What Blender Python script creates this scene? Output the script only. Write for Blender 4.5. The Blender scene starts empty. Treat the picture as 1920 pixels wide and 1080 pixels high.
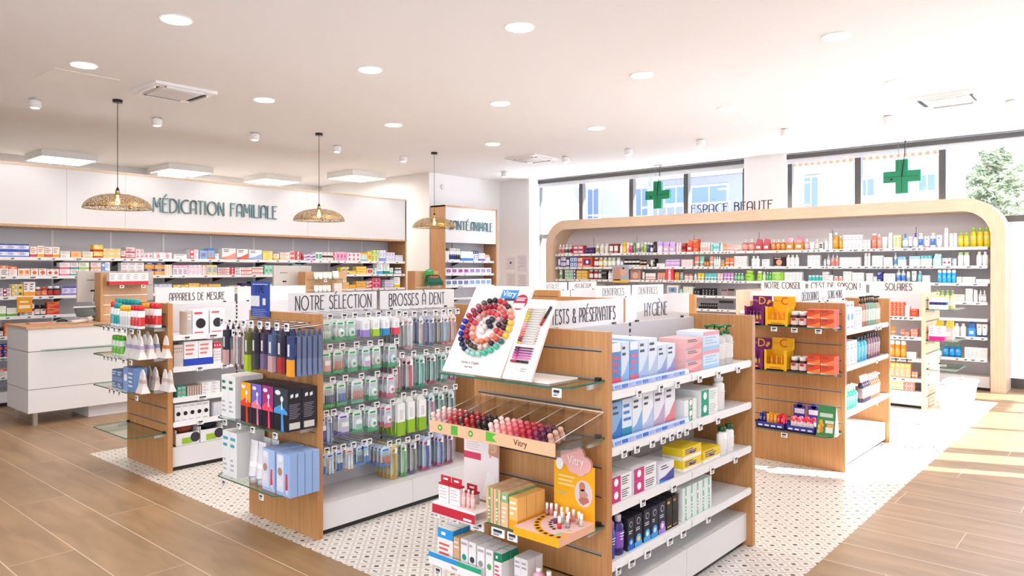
import bpy, math, random
from mathutils import Vector, Matrix
PI = math.pi
scene = bpy.context.scene
COL = scene.collection
# ------------------------------------------------------------------ camera, world, sun, exposure
F_PX, HOR, EYE = 1375.0, 507.0, 1.65
YAW = math.atan2(1190, 1375)
FW = (math.cos(YAW), math.sin(YAW)); RT = (math.sin(YAW), -math.cos(YAW))
cam = bpy.data.cameras.new('camera'); camo = bpy.data.objects.new('camera', cam); COL.objects.link(camo)
cam.sensor_width = 36.0; cam.lens = 36.0 * F_PX / 1920; cam.shift_y = -(540 - HOR) / 1920
cam.clip_start = 0.05; cam.clip_end = 200
camo.location = (0, 0, EYE); camo.rotation_euler = (PI / 2, 0, YAW - PI / 2)
scene.camera = camo
vs = scene.view_settings
vs.view_transform = 'Standard'; vs.look = 'None'; vs.gamma = 1.0; vs.use_curve_mapping = False
vs.exposure = 0.68
try: scene.display_settings.display_device = 'sRGB'
except Exception: pass
w = bpy.data.worlds.new('world'); scene.world = w; w.use_nodes = True
nt = w.node_tree; nt.nodes.clear()
bg = nt.nodes.new('ShaderNodeBackground'); out = nt.nodes.new('ShaderNodeOutputWorld')
ramp = nt.nodes.new('ShaderNodeValToRGB'); tc = nt.nodes.new('ShaderNodeTexCoord'); sx = nt.nodes.new('ShaderNodeSeparateXYZ')
nt.links.new(tc.outputs['Generated'], sx.inputs[0]); nt.links.new(sx.outputs['Z'], ramp.inputs['Fac'])
ramp.color_ramp.elements[0].color = (0.78, 0.88, 1, 1); ramp.color_ramp.elements[1].color = (0.58, 0.76, 1, 1)
nt.links.new(ramp.outputs['Color'], bg.inputs['Color']); nt.links.new(bg.outputs[0], out.inputs[0])
WORLD_STRENGTH = 3.3
bg.inputs['Strength'].default_value = WORLD_STRENGTH
sun = bpy.data.lights.new('sun', 'SUN'); suno = bpy.data.objects.new('sun', sun); COL.objects.link(suno)
sun.energy = 16.0; sun.angle = math.radians(0.6); sun.color = (1.0, 0.98, 0.96)
SUN_DIR = Vector((-0.4, 1.0, -1 / 1.5)).normalized()
suno.rotation_euler = SUN_DIR.to_track_quat('-Z', 'Y').to_euler()

def area(name, loc, size, rot, power, color, portal=False):
    l = bpy.data.lights.new(name, 'AREA'); o = bpy.data.objects.new(name, l); COL.objects.link(o)
    l.shape = 'RECTANGLE'; l.size = size[0]; l.size_y = size[1]; l.energy = power; l.color = color
    o.location = loc; o.rotation_euler = rot
    if portal: l.cycles.is_portal = True
    return o
# portals at both glazed walls and the added west window, for daylight sampling
area('portal_back_glazing', (12.62, 3.9, 1.85), (3.4, 12.0), (0, PI / 2, 0), 1, (1, 1, 1), True)
area('portal_added_west_window', (-3.3, 1.0, 1.8), (3.0, 6.6), (0, -PI / 2, 0), 1, (1, 1, 1), True)
area('portal_front_glazing', (10.0, -2.45, 1.85), (4.8, 3.4), (PI / 2, 0, 0), 1, (1, 1, 1), True)

# ------------------------------------------------------------------ helpers
def ray(px, py=HOR):
    k = (px - 960) / F_PX
    return FW[0] + k * RT[0], FW[1] + k * RT[1], (HOR - py) / F_PX
def ax(px, y):            # world x where picture column px meets the wall plane y
    d = ray(px); return d[0] * y / d[1]
def ay(px, x):            # world y where picture column px meets the wall plane x
    d = ray(px); return d[1] * x / d[0]
def dist(x, y): return x * FW[0] + y * FW[1]
def lin(h):
    if isinstance(h, tuple): return h[:3] + (1.0,)
    h = h.lstrip('#')
    if len(h) == 3: h = ''.join(c * 2 for c in h)
    o = []
    for i in (0, 2, 4):
        c = int(h[i:i + 2], 16) / 255
        o.append(c / 12.92 if c <= 0.04045 else ((c + 0.055) / 1.055) ** 2.4)
    return tuple(o) + (1.0,)

MATS = {}
def new_mat(name):
    m = bpy.data.materials.new(name); m.use_nodes = True; MATS[name] = m
    nt = m.node_tree; return m, nt, nt.nodes['Principled BSDF'], nt.nodes['Material Output']
def noise_rough(nt, b, base, amp=0.1, scale=30):
    n = nt.nodes.new('ShaderNodeTexNoise'); n.inputs['Scale'].default_value = scale
    mr = nt.nodes.new('ShaderNodeMapRange'); mr.inputs['To Min'].default_value = max(0, base - amp); mr.inputs['To Max'].default_value = base + amp
    tc = nt.nodes.new('ShaderNodeTexCoord'); nt.links.new(tc.outputs['Object'], n.inputs['Vector'])
    nt.links.new(n.outputs['Fac'], mr.inputs['Value']); nt.links.new(mr.outputs[0], b.inputs['Roughness'])
def solid(name, col, rough=0.5, metal=0.0, emit=0.0, alpha=1.0, ecol=None):
    m, nt, b, o = new_mat(name)
    b.inputs['Base Color'].default_value = lin(col); b.inputs['Metallic'].default_value = metal
    noise_rough(nt, b, rough, min(0.06, rough * 0.3))
    if emit: b.inputs['Emission Color'].default_value = lin(ecol or col); b.inputs['Emission Strength'].default_value = emit
    return m
def attr_mat(name, rough, metal=0.0, clear=0.0, spec=0.5):
    m, nt, b, o = new_mat(name)
    a = nt.nodes.new('ShaderNodeAttribute'); a.attribute_name = 'Col'
    nt.links.new(a.outputs['Color'], b.inputs['Base Color']); b.inputs['Metallic'].default_value = metal
    noise_rough(nt, b, rough, rough * 0.15, 60)
    b.inputs['Specular IOR Level'].default_value = spec
    if clear:
        t = nt.nodes.new('ShaderNodeBsdfTransparent'); mx = nt.nodes.new('ShaderNodeMixShader'); mx.inputs[0].default_value = clear
        mc = nt.nodes.new('ShaderNodeMixRGB'); mc.inputs[0].default_value = 0.5; mc.inputs[2].default_value = (1, 1, 1, 1)
        nt.links.new(a.outputs['Color'], mc.inputs[1]); nt.links.new(mc.outputs[0], t.inputs['Color'])
        nt.links.new(b.outputs[0], mx.inputs[1]); nt.links.new(t.outputs[0], mx.inputs[2]); nt.links.new(mx.outputs[0], o.inputs['Surface'])
    return m
attr_mat('P', 0.55, spec=0.35)     # printed card and paper
attr_mat('G', 0.25)                # glossy plastic and film
attr_mat('C', 0.12, clear=0.9)    # clear plastic
attr_mat('T', 0.15, clear=0.35)    # tinted translucent plastic and liquid
attr_mat('M', 0.3, metal=0.9)      # metal
solid('white_laminate', 'e4e1e0', 0.4)
solid('white_metal', 'f2f0f0', 0.35)
solid('grey_back', 'e6e0e2', 0.6)
solid('pale_back', 'd6d4d8', 0.55)
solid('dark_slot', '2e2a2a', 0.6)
solid('dark_frame', '55514f', 0.45)
solid('plaster', 'f8f6f5', 0.8)
solid('ceiling_paint', 'fcfbfb', 0.85)
solid('alu', 'c9c8ca', 0.3, 0.8)
solid('alu_dull', 'a29587', 0.4, 0.3)
solid('letter_dark', '4a3f44', 0.4)
solid('letter_teal', '77989e', 0.35)
solid('black_plastic', '161414', 0.35)
solid('led_white', 'fff6ea', 0.5, emit=9.0)
solid('panel_light', 'fffaf2', 0.5, emit=7.0)
solid('bulb_glow', 'ffb866', 0.4, emit=14.0)
solid('cross_green', '0d8a5c', 0.4)
solid('cross_dark', '0a5f42', 0.4)
solid('fabric_blind', 'd9d9de', 0.9)
def glass_mat(name, tint, fac, rough=0.02):
    m, nt, b, o = new_mat(name)
    t = nt.nodes.new('ShaderNodeBsdfTransparent'); t.inputs['Color'].default_value = lin(tint)
    g = nt.nodes.new('ShaderNodeBsdfGlossy'); g.inputs['Roughness'].default_value = rough; g.inputs['Color'].default_value = (0.9, 0.95, 0.93, 1)
    lw = nt.nodes.new('ShaderNodeLayerWeight'); lw.inputs['Blend'].default_value = 0.5
    p = nt.nodes.new('ShaderNodeMath'); p.operation = 'POWER'; p.inputs[1].default_value = 4.0; nt.links.new(lw.outputs['Facing'], p.inputs[0])
    q = nt.nodes.new('ShaderNodeMath'); q.operation = 'MULTIPLY_ADD'; q.inputs[1].default_value = fac; q.inputs[2].default_value = 0.04; nt.links.new(p.outputs[0], q.inputs[0])
    mx = nt.nodes.new('ShaderNodeMixShader')
    nt.links.new(q.outputs[0], mx.inputs[0]); nt.links.new(t.outputs[0], mx.inputs[1]); nt.links.new(g.outputs[0], mx.inputs[2])
    nt.links.new(mx.outputs[0], o.inputs['Surface']); return m
glass_mat('window_glass', 'fafcff', 0.2)
glass_mat('shelf_glass', 'f0f7f4', 0.5)
solid('glass_edge', '2f6a58', 0.15)
glass_mat('acrylic', 'f6f4f4', 0.4)
def milky():
    m, nt, b, o = new_mat('milky_acrylic'); b.inputs['Base Color'].default_value = lin('f4f2f2'); b.inputs['Roughness'].default_value = 0.12
    t = nt.nodes.new('ShaderNodeBsdfTransparent'); mx = nt.nodes.new('ShaderNodeMixShader'); mx.inputs[0].default_value = 0.6
    nt.links.new(t.outputs[0], mx.inputs[1]); nt.links.new(b.outputs[0], mx.inputs[2]); nt.links.new(mx.outputs[0], o.inputs['Surface'])
milky()
def frosted():
    m, nt, b, o = new_mat('poster_film')
    a = nt.nodes.new('ShaderNodeAttribute'); a.attribute_name = 'Col'
    tl = nt.nodes.new('ShaderNodeBsdfTranslucent'); d = nt.nodes.new('ShaderNodeBsdfDiffuse'); mx = nt.nodes.new('ShaderNodeMixShader'); mx.inputs[0].default_value = 0.6
    nt.links.new(a.outputs['Color'], tl.inputs['Color']); nt.links.new(a.outputs['Color'], d.inputs['Color'])
    nt.links.new(tl.outputs[0], mx.inputs[1]); nt.links.new(d.outputs[0], mx.inputs[2]); nt.links.new(mx.outputs[0], o.inputs['Surface'])
frosted()
def wood_mat(name, c1, c2, axis='Z', rough=0.42):
    m, nt, b, o = new_mat(name)
    tc = nt.nodes.new('ShaderNodeTexCoord'); mp = nt.nodes.new('ShaderNodeMapping')
    mp.inputs['Scale'].default_value = {'Z': (34, 34, 1.6), 'X': (1.6, 34, 34), 'Y': (34, 1.6, 34)}[axis]
    n = nt.nodes.new('ShaderNodeTexNoise'); n.inputs['Scale'].default_value = 2.2; n.inputs['Detail'].default_value = 5
    r = nt.nodes.new('ShaderNodeValToRGB'); r.color_ramp.elements[0].color = lin(c1); r.color_ramp.elements[1].color = lin(c2)
    r.color_ramp.elements[0].position = 0.3; r.color_ramp.elements[1].position = 0.7
    nt.links.new(tc.outputs['Object'], mp.inputs[0]); nt.links.new(mp.outputs[0], n.inputs['Vector']); nt.links.new(n.outputs['Fac'], r.inputs[0])
    nt.links.new(r.outputs[0], b.inputs['Base Color']); b.inputs['Roughness'].default_value = rough; b.inputs['Specular IOR Level'].default_value = 0.3
wood_mat('oak', 'b87e4b', 'c9935f')
wood_mat('oak_side', 'be8a5c', 'cea072')
wood_mat('oak_flat', 'c79a72', 'd9b08a', 'Y')
wood_mat('oak_pale', 'e0c0a0', 'ecd2b6', 'Y')
wood_mat('oak_pale_up', 'dfbe9c', 'ecd0b2', 'Z')
def math_node(nt, op, a, b=None, c=None):
    n = nt.nodes.new('ShaderNodeMath'); n.operation = op
    for i, v in enumerate((a, b, c)):
        if v is None: continue
        if isinstance(v, (int, float)): n.inputs[i].default_value = v
        else: nt.links.new(v, n.inputs[i])
    return n.outputs[0]
def plank_mat():
    m, nt, b, o = new_mat('floor_planks')
    g = nt.nodes.new('ShaderNodeNewGeometry'); s = nt.nodes.new('ShaderNodeSeparateXYZ'); nt.links.new(g.outputs['Position'], s.inputs[0])
    W, L = 0.343, 1.9
    u = math_node(nt, 'DIVIDE', math_node(nt, 'ADD', s.outputs['X'], 0.13), W)
    iu = math_node(nt, 'FLOOR', u); fu = math_node(nt, 'FRACT', u)
    off = math_node(nt, 'FRACT', math_node(nt, 'MULTIPLY', iu, 0.37))
    v = math_node(nt, 'ADD', math_node(nt, 'DIVIDE', s.outputs['Y'], L), off)
    iv = math_node(nt, 'FLOOR', v); fv = math_node(nt, 'FRACT', v)
    wn = nt.nodes.new('ShaderNodeTexWhiteNoise'); wn.noise_dimensions = '2D'
    cb = nt.nodes.new('ShaderNodeCombineXYZ'); nt.links.new(iu, cb.inputs[0]); nt.links.new(iv, cb.inputs[1]); nt.links.new(cb.outputs[0], wn.inputs['Vector'])
    mp = nt.nodes.new('ShaderNodeMapping'); mp.inputs['Scale'].default_value = (5, 0.9, 1)
    va = nt.nodes.new('ShaderNodeVectorMath'); va.operation = 'ADD'; nt.links.new(g.outputs['Position'], va.inputs[0])
    sc = nt.nodes.new('ShaderNodeVectorMath'); sc.operation = 'SCALE'; sc.inputs['Scale'].default_value = 7.0; nt.links.new(wn.outputs['Color'], sc.inputs[0]); nt.links.new(sc.outputs[0], va.inputs[1])
    nt.links.new(va.outputs[0], mp.inputs[0])
    n = nt.nodes.new('ShaderNodeTexNoise'); n.inputs['Scale'].default_value = 1.6; n.inputs['Detail'].default_value = 6; n.inputs['Distortion'].default_value = 0.6; nt.links.new(mp.outputs[0], n.inputs['Vector'])
    r = nt.nodes.new('ShaderNodeValToRGB'); r.color_ramp.elements[0].position = 0.28; r.color_ramp.elements[1].position = 0.72
    r.color_ramp.elements[0].color = lin('8f7150'); r.color_ramp.elements[1].color = lin('ad8a64')
    nt.links.new(n.outputs['Fac'], r.inputs[0])
    hsv = nt.nodes.new('ShaderNodeHueSaturation'); nt.links.new(r.outputs[0], hsv.inputs['Color'])
    nt.links.new(math_node(nt, 'ADD', math_node(nt, 'MULTIPLY', wn.outputs['Value'], 0.12), 0.94), hsv.inputs['Value'])
    gl = math_node(nt, 'MAXIMUM', math_node(nt, 'LESS_THAN', fu, 0.016), math_node(nt, 'LESS_THAN', fv, 0.0022))
    mx = nt.nodes.new('ShaderNodeMixRGB'); nt.links.new(gl, mx.inputs[0]); nt.links.new(hsv.outputs[0], mx.inputs[1]); mx.inputs[2].default_value = lin('dcc8ae')
    nt.links.new(mx.outputs[0], b.inputs['Base Color']); b.inputs['Roughness'].default_value = 0.38; b.inputs['Specular IOR Level'].default_value = 0.95
plank_mat()
def tile_mat():
    m, nt, b, o = new_mat('floor_mosaic')
    g = nt.nodes.new('ShaderNodeNewGeometry'); s = nt.nodes.new('ShaderNodeSeparateXYZ'); nt.links.new(g.outputs['Position'], s.inputs[0])
    P = 0.0707 * 1.4142
    u = math_node(nt, 'DIVIDE', math_node(nt, 'ADD', s.outputs['X'], s.outputs['Y']), P)
    v = math_node(nt, 'DIVIDE', math_node(nt, 'SUBTRACT', s.outputs['X'], s.outputs['Y']), P)
    def cell(t):
        f = math_node(nt, 'FRACT', t); return math_node(nt, 'ABSOLUTE', math_node(nt, 'SUBTRACT', f, 0.5))
    cu, cv = cell(u), cell(v)
    mxd = math_node(nt, 'MAXIMUM', cu, cv)
    line = math_node(nt, 'GREATER_THAN', mxd, 0.415)
    mark = math_node(nt, 'LESS_THAN', mxd, 0.175)
    iu, iv = math_node(nt, 'FLOOR', u), math_node(nt, 'FLOOR', v)
    idx = math_node(nt, 'DIVIDE', math_node(nt, 'FLOORED_MODULO', math_node(nt, 'ADD', iu, math_node(nt, 'MULTIPLY', iv, 2.0)), 4.0), 4.0)
    r = nt.nodes.new('ShaderNodeValToRGB'); r.color_ramp.interpolation = 'CONSTANT'
    e = r.color_ramp.elements; e[0].color = lin('5d5856'); e[0].position = 0
    e[1].position = 0.2; e[1].color = lin('a39d97')
    for p, c in ((0.45, '8d8883'), (0.7, '2b2827')): q = e.new(p); q.color = lin(c)
    nt.links.new(idx, r.inputs[0])
    # the darkest marks are hourglasses: blank where one diagonal half dominates
    fu = math_node(nt, 'SUBTRACT', math_node(nt, 'FRACT', u), 0.5); fv = math_node(nt, 'SUBTRACT', math_node(nt, 'FRACT', v), 0.5)
    hg = math_node(nt, 'GREATER_THAN', math_node(nt, 'MULTIPLY', fu, fv), 0.0)
    isd = math_node(nt, 'GREATER_THAN', idx, 0.7)
    keep = math_node(nt, 'SUBTRACT', 1.0, math_node(nt, 'MULTIPLY', isd, hg))
    mark = math_node(nt, 'MULTIPLY', mark, keep)
    a = nt.nodes.new('ShaderNodeMixRGB'); nt.links.new(line, a.inputs[0]); a.inputs[1].default_value = lin('e9e1d8'); a.inputs[2].default_value = lin('cfc7be')
    c = nt.nodes.new('ShaderNodeMixRGB'); nt.links.new(mark, c.inputs[0]); nt.links.new(a.outputs[0], c.inputs[1]); nt.links.new(r.outputs[0], c.inputs[2])
    nt.links.new(c.outputs[0], b.inputs['Base Color']); b.inputs['Roughness'].default_value = 0.33
tile_mat()
def shade_mat():
    m, nt, b, o = new_mat('woven_brass')
    tc = nt.nodes.new('ShaderNodeTexCoord'); v = nt.nodes.new('ShaderNodeTexVoronoi'); v.feature = 'DISTANCE_TO_EDGE'; v.inputs['Scale'].default_value = 52
    nt.links.new(tc.outputs['Object'], v.inputs['Vector'])
    lt = math_node(nt, 'LESS_THAN', v.outputs['Distance'], 0.13)
    t = nt.nodes.new('ShaderNodeBsdfTransparent'); mx = nt.nodes.new('ShaderNodeMixShader')
    b.inputs['Base Color'].default_value = lin('b08f55'); b.inputs['Metallic'].default_value = 0.5; b.inputs['Roughness'].default_value = 0.4
    nt.links.new(lt, mx.inputs[0]); nt.links.new(t.outputs[0], mx.inputs[1]); nt.links.new(b.outputs[0], mx.inputs[2]); nt.links.new(mx.outputs[0], o.inputs['Surface'])
shade_mat()
def roof_mat():
    m, nt, b, o = new_mat('roof_tiles')
    tc = nt.nodes.new('ShaderNodeTexCoord'); wv = nt.nodes.new('ShaderNodeTexWave'); wv.bands_direction = 'Y'; wv.inputs['Scale'].default_value = 1.6
    r = nt.nodes.new('ShaderNodeValToRGB'); r.color_ramp.elements[0].color = lin('97452e'); r.color_ramp.elements[1].color = lin('c47a5c')
    nt.links.new(tc.outputs['Object'], wv.inputs['Vector']); nt.links.new(wv.outputs['Fac'], r.inputs[0]); nt.links.new(r.outputs[0], b.inputs['Base Color'])
roof_mat()

class MB:
    """collects coloured faces and links them as ONE mesh object"""
    def __init__(s): s.v = []; s.f = []; s.c = []; s.m = []; s.s = []
    def face(s, idx, col, mat, sm=False): s.f.append(idx); s.c.append(lin(col)); s.m.append(mat); s.s.append(sm)
    def quad(s, pts, col='fff', mat='P'):
        b = len(s.v); s.v += [tuple(p) for p in pts]; s.face(tuple(range(b, b + len(pts))), col, mat)
    def box(s, x0, x1, y0, y1, z0, z1, col='fff', mat='P', cols=None):
        b = len(s.v); s.v += [(x, y, z) for x in (x0, x1) for y in (y0, y1) for z in (z0, z1)]
        F = dict(front=(0, 4, 5, 1), back=(6, 2, 3, 7), left=(2, 0, 1, 3), right=(4, 6, 7, 5), top=(1, 5, 7, 3), bottom=(0, 2, 6, 4))
        for k, q in F.items():
            c = (cols or {}).get(k, col); s.face(tuple(b + i for i in q), c, mat)
        return s
    def hull(s, a, b_, col='fff', mat='P'):     # prism between two equal rings of points, closed
        n = len(a); b = len(s.v); s.v += [tuple(p) for p in a] + [tuple(p) for p in b_]
        for i in range(n): j = (i + 1) % n; s.face((b + i, b + j, b + n + j, b + n + i), col, mat)
        s.face(tuple(b + i for i in range(n - 1, -1, -1)), col, mat); s.face(tuple(b + n + i for i in range(n)), col, mat)
        return s
    def lathe(s, prof, cx=0, cy=0, n=12, sx=1, sy=1, axis='z', smooth=True):
        """prof: list of (r, z, colour, mat) bottom to top; a segment takes the colour of its upper point"""
        b = len(s.v)
        for r, z, *_ in prof:
            for i in range(n):
                a = 2 * PI * i / n; p = (cx + r * sx * math.cos(a), cy + r * sy * math.sin(a), z)
                if axis == 'y': p = (cx + r * sx * math.cos(a), z, cy + r * sy * math.sin(a))
                s.v.append(p)
        for k in range(len(prof) - 1):
            col, mat = prof[k + 1][2], prof[k + 1][3]
            for i in range(n):
                j = (i + 1) % n
                q = (b + k * n + i, b + k * n + j, b + (k + 1) * n + j, b + (k + 1) * n + i)
                s.face(q if axis == 'z' else q[::-1], col, mat, smooth)
        lo = tuple(b + i for i in range(n)); hi = tuple(b + (len(prof) - 1) * n + i for i in range(n))
        s.face(lo[::-1] if axis == 'z' else lo, prof[1][2], prof[1][3]); s.face(hi if axis == 'z' else hi[::-1], prof[-1][2], prof[-1][3])
    def tube(s, pts, r, col='fff', mat='P', n=6):
        P = [Vector(p) for p in pts]; b = len(s.v)
        for i, p in enumerate(P):
            d = ((P[min(i + 1, len(P) - 1)] - P[max(i - 1, 0)]).normalized())
            up = Vector((0, 0, 1)) if abs(d.z) < 0.9 else Vector((1, 0, 0))
            a = d.cross(up).normalized(); c = a.cross(d)
            for k in range(n): t = 2 * PI * k / n; s.v.append(tuple(p + a * r * math.cos(t) + c * r * math.sin(t)))
        for i in range(len(P) - 1):
            for k in range(n):
                j = (k + 1) % n; s.face((b + i * n + k, b + i * n + j, b + (i + 1) * n + j, b + (i + 1) * n + k), col, mat, True)
        s.face(tuple(b + k for k in range(n - 1, -1, -1)), col, mat); s.face(tuple(b + (len(P) - 1) * n + k for k in range(n)), col, mat)
    def xf(s, fn): s.v = [fn(*p) for p in s.v]; return s
    def move(s, dx=0, dy=0, dz=0): s.v = [(x + dx, y + dy, z + dz) for x, y, z in s.v]; return s
    def add(s, o):
        b = len(s.v); s.v += o.v; s.f += [tuple(b + i for i in q) for q in o.f]; s.c += o.c; s.m += o.m; s.s += o.s; return s
    def mesh(s, name):
        me = bpy.data.meshes.new(name); me.from_pydata(s.v, [], s.f); names = []
        for m in s.m:
            if m not in names: names.append(m)
        for m in names: me.materials.append(MATS[m])
        me.polygons.foreach_set('material_index', [names.index(m) for m in s.m])
        me.polygons.foreach_set('use_smooth', s.s)
        at = me.color_attributes.new('Col', 'FLOAT_COLOR', 'CORNER')
        buf = []
        for q, c in zip(s.f, s.c): buf += list(c) * len(q)
        at.data.foreach_set('color', buf); me.update(); return me
    def build(s, name, parent=None, loc=None, rot=0):
        o = bpy.data.objects.new(name, s.mesh(name)); COL.objects.link(o)
        if parent: o.parent = parent
        if loc is not None: o.location = loc
        if rot: o.rotation_euler = (0, 0, rot)
        return o
USED = {}
def norm(label): return ' '.join(t for t in label.lower().replace(',', ' ').split() if not t.isdigit())
def tag(o, label, cat, group=None):
    o['label'] = label; o['category'] = cat
    if group: o['group'] = group
    USED.setdefault(norm(label), []).append(group or o.name)
    return o
def thing(name, label, cat, loc=(0, 0, 0), rot=0, group=None):
    o = bpy.data.objects.new(name, None); COL.objects.link(o); o.location = loc; o.rotation_euler = (0, 0, rot)
    o.empty_display_size = 0.05
    return tag(o, label, cat, group)
def structure(o): o['kind'] = 'structure'; return o
def dup(o, loc=None, parent=None):
    c = o.copy(); COL.objects.link(c)
    if parent: c.parent = parent
    if loc is not None: c.location = loc
    for ch in [x for x in o.children]: dup(ch, None, c)
    return c
def bx(name, dims, mat, parent=None, col='fff'):
    return MB().box(*dims, col, mat).build(name, parent)

# ------------------------------------------------------------------ thin sign lettering
def arc(cx, cy, rx, ry, a0, a1, n=12): return [(cx + rx * math.cos(math.radians(a0 + (a1 - a0) * i / n)), cy + ry * math.sin(math.radians(a0 + (a1 - a0) * i / n))) for i in range(n + 1)]
GL = {
 'A': (.5, [[(0, 0), (0, .72)] + arc(.25, .72, .25, .28, 180, 0) + [(.5, 0)], [(0, .36), (.5, .36)]]),
 'B': (.45, [[(0, 0), (0, 1), (.2, 1)] + arc(.2, .8, .2, .2, 90, -90) + [(0, .6)], [(0, .6), (.2, .6)] + arc(.2, .3, .25, .3, 90, -90) + [(0, 0)]]),
 'C': (.62, [arc(.42, .5, .42, .5, 60, 300, 18)]),
 'D': (.6, [[(0, 0), (0, 1), (.15, 1)] + arc(.15, .5, .45, .5, 90, -90, 16) + [(0, 0)]]),
 'E': (.4, [[(.4, 1), (0, 1), (0, 0), (.4, 0)], [(0, .62), (.3, .62)]]),
 'F': (.4, [[(.4, 1), (0, 1), (0, 0)], [(0, .62), (.3, .62)]]),
 'G': (.66, [arc(.44, .5, .44, .5, 60, 330, 18) + [(.83, .45), (.5, .45)]]),
 'H': (.42, [[(0, 0), (0, 1)], [(.42, 0), (.42, 1)], [(0, .4), (.42, .4)]]),
 'I': (0, [[(0, 0), (0, 1)]]),
 'L': (.34, [[(0, 1), (0, 0), (.34, 0)]]),
 'M': (.62, [[(0, 0), (.06, 1), (.31, .35), (.56, 1), (.62, 0)]]),
 'N': (.48, [[(0, 0), (0, 1), (.48, 0), (.48, 1)]]),
 'O': (.84, [arc(.42, .5, .42, .5, 0, 360, 24)]),
 'P': (.42, [[(0, 0), (0, 1), (.17, 1)] + arc(.17, .7, .25, .3, 90, -90) + [(0, .4)]]),
 'R': (.44, [[(0, 0), (0, 1), (.17, 1)] + arc(.17, .72, .24, .28, 90, -90) + [(0, .44)], [(.16, .44), (.44, 0)]]),
 'S': (.42, [arc(.22, .78, .19, .22, 30, 240, 10) + [(.3, .5)] + arc(.2, .24, .22, .24, 50, -150, 10)]),
 'T': (.44, [[(0, 1), (.44, 1)], [(.22, 1), (.22, 0)]]),
 'U': (.48, [[(0, 1), (0, .24)] + arc(.24, .24, .24, .24, 180, 360) + [(.48, 1)]]),
 'V': (.48, [[(0, 1), (.24, 0), (.48, 1)]]),
 'Y': (.46, [[(0, 1), (.23, .5), (.46, 1)], [(.23, .5), (.23, 0)]]),
 'Z': (.42, [[(0, 1), (.42, 1), (0, 0), (.42, 0)]]),
 '&': (.56, [[(.56, .0), (.1, .72)] + arc(.25, .8, .15, .18, 200, -20, 8) + [(.05, .35)] + arc(.24, .22, .22, .22, 170, 330, 8) + [(.56, .4)]]),
 "'": (.0, [[(0, 1), (0, .8)]]), '!': (0, [[(0, 1), (0, .3)], [(0, .06), (0, 0)]]), ' ': (.3, []),
}
def lettering(text, width, height, stroke, depth, mat, parent, name='lettering', xf=None):
    """monoline capitals in the x-z plane, front facing -y, origin at lower left"""
    segs = []; x = 0
    for ch in text:
        base = {'É': 'E', 'È': 'E', 'À': 'A'}.get(ch, ch); wd, ls = GL[base]
        for l in ls: segs.append([(x + a, b) for a, b in l])
        if ch == 'É': segs.append([(x + .12, 1.12), (x + .3, 1.3)])
        if ch in 'ÈÀ': segs.append([(x + .3, 1.12), (x + .1, 1.3)])
        x += wd + .2
    x -= .2; kx = width / x; mb = MB(); h = stroke / 2
    for l in segs:
        for (x0, z0), (x1, z1) in zip(l, l[1:]):
            p, q = Vector((x0 * kx, z0 * height)), Vector((x1 * kx, z1 * height)); d = q - p
            if d.length < 1e-6: continue
            d.normalize(); n = Vector((-d.y, d.x)) * h; p = p - d * h * .6; q = q + d * h * .6
            ring = [p + n, q + n, q - n, p - n]
            mb.hull([(a.x, -depth, a.y) for a in ring], [(a.x, 0, a.y) for a in ring], 'fff', mat)
    if xf: mb.xf(xf)
    return mb.build(name, parent)
def text_mb(s, size, col='000', mat='P', depth=0.0008, align='CENTER'):
    cu = bpy.data.curves.new('t', 'FONT'); cu.body = s; cu.size = size; cu.extrude = depth / 2; cu.align_x = align; cu.resolution_u = 2
    o = bpy.data.objects.new('t', cu); COL.objects.link(o); dg = bpy.context.evaluated_depsgraph_get(); me = o.evaluated_get(dg).to_mesh()
    mb = MB(); mb.v = [(v.co.x, -v.co.z, v.co.y) for v in me.vertices]
    for p in me.polygons: mb.face(tuple(p.vertices), col, mat)
    o.evaluated_get(dg).to_mesh_clear(); bpy.data.objects.remove(o); bpy.data.curves.remove(cu)
    return mb
# ------------------------------------------------------------------ room shell
H = 3.6
def sbox(name, dims, mat): return structure(bx(name, dims, mat))
RX0, RX1, RY0, RY1 = 2.5, 10.9, 1.4, 7.2
X0, X1, Y0, Y1 = -3.0, 12.6, -2.4, 14.5
fl = MB()
for a in ((X0, RX0, Y0, Y1), (RX1, X1, Y0, Y1), (RX0, RX1, Y0, RY0), (RX0, RX1, RY1, Y1)): fl.box(a[0], a[1], a[2], a[3], -0.1, 0, 'fff', 'floor_planks')
structure(fl.build('floor'))
sbox('floor_mosaic', (RX0, RX1, RY0, RY1, -0.1, 0), 'floor_mosaic')
sbox('ceiling', (X0, X1 + .1, Y0 - .1, Y1, H, H + .2), 'ceiling_paint')
sbox('wall_west', (X0 - .2, X0, 4.4, Y1, 0, H), 'plaster'); sbox('wall_west_sill', (X0 - .2, X0, Y0, 4.4, 0, .3), 'plaster'); sbox('wall_west_head', (X0 - .2, X0, Y0, 4.4, 3.3, H), 'plaster')
wm = MB()  # west window added out of view to throw daylight on the end panels
for y in (Y0 + .03, -.1, 2.15, 4.37): wm.box(X0 - .14, X0 - .06, y - .04, y + .04, .3, 3.3, 'fff', 'dark_frame')
structure(wm.build('window_3')); structure(MB().box(X0 - .11, X0 - .1, Y0, 4.4, .3, 3.3, 'fff', 'window_glass').build('window_3_pane'))
sbox('wall_north', (X0, 9.94, Y1, Y1 + .2, 0, H), 'plaster')
sbox('wall_alcove', (9.94, 10.2, 10.78, Y1, 0, H), 'plaster')
sbox('wall_recess', (10.2, 12.6, 10.78, 11.0, 0, H), 'plaster')
sbox('wall_pillar', (12.05, 12.6, 9.96, 10.78, 0, H), 'plaster')
sbox('wall_east_pier', (12.25, 12.6, 4.56, 5.28, 0, H), 'plaster')
sbox('wall_soffit_box', (6.0, 6.5, 13.9, 14.5, 2.9, H), 'plaster')
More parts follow.
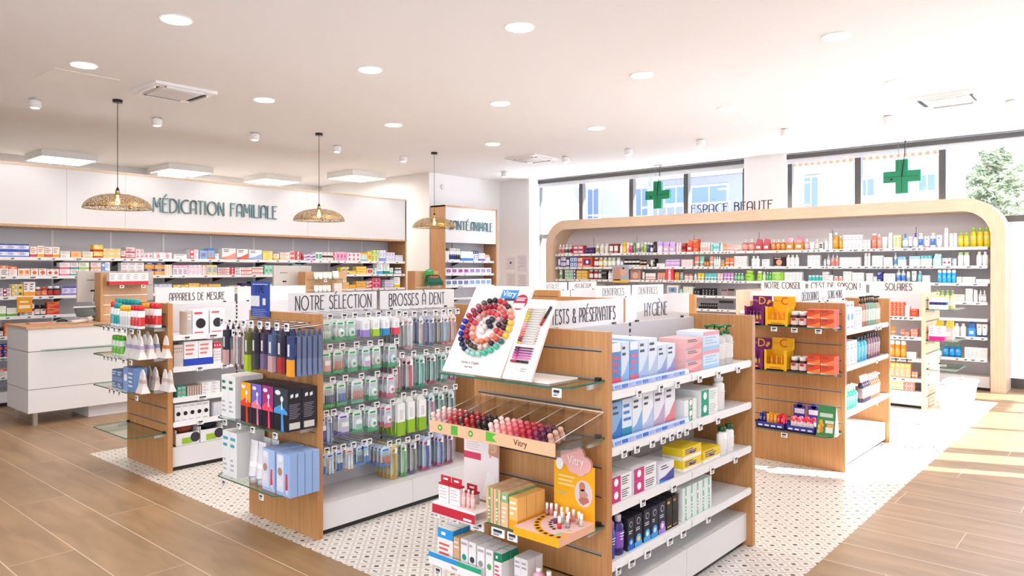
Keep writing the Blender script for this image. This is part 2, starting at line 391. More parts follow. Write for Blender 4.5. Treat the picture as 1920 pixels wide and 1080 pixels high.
# facade beside the camera: solid part, then tall glazing the sun comes through
sbox('wall_front', (X0, 7.72, Y0, -2.18, 0, H), 'plaster')
sbox('trim_front_head', (7.72, 12.6, -2.3, -2.18, 3.57, H), 'dark_frame')
def frame_bars(name, boxes):
    m = MB()
    for d in boxes: m.box(*d, 'fff', 'dark_frame')
    return structure(m.build(name))
yf0, yf1 = -2.26, -2.18
frame_bars('window_front_frame', [(7.7, 8.24, yf0, yf1, 0, 2.42), (8.42, 8.7, yf0, yf1, 0, 2.42), (9.06, 9.27, yf0, yf1, 0, 2.74), (10.38, 10.46, yf0, yf1, 0, 3.57),
  (11.57, 11.66, yf0, yf1, 0, 3.57), (11.66, 12.6, yf0, yf1, 2.33, 2.42), (8.24, 8.42, yf0, yf1, 0, .12), (8.7, 9.06, yf0, yf1, 0, .12), (9.27, 10.38, yf0, yf1, 0, .12), (10.46, 11.57, yf0, yf1, 0, .12)])
pf = MB()
pf.box(11.66, 12.05, -2.24, -2.22, .1, 2.1, 'd8d4da', 'poster_film'); pf.box(12.12, 12.6, -2.24, -2.22, .1, 2.2, 'd8d4da', 'poster_film')
structure(pf.build('window_front_film'))
structure(MB().box(7.72, 12.6, -2.225, -2.215, .05, 3.57, 'fff', 'window_glass').build('window_front_pane'))
# east wall glazing
XE = 12.35
def window(i, ya, yb, mull, transom=True):
    xa, xb = XE, XE + .09
    m = MB()
    m.box(xa - .05, xb, ya, yb, 3.51, 3.58, 'fff', 'dark_frame'); m.box(xa, xb, ya, yb, 0.0, .14, 'fff', 'dark_frame')
    m.box(xa, xb, ya, ya + .07, .14, 3.5, 'fff', 'dark_frame'); m.box(xa, xb, yb - .07, yb, .14, 3.5, 'fff', 'dark_frame')
    for y in mull: m.box(xa - .02, xb, y - .045, y + .045, .14, 3.5, 'fff', 'dark_frame')
    m.box(xa - .012, xb, ya + .07, yb - .07, 2.33, 2.42, 'fff', 'dark_frame')
    structure(m.build('window_%d' % i))
    structure(MB().box(xa + .04, xa + .05, ya + .05, yb - .05, .1, 3.55, 'fff', 'window_glass').build('window_%d_pane' % i))
    sm = MB().box(xa - .03, xa - .022, ya, yb, 3.43, 3.51, 'fff', 'fabric_blind'); structure(sm.build('trim_%d' % i))
window(1, 5.28, 9.96, (6.43, 7.6, 8.8))
window(2, -2.2, 4.56, (3.45, 2.28, 1.12, -.1))
wf = MB()
for (a, b, c) in ((-.06, 1.08, 'e8e4e2'), (1.16, 2.2, 'e6e0de'), (2.36, 3.4, 'e6e2e0'), (3.5, 4.5, 'e6e2e0')):
    wf.box(XE + .025, XE + .035, a, b, .16, 2.31, c, 'poster_film')
    wf.box(XE + .018, XE + .022, a + .35, a + .6, .35, 1.1, 'cfa6b4', 'poster_film'); wf.box(XE + .018, XE + .022, a + .62, a + 1.0, .6, 1.75, 'dcdfe0', 'poster_film')
structure(wf.build('window_2_film'))
sbox('trim_sill', (12.0, 12.36, 9.9, 9.96, 0, H), 'plaster')

# ------------------------------------------------------------------ ceiling fittings
def downlight(x, y, label, group=None):
    t = thing('recessed_downlight', label, 'ceiling light', (x, y, H), 0, group)
    r = MB(); r.lathe([(.125, -.008, 'fbf8f4', 'G'), (.125, 0.0, 'fbf8f4', 'G')], n=28); r.build('trim_ring', t)
    d = MB(); d.lathe([(.108, -.0105, 'fff', 'led_white'), (.108, -.008, 'fff', 'led_white')], n=28); d.build('diffuser', t)
    l = bpy.data.lights.new('downlight_lamp', 'AREA'); l.shape = 'DISK'; l.size = .2; l.energy = LAMP_W; l.color = (1.0, 0.94, 0.88)
    o = bpy.data.objects.new('downlight_lamp', l); COL.objects.link(o); o.parent = t; o.location = (0, 0, -.014)
LAMP_W = 13
rows = {7.62: 'row over the counters', 5.7: 'row over the measuring devices', 3.8: 'row over the toothbrush gondola', 1.95: 'row nearest the glass front'}
for y, rn in rows.items():
    for i, x in enumerate((2.6, 4.48, 6.38, 8.35)):
        if y < 3.9 and x < 3: continue
        if y < 2 and x < 5: continue
        downlight(x, y, 'round recessed ceiling light, %s of the %s' % (('first', 'second', 'third', 'last')[i], rn))
for x, y in ((-.9, .1), (.8, .1), (2.6, .1), (-.9, 3.8), (.8, 3.8)):  # extra downlights added out of view to brighten the near gondolas
    downlight(x, y, 'round recessed ceiling light added out of view to brighten the room', 'added unseen downlights')
    
def spot(x, y, label, aim):
    t = thing('surface_spotlight', label, 'spotlight', (x, y, H))
    m = MB(); m.lathe([(.03, -.02, 'f5f2ef', 'G'), (.03, 0, 'f5f2ef', 'G')], n=16); m.build('mount', t)
    m = MB(); m.lathe([(.05, -.1, 'f5f2ef', 'G'), (.062, -.09, 'f5f2ef', 'G'), (.066, -.03, 'f5f2ef', 'G'), (.06, -.012, 'f5f2ef', 'G')], n=20)
    b = m.build('housing', t); m = MB(); m.lathe([(.042, -.103, 'fff', 'led_white'), (.042, -.1, 'fff', 'led_white')], n=16); m.build('lens', b)
    l = bpy.data.lights.new('spot_lamp', 'SPOT'); l.energy = 13; l.spot_size = 1.5; l.spot_blend = .6; l.shadow_soft_size = .05; l.color = (1, .95, .9)
    o = bpy.data.objects.new('spot_lamp', l); COL.objects.link(o); o.parent = t; o.location = (aim[0] * .1, aim[1] * .1, -.13)
    o.rotation_euler = Vector((aim[0], aim[1], -1.3)).to_track_quat('-Z', 'Y').to_euler()
for i, x in enumerate((2.76, 4.12, 5.48, 6.88, 8.23)): spot(x, 9.57, 'small white cylinder spotlight aimed at the medication wall, %s from the west' % ('first', 'second', 'third', 'fourth', 'fifth')[i], (0, .55))
for i, y in enumerate((1.17, 2.46, 3.76, 5.02, 6.27, 7.52)): spot(10.1, y, 'small white cylinder spotlight aimed at the beauty shelving, %s from the glass front' % ('first', 'second', 'third', 'fourth', 'fifth', 'sixth')[i], (.9, 0))
spot(10.87, 9.6, 'lone small white spotlight by the pet care shelving', (0, .5))
for i, (x, y) in enumerate(((4.37, 13.8), (6.39, 13.8), (8.3, 13.8), (9.1, 12.0))):
    t = thing('square_ceiling_panel', 'white surface mounted square light panel, %s along the ceiling beyond the header' % ('first', 'second', 'third', 'last')[i], 'ceiling light', (x, y, H))
    MB().box(-.42, .42, -.42, .42, -.11, 0, 'f4f1ec', 'G').build('housing', t)
    MB().box(-.39, .39, -.39, .39, -.114, -.11, 'fff', 'panel_light').build('diffuser', t)
    area('panel_lamp', (0, 0, -.12), (.7, .7), (0, 0, 0), 9, (1, .93, .84)).parent = t
def cassette(x, y, rot, label):
    t = thing('cassette_air_conditioner', label, 'air conditioner', (x, y, H), rot)
    m = MB(); m.box(-.33, .33, -.33, .33, -.03, 0, 'f6f3f0', 'G'); m.build('fascia', t)
    m = MB(); m.box(-.2, .2, -.2, .2, -.045, -.03, 'ece7e3', 'G')
    for k in range(9): m.box(-.18, .18, -.18 + k * .042, -.165 + k * .042, -.047, -.045, 'd8d2cd', 'P')
    m.build('intake_grille', t)
    for k in range(4):
        a = k * PI / 2; ca, sa = math.cos(a), math.sin(a); v = MB(); v.box(-.2, .2, .235, .27, -.034, -.03, '3a3431', 'P'); v.box(-.2, .2, .272, .29, -.05, -.03, 'f2efec', 'G')
        v.xf(lambda X, Y, Z: (X * ca - Y * sa, X * sa + Y * ca, Z)); v.build('air_vane', t)
cassette(3.62, 8.0, 0, 'square ceiling air conditioner cassette above the first counter')
cassette(9.82, 8.05, 0, 'square ceiling air conditioner cassette near the pet care corner')
cassette(9.5, 1.7, 0, 'square ceiling air conditioner cassette near the green crosses')
t = MB().box(-.3, .3, -.3, .3, -.004, 0, 'fbf9f8', 'P').build('access_hatch', None, (2.75, 8.25, H)); tag(t, 'faint flush white ceiling hatch beside a round downlight', 'hatch')
def pendant(x, y, label):
    t = thing('pendant_lamp', label, 'pendant lamp', (x, y, H))
    m = MB(); m.lathe([(.05, -.035, '1c1917', 'G'), (.055, 0, '1c1917', 'G')], n=20); m.build('ceiling_rose', t)
    m = MB(); m.tube([(0, 0, -.03), (0, 0, -1.03)], .0035, '3c2a26', 'P'); m.build('cord', t)
    m = MB(); m.lathe([(.03, -1.09, 'b7a070', 'M'), (.022, -1.04, 'b7a070', 'M'), (.008, -1.0, '1c1917', 'G')], n=14); m.build('socket', t)
    sh = MB(); prof = []
    for k in range(11):
        a = k / 10 * PI / 2; prof.append((.335 * math.cos(a) + .02, -1.24 + .165 * math.sin(a)))
    n = 40; b = 0
    for r, z in prof:
        for i in range(n): sh.v.append((r * math.cos(2 * PI * i / n), r * math.sin(2 * PI * i / n), z))
    for k in range(len(prof) - 1):
        for i in range(n): j = (i + 1) % n; sh.face((k * n + i, k * n + j, (k + 1) * n + j, (k + 1) * n + i), 'fff', 'woven_brass', True)
    s = sh.build('lamp_shade', t)
    rm = MB(); pts = [(.356 * math.cos(2 * PI * i / n), .356 * math.sin(2 * PI * i / n), -1.24) for i in range(n + 1)]; rm.tube(pts, .005, 'a98b52', 'M', 5); rm.build('rim', s)
    m = MB(); m.lathe([(.008, -1.205, 'fff', 'bulb_glow'), (.024, -1.185, 'fff', 'bulb_glow'), (.026, -1.16, 'fff', 'bulb_glow'), (.012, -1.12, 'fff', 'bulb_glow'), (.012, -1.09, 'fff', 'bulb_glow')], n=12); m.build('bulb', t)
pendant(3.39, 8.9, 'woven brass dome pendant lamp over the first white counter')
pendant(6.09, 8.9, 'woven brass dome pendant lamp over the middle counter')
pendant(8.32, 8.9, 'woven brass dome pendant lamp in front of the pet care shelving')
for i, y in enumerate((6.6, 2.6)):
    o = MB().box(-.06, .06, -.14, .14, -.004, 0, 'e6e3e0', 'P').build('ceiling_vent', None, (11.6, y, H)); tag(o, 'thin white slot ceiling vent ' + ('before the window bays by the first cross' if i == 0 else 'before the window bays beside the tree view'), 'vent')

# green crosses
def cross(y, label):
    t = thing('pharmacy_cross', label, 'cross sign', (12.0, y, 3.04), -PI / 2)
    m = MB(); a, b = .25, .083
    pts = [(-b, -a), (b, -a), (b, -b), (a, -b), (a, b), (b, b), (b, a), (-b, a), (-b, b), (-a, b), (-a, -b), (-b, -b)]
    m.hull([(x, -.03, z) for x, z in pts], [(x, .03, z) for x, z in pts], 'fff', 'cross_green'); body = m.build('cross_body', t)
    m = MB()
    for d in ((-a + .02, a - .02, -.004, .004), (-.004, .004, -a + .02, a - .02), (-.055, -.045, .09, .22)): m.box(d[0], d[1], -.034, -.03, d[2], d[3], 'fff', 'cross_dark')
    m.box(-.15, -.12, -.035, -.03, -.05, -.02, 'fff', 'black_plastic')
    m.build('seam', body)
    m = MB(); m.tube([(-.05, 0, .25), (-.05, 0, .53)], .003, '888888', 'M'); m.tube([(.05, 0, .25), (.05, 0, .53)], .003, '888888', 'M'); m.build('hanging_wire', t)
    m = MB(); m.tube([(0, -.035, 0), (.02, -.06, .1), (.03, -.05, .2), (.04, -.02, .35), (.04, 0, .54)], .006, '1a1a1a', 'P'); m.build('power_cable', t)
    m = MB(); m.box(-.09, .09, -.02, .02, .53, .56, 'ddd', 'G'); m.build('ceiling_bracket', t)
cross(6.82, 'green pharmacy cross hanging in the window above the middle of the beauty frame')
cross(2.74, 'green pharmacy cross hanging in the window nearest the tree')

# ------------------------------------------------------------------ outside
structure(bx('ground_outside', (12.6, 60, -30, 60, -.12, -.02), 'plaster'))
solid('render_wall', 'a2a2a0', 0.8); solid('bld_blue', '5f7090', 0.4); solid('bld_grey', '82828c', 0.8); solid('leaf', '8a9472', 0.7); solid('leaf_light', 'b8bc9a', 0.7); solid('bark', '5a4a3c', 0.8)
tb = thing('house_across_street', 'white rendered house with clay tile roof seen through the high windows', 'building', (25, 0, -.22))
wl = MB().box(0, 4.2, 4.7, 21, 0, 5.35, 'fff', 'render_wall').build('wall', tb)
MB().hull([(-.5, 4.5, 5.3), (-.5, 10.6, 5.3), (4, 10.6, 7.2), (4, 4.5, 7.2)], [(-.5, 4.5, 5.42), (-.5, 10.6, 5.42), (4, 10.6, 7.35), (4, 4.5, 7.35)], 'fff', 'roof_tiles').build('tiled_roof', tb)
MB().hull([(-.4, 10.7, 5.5), (-.4, 14.2, 5.5), (4, 14.2, 7.4), (4, 10.7, 7.4)], [(-.4, 10.7, 5.6), (-.4, 14.2, 5.6), (4, 14.2, 7.5), (4, 10.7, 7.5)], 'fff', 'roof_tiles').build('tiled_roof', tb)
MB().box(-.06, 0, 10.8, 14.6, 3.2, 5.3, 'fff', 'bld_grey').build('grey_bay', tb)
for ya, yb, za, zb in ((16.88, 17.4, 4.0, 5.2), (14.6, 15.13, 4.0, 5.05), (12.9, 13.84, 4.4, 5.0), (11.37, 12.73, 4.35, 4.93), (8.2, 8.64, 3.9, 4.95), (6.49, 6.9, 4.2, 4.75), (4.79, 5.22, 4.28, 4.75)):
    f = MB().box(-.12, -.02, ya - .06, yb + .06, za - .06, zb + .06, 'f5f5f5', 'G').build('window_frame', tb)
    m = MB(); m.box(-.13, -.12, ya, (ya + yb) / 2 - .02, za, zb, 'fff', 'bld_blue'); m.box(-.13, -.12, (ya + yb) / 2 + .02, yb, za, zb, 'fff', 'bld_blue'); m.build('pane', f)
for ya, yb, z in ((10.9, 14.4, 4.2), (4.7, 7.5, 4.1)):
    m = MB(); m.box(-.9, -.85, ya, yb, z, z + .06, 'f4f4f6', 'G'); m.box(-.9, -.02, ya, yb, z - .9, z - .78, 'f4f4f6', 'G')
    for k in range(int((yb - ya) / .35)): m.box(-.89, -.86, ya + k * .35, ya + k * .35 + .03, z - .8, z, 'f4f4f6', 'G')
    m.build('balcony_rail', tb)
t = thing('white_side_house', 'plain pale gabled house beyond the first window bay', 'building', (19, 0, 0))
MB().hull([(0, 16.2, 0), (0, 21, 0), (0, 21, 7.4), (0, 17.6, 7.4), (0, 15.4, 3.4)][:5], [(3, 16.2, 0), (3, 21, 0), (3, 21, 7.4), (3, 17.6, 7.4), (3, 15.4, 3.4)], 'fff', 'bld_grey').build('gable_wall', t)
MB().box(-.1, 0, 17.6, 18.1, 1.2, 2.4, 'fff', 'bld_blue').build('window_pane', t)
t = thing('street_light_pole', 'slim turquoise street light pole outside the second window bay', 'street light', (22, 12.75, 0))
m = MB(); m.tube([(0, 0, 0), (0, 0, 4.9)], .05, '6fc5c0', 'G', 8); m.build('pole', t); MB().box(-.5, .1, -.08, .08, 4.85, 4.95, '6fc5c0', 'G').build('lamp_head', t)
t = thing('conifer_tree', 'loose green conifer beyond the window past the second cross', 'tree', (33, 4.3, 0))
m = MB(); m.tube([(0, 0, 0), (0, 0, 5.9)], .09, 'fff', 'bark', 6); m.build('trunk', t)
rnd = random.Random(4); m = MB()
for k in range(8000):
    q = rnd.random(); z = 2.2 + 3.9 * q ** 1.05; R = (2.75 * math.sqrt(max(0, 1 - q ** 1.7)) + .12) * (.78 + .22 * math.sin(z * 7.5)); a = rnd.random() * 2 * PI; r = R * math.sqrt(rnd.random()) * (.7 + .3 * math.sin(z * 9 + a * 2))
    p = Vector((r * math.cos(a), r * math.sin(a), z + .18 * math.sin(a * 5 + z * 4))); d = Vector((rnd.uniform(-1, 1), rnd.uniform(-1, 1), rnd.uniform(-.4, .6))).normalized() * .13; e = Vector((rnd.uniform(-1, 1), rnd.uniform(-1, 1), rnd.uniform(-1, 1))).normalized() * .05
    m.quad([p - d - e, p + d * .2 - e, p + d, p - d * .2 + e], 'fff', 'leaf' if rnd.random() < .6 else 'leaf_light')
m.build('foliage', t)
# papers on the corner pier
for i, (ya, yb, za, zb, c, d) in enumerate(((10.32, 10.62, 1.66, 1.95, 'f4f0f2', 'small'), (10.02, 10.28, 1.62, 1.98, 'efe9ef', 'tall'), (10.32, 10.6, 1.28, 1.6, 'f1edf0', 'lower'), (10.02, 10.28, 1.26, 1.58, 'f3eef2', 'lowest'))):
    m = MB(); m.box(-.003, 0, ya, yb, za, zb, c, 'P')
    for k in range(7): m.box(-.004, -.003, ya + .03, yb - .03 - .02 * (k % 3), zb - .05 - k * .035, zb - .042 - k * .035, 'b9b0bc', 'P')
    if i == 0: m.box(-.0045, -.003, ya + .12, ya + .17, za + .13, za + .18, '5a55a0', 'P')
    o = m.build('paper_notice', None, (12.05, 0, 0)); tag(o, '%s white printed notice taped to the corner pier beside the pet care shelving' % d, 'notice')
# ------------------------------------------------------------------ product shapes: x centred, front at y=0 growing to +y, z up from 0
def seed_of(*a): return random.Random('|'.join(map(str, a)))
def k_carton(w, h, d, c, st=0, rnd=None):
    """printed carton. c: body, band, accent"""
    body, band, acc = (list(c) + ['8a8a90', '8a8a90'])[:3]
    rnd = rnd or seed_of(w, h, c); m = MB(); x = w / 2; e = .0006
    m.box(-x, x, 0, d, 0, h, body, 'P')
    def fr(x0, x1, z0, z1, col):    # print wraps the front, slightly proud
        m.quad([(x0, -e, z0), (x1, -e, z0), (x1, -e, z1), (x0, -e, z1)], col)
    def side(y0, y1, z0, z1, col):
        m.quad([(x + e, y0, z0), (x + e, y1, z0), (x + e, y1, z1), (x + e, y0, z1)], col); m.quad([(-x - e, y1, z0), (-x - e, y0, z0), (-x - e, y0, z1), (-x - e, y1, z1)], col)
    def blob(cx, cz, r, col, sx=1.0):
        m.quad([(cx + r * sx * math.cos(2 * PI * i / 14), -2 * e, cz + r * math.sin(2 * PI * i / 14)) for i in range(14)], col)
    def text(z0, z1, n, x0=-.8, x1=.8, col=acc):
        for k in range(n):
            zz = z1 - (z1 - z0) * (k + .5) / n; t = (z1 - z0) / n * .22; f = rnd.uniform(.5, 1)
            fr2 = x0 * x; m.quad([(fr2, -2 * e, zz - t), (fr2 + (x1 - x0) * x * f, -2 * e, zz - t), (fr2 + (x1 - x0) * x * f, -2 * e, zz + t), (fr2, -2 * e, zz + t)], col)
    if st == 0: fr(-x, x, 0, h * .3, band); side(0, d, 0, h * .3, band); text(h * .42, h * .92, 3)
    elif st == 1: fr(-x, x, h * .72, h, band); side(0, d, h * .72, h, band); text(h * .1, h * .62, 4); text(h * .76, h * .96, 1, -.5, .5, 'ffffff')
    elif st == 2: fr(-x, x, h * .38, h * .62, band); side(0, d, h * .38, h * .62, band); text(h * .7, h * .95, 2); text(h * .05, h * .3, 2)
    elif st == 3: fr(-x, -x * .1, 0, h, band); text(h * .15, h * .85, 4, 0, .85); blob(-x * .55, h * .55, min(x, h) * .3, 'ffffff')
    elif st == 4: fr(-x, x, 0, h * .22, band); fr(-x, x, h * .8, h, acc); text(h * .3, h * .74, 3, -.8, .8, band)
    elif st == 5: blob(0, h * .45, min(x, h / 2) * .62, band); text(h * .78, h * .96, 1); text(h * .03, h * .14, 1)
    elif st == 6: text(h * .62, h * .92, 2); text(h * .1, h * .42, 3, -.8, .4, 'b8b8bc')
    elif st == 7:   # swoosh: diagonal colour
        m.quad([(-x, -e, 0), (x, -e, 0), (x, -e, h * .62), (-x * .2, -e, h * .3), (-x, -e, h * .22)], band); m.quad([(-x, -2 * e, 0), (x * .4, -2 * e, 0), (-x, -2 * e, h * .14)], acc); text(h * .66, h * .94, 2, -.8, .5, '555560')
    elif st == 8: fr(-x * .75, x * .75, h * .25, h * .8, band); blob(0, h * .52, min(x, h / 2) * .35, acc); text(h * .06, h * .18, 1)
    elif st == 10:  # boxed brush picture: bright top, dark foot, slanted brush, oval badge, dark sides with small print
        fr(-x, x, 0, h * .5, band); m.quad([(-x, -2 * e, h * .5), (0, -2 * e, h * .62), (x, -2 * e, h * .46), (x, -2 * e, h * .4), (-x, -2 * e, h * .4)], acc)
        m.quad([(x * .1, -3 * e, 0), (x * .5, -3 * e, 0), (x * .34, -3 * e, h * .5), (x * .1, -3 * e, h * .5)], acc); m.quad([(x * .12, -3 * e, h * .5), (x * .3, -3 * e, h * .5), (x * .24, -3 * e, h * .7), (x * .14, -3 * e, h * .7)], 'f4f2f0')
        m.quad([(x * .2 + x * .22 * math.cos(2 * PI * i / 12), -3 * e, h * .75 + x * .24 * math.sin(2 * PI * i / 12)) for i in range(12)], 'f4f2f0'); m.quad([(-x * .4 + x * .42 * math.cos(2 * PI * i / 14), -3 * e, h * .89 + x * .2 * math.sin(2 * PI * i / 14)) for i in range(14)], 'e8e6f2')
        m.box(-x - .0003, x + .0003, e, d + .0003, 0, h + .0003, '2a262e', 'P')
        for k in range(9): z_ = h * (.62 - k * .04); m.quad([(x + 2 * e, d * .12, z_), (x + 2 * e, d * (.88 - .1 * (k % 3)), z_), (x + 2 * e, d * (.88 - .1 * (k % 3)), z_ + h * .014), (x + 2 * e, d * .12, z_ + h * .014)], '8c8894')
        for a_ in (.2, .55): m.quad([(x + 2 * e, d * a_, h * .78), (x + 2 * e, d * (a_ + .2), h * .8), (x + 2 * e, d * (a_ + .2), h * .88), (x + 2 * e, d * a_, h * .86)], 'f0eef2')
        m.quad([(x + 2 * e, d * .12, h * .05), (x + 2 * e, d * .88, h * .05), (x + 2 * e, d * .88, h * .2), (x + 2 * e, d * .12, h * .2)], 'd8d4cc')
    elif st == 11:  # windowed box: picture on one half, moulded red and white brush on the other
        fr(-x, x * .05, h * .08, h * .95, 'd8d8e4'); blob(-x * .5, h * .55, x * .34, 'b08a6a', 1); blob(-x * .5, h * .3, x * .38, 'e8e0dc', 1); blob(-x * .45, h * .86, x * .3, 'e8eaf6', 1.2)
        m.lathe([(x * .3, h * .04, 'f2eeec', 'G'), (x * .32, h * .16, 'f2eeec', 'G'), (x * .33, h * .17, band, 'G'), (x * .3, h * .52, band, 'G'), (x * .2, h * .58, band, 'G'), (x * .14, h * .6, 'f4f2f0', 'G'), (x * .12, h * .8, 'f4f2f0', 'G')], x * .48, x * .26, 10)
    elif st == 12:  # dark box with ring badge on top and a glowing disc below
        blob(0, h * .8, x * .5, 'c8ccd8'); m.quad([(x * .4 * math.cos(2 * PI * i / 14), -3 * e, h * .8 + x * .4 * math.sin(2 * PI * i / 14)) for i in range(14)], body); text(h * .5, h * .62, 2, -.7, .5, 'd8dce8')
        fr(-x, x, 0, h * .16, band); m.quad([(x * .72 * math.cos(2 * PI * i / 16), -3 * e, h * .24 + x * .72 * math.sin(2 * PI * i / 16)) for i in range(16)], band); m.quad([(x * .36 * math.cos(2 * PI * i / 16), -4 * e, h * .24 + x * .36 * math.sin(2 * PI * i / 16)) for i in range(16)], acc)
    elif st == 9: fr(-x * .3, x * .3, 0, h, band); blob(0, h * .7, x * .24, 'ffffff', 1); text(h * .1, h * .5, 4, -.25, .25, 'ffffff')
    return [('carton', m)]
def prof_bottle(r, h, body, cap, label, mat, capf=.2, shoulder=.12):
    hb = h * (1 - capf)
    p = [(r * .9, 0, body, mat), (r, h * .02, body, mat), (r, hb * .22, body, mat), (r * 1.01, hb * .225, label, 'P'), (r * 1.01, hb * .72, label, 'P'), (r, hb * .725, body, mat), (r, hb * (1 - shoulder), body, mat), (r * .45, hb, body, mat)]
    return p, hb
def k_bottle(w, h, d, c, st=0, rnd=None):
    """st 0 round cap, 1 pump, 2 spray trigger, 3 dropper, 4 tall aerosol with full-width cap, 5 flip cap flat bottle"""
    body, cap, label = (list(c) + ['ffffff', c[0]])[:3]; label = label or body
    r = w / 2; sy = min(1, d / w); cy = r * sy; m = MB(); k = MB(); mat = 'T' if st in (1, 2, 3) and body not in ('ffffff', 'f6f4f4', 'f4f2f2') else 'G'
    if st == 4:
        m.lathe([(r * .94, 0, body, 'G'), (r, h * .03, body, 'G'), (r, h * .12, body, 'G'), (r * 1.005, h * .13, label, 'G'), (r * 1.005, h * .5, label, 'G'), (r, h * .51, body, 'G'), (r, h * .74, body, 'G'), (r * .9, h * .77, body, 'G')], 0, cy, 12, 1, sy)
        k.lathe([(r * .9, h * .77, cap, 'G'), (r * .88, h * .95, cap, 'G'), (r * .7, h, cap, 'G')], 0, cy, 12, 1, sy)
    else:
        capf = {0: .17, 1: .24, 2: .26, 3: .3, 5: .14}[st]; p, hb = prof_bottle(r, h, body, cap, label, mat, capf)
        m.lathe(p, 0, cy, 12, 1, sy)
        if st == 0: k.lathe([(r * .5, hb, cap, 'G'), (r * .5, h * .98, cap, 'G'), (r * .42, h, cap, 'G')], 0, cy, 12)
        if st == 5: k.lathe([(r * .8, hb, cap, 'G'), (r * .78, h * .98, cap, 'G'), (r * .6, h, cap, 'G')], 0, cy, 12, 1, sy)
        if st == 1:
            k.lathe([(r * .45, hb, cap, 'G'), (r * .45, hb + (h - hb) * .35, cap, 'G'), (r * .12, hb + (h - hb) * .4, cap, 'G'), (r * .12, hb + (h - hb) * .75, cap, 'G')], 0, cy, 10)
            k.lathe([(r * .3, hb + (h - hb) * .72, cap, 'G'), (r * .42, hb + (h - hb) * .8, cap, 'G'), (r * .4, h, cap, 'G')], 0, cy, 10); k.box(-r * .14, r * .14, cy - r * .8, cy, hb + (h - hb) * .78, hb + (h - hb) * .95, cap, 'G')
        if st == 2:
            k.lathe([(r * .4, hb, cap, 'G'), (r * .35, hb + (h - hb) * .5, cap, 'G')], 0, cy, 10)
            k.hull([(-r * .28, cy - r * .9, h * .96), (r * .28, cy - r * .9, h * .96), (r * .28, cy - r * .9, h * .9), (-r * .28, cy - r * .9, h * .9)], [(-r * .35, cy + r * .6, h), (r * .35, cy + r * .6, h), (r * .35, cy + r * .4, hb + (h - hb) * .4), (-r * .35, cy + r * .4, hb + (h - hb) * .4)], cap, 'G')
        if st == 3:
            k.lathe([(r * .5, hb, cap, 'G'), (r * .45, hb + (h - hb) * .5, cap, 'G'), (r * .28, hb + (h - hb) * .55, cap, 'G'), (r * .2, h, cap, 'G')], 0, cy, 10)
    # lettering on the label
    e = -.0008
    for i, f in enumerate((.6, .52, .44)): m.box(-r * .45, r * (.45 - .15 * i), cy - r * sy * 1.02 + e, cy - r * sy * .9, h * f * .9, h * (f * .9 + .018), '77777c' if label in ('ffffff', 'f6f4f4') else 'f5f5f5', 'P')
    return [('bottle', m), ('cap', k)]
def k_jar(w, h, d, c, st=0, rnd=None):
    body, cap, label = (list(c) + ['ffffff', 'ffffff'])[:3]; r = w / 2; m = MB(); k = MB()
    m.lathe([(r * .9, 0, body, 'G'), (r, h * .06, body, 'G'), (r, h * .12, body, 'G'), (r * 1.01, h * .14, label, 'P'), (r * 1.01, h * .58, label, 'P'), (r, h * .6, body, 'G'), (r, h * .68, body, 'G'), (r * .8, h * .75, body, 'G')], 0, r, 14)
    k.lathe([(r * .84, h * .75, cap, 'G'), (r * .86, h * .98, cap, 'G'), (r * .8, h, cap, 'G')], 0, r, 14)
    m.box(-r * .4, r * .4, -.001, r * .2, h * .4, h * .46, '6a5a5a', 'P')
    if st == 1: m.box(-r * .5, r * .5, -.0012, r * .2, h * .42, h * .56, 'c22b3a', 'P')
    return [('jar', m), ('lid', k)]
def k_tube(w, h, d, c, st=0, rnd=None):
    """cosmetic tube standing on its cap"""
    body, cap, band = (list(c) + ['ffffff', c[0]])[:3]; m = MB(); k = MB(); n = 12; r = w / 2; hc = h * .17; cy = min(d / 2, r)
    k.lathe([(r * .72, 0, cap, 'G'), (r * .75, hc, cap, 'G')], 0, cy, n, 1, .8)
    rings = [(hc, .85, .8, body), (h * .4, .95, .62, body), (h * .5, .97, .5, band), (h * .75, 1.0, .28, body), (h * .94, 1.0, .05, body), (h, 1.0, .04, body)]
    for z, sx, sy, col in rings:
        for i in range(n): a = 2 * PI * i / n; m.v.append((r * sx * math.cos(a), cy + r * sy * math.sin(a), z))
    for q in range(len(rings) - 1):
        for i in range(n): j = (i + 1) % n; m.face((q * n + i, q * n + j, (q + 1) * n + j, (q + 1) * n + i), rings[q + 1][3], 'G', True)
    m.face(tuple((len(rings) - 1) * n + i for i in range(n)), body, 'G')
    if st == 1: m.lathe([(r * .28, cy - .9 * r, '3560b0', 'P'), (r * .28, cy - .95 * r, '3560b0', 'P')], 0, h * .75, 8, axis='y')
    return [('tube', m), ('cap', k)]
def k_pouch(w, h, d, c, st=0, rnd=None):
    body, top = (list(c) + [c[0]])[:2]; m = MB(); x = w / 2
    m.hull([(-x, d * .2, h * .04), (-x * .8, 0, 0), (x * .8, 0, 0), (x, d * .2, h * .04), (x, d * .8, h * .04), (x * .8, d, 0), (-x * .8, d, 0), (-x, d * .8, h * .04)],
           [(-x, d * .2, h * .55), (-x * .8, .1 * d, h * .6), (x * .8, .1 * d, h * .6), (x, d * .2, h * .55), (x, d * .7, h * .55), (x * .8, d * .85, h * .6), (-x * .8, d * .85, h * .6), (-x, d * .7, h * .55)], body, 'T' if st else 'G')
    k = MB(); k.hull([(-x * .8, .15 * d, h * .58), (x * .8, .15 * d, h * .58), (x * .8, d * .8, h * .58), (-x * .8, d * .8, h * .58)], [(-x * .5, d * .45, h), (x * .9, d * .42, h * .93), (x * .9, d * .55, h * .93), (-x * .5, d * .55, h)], top, 'T' if st else 'G')
    m.box(-x * .5, x * .5, -.001, .001, h * .2, h * .4, 'f7f1ec', 'P')
    return [('bag', m), ('gathered_top', k)]
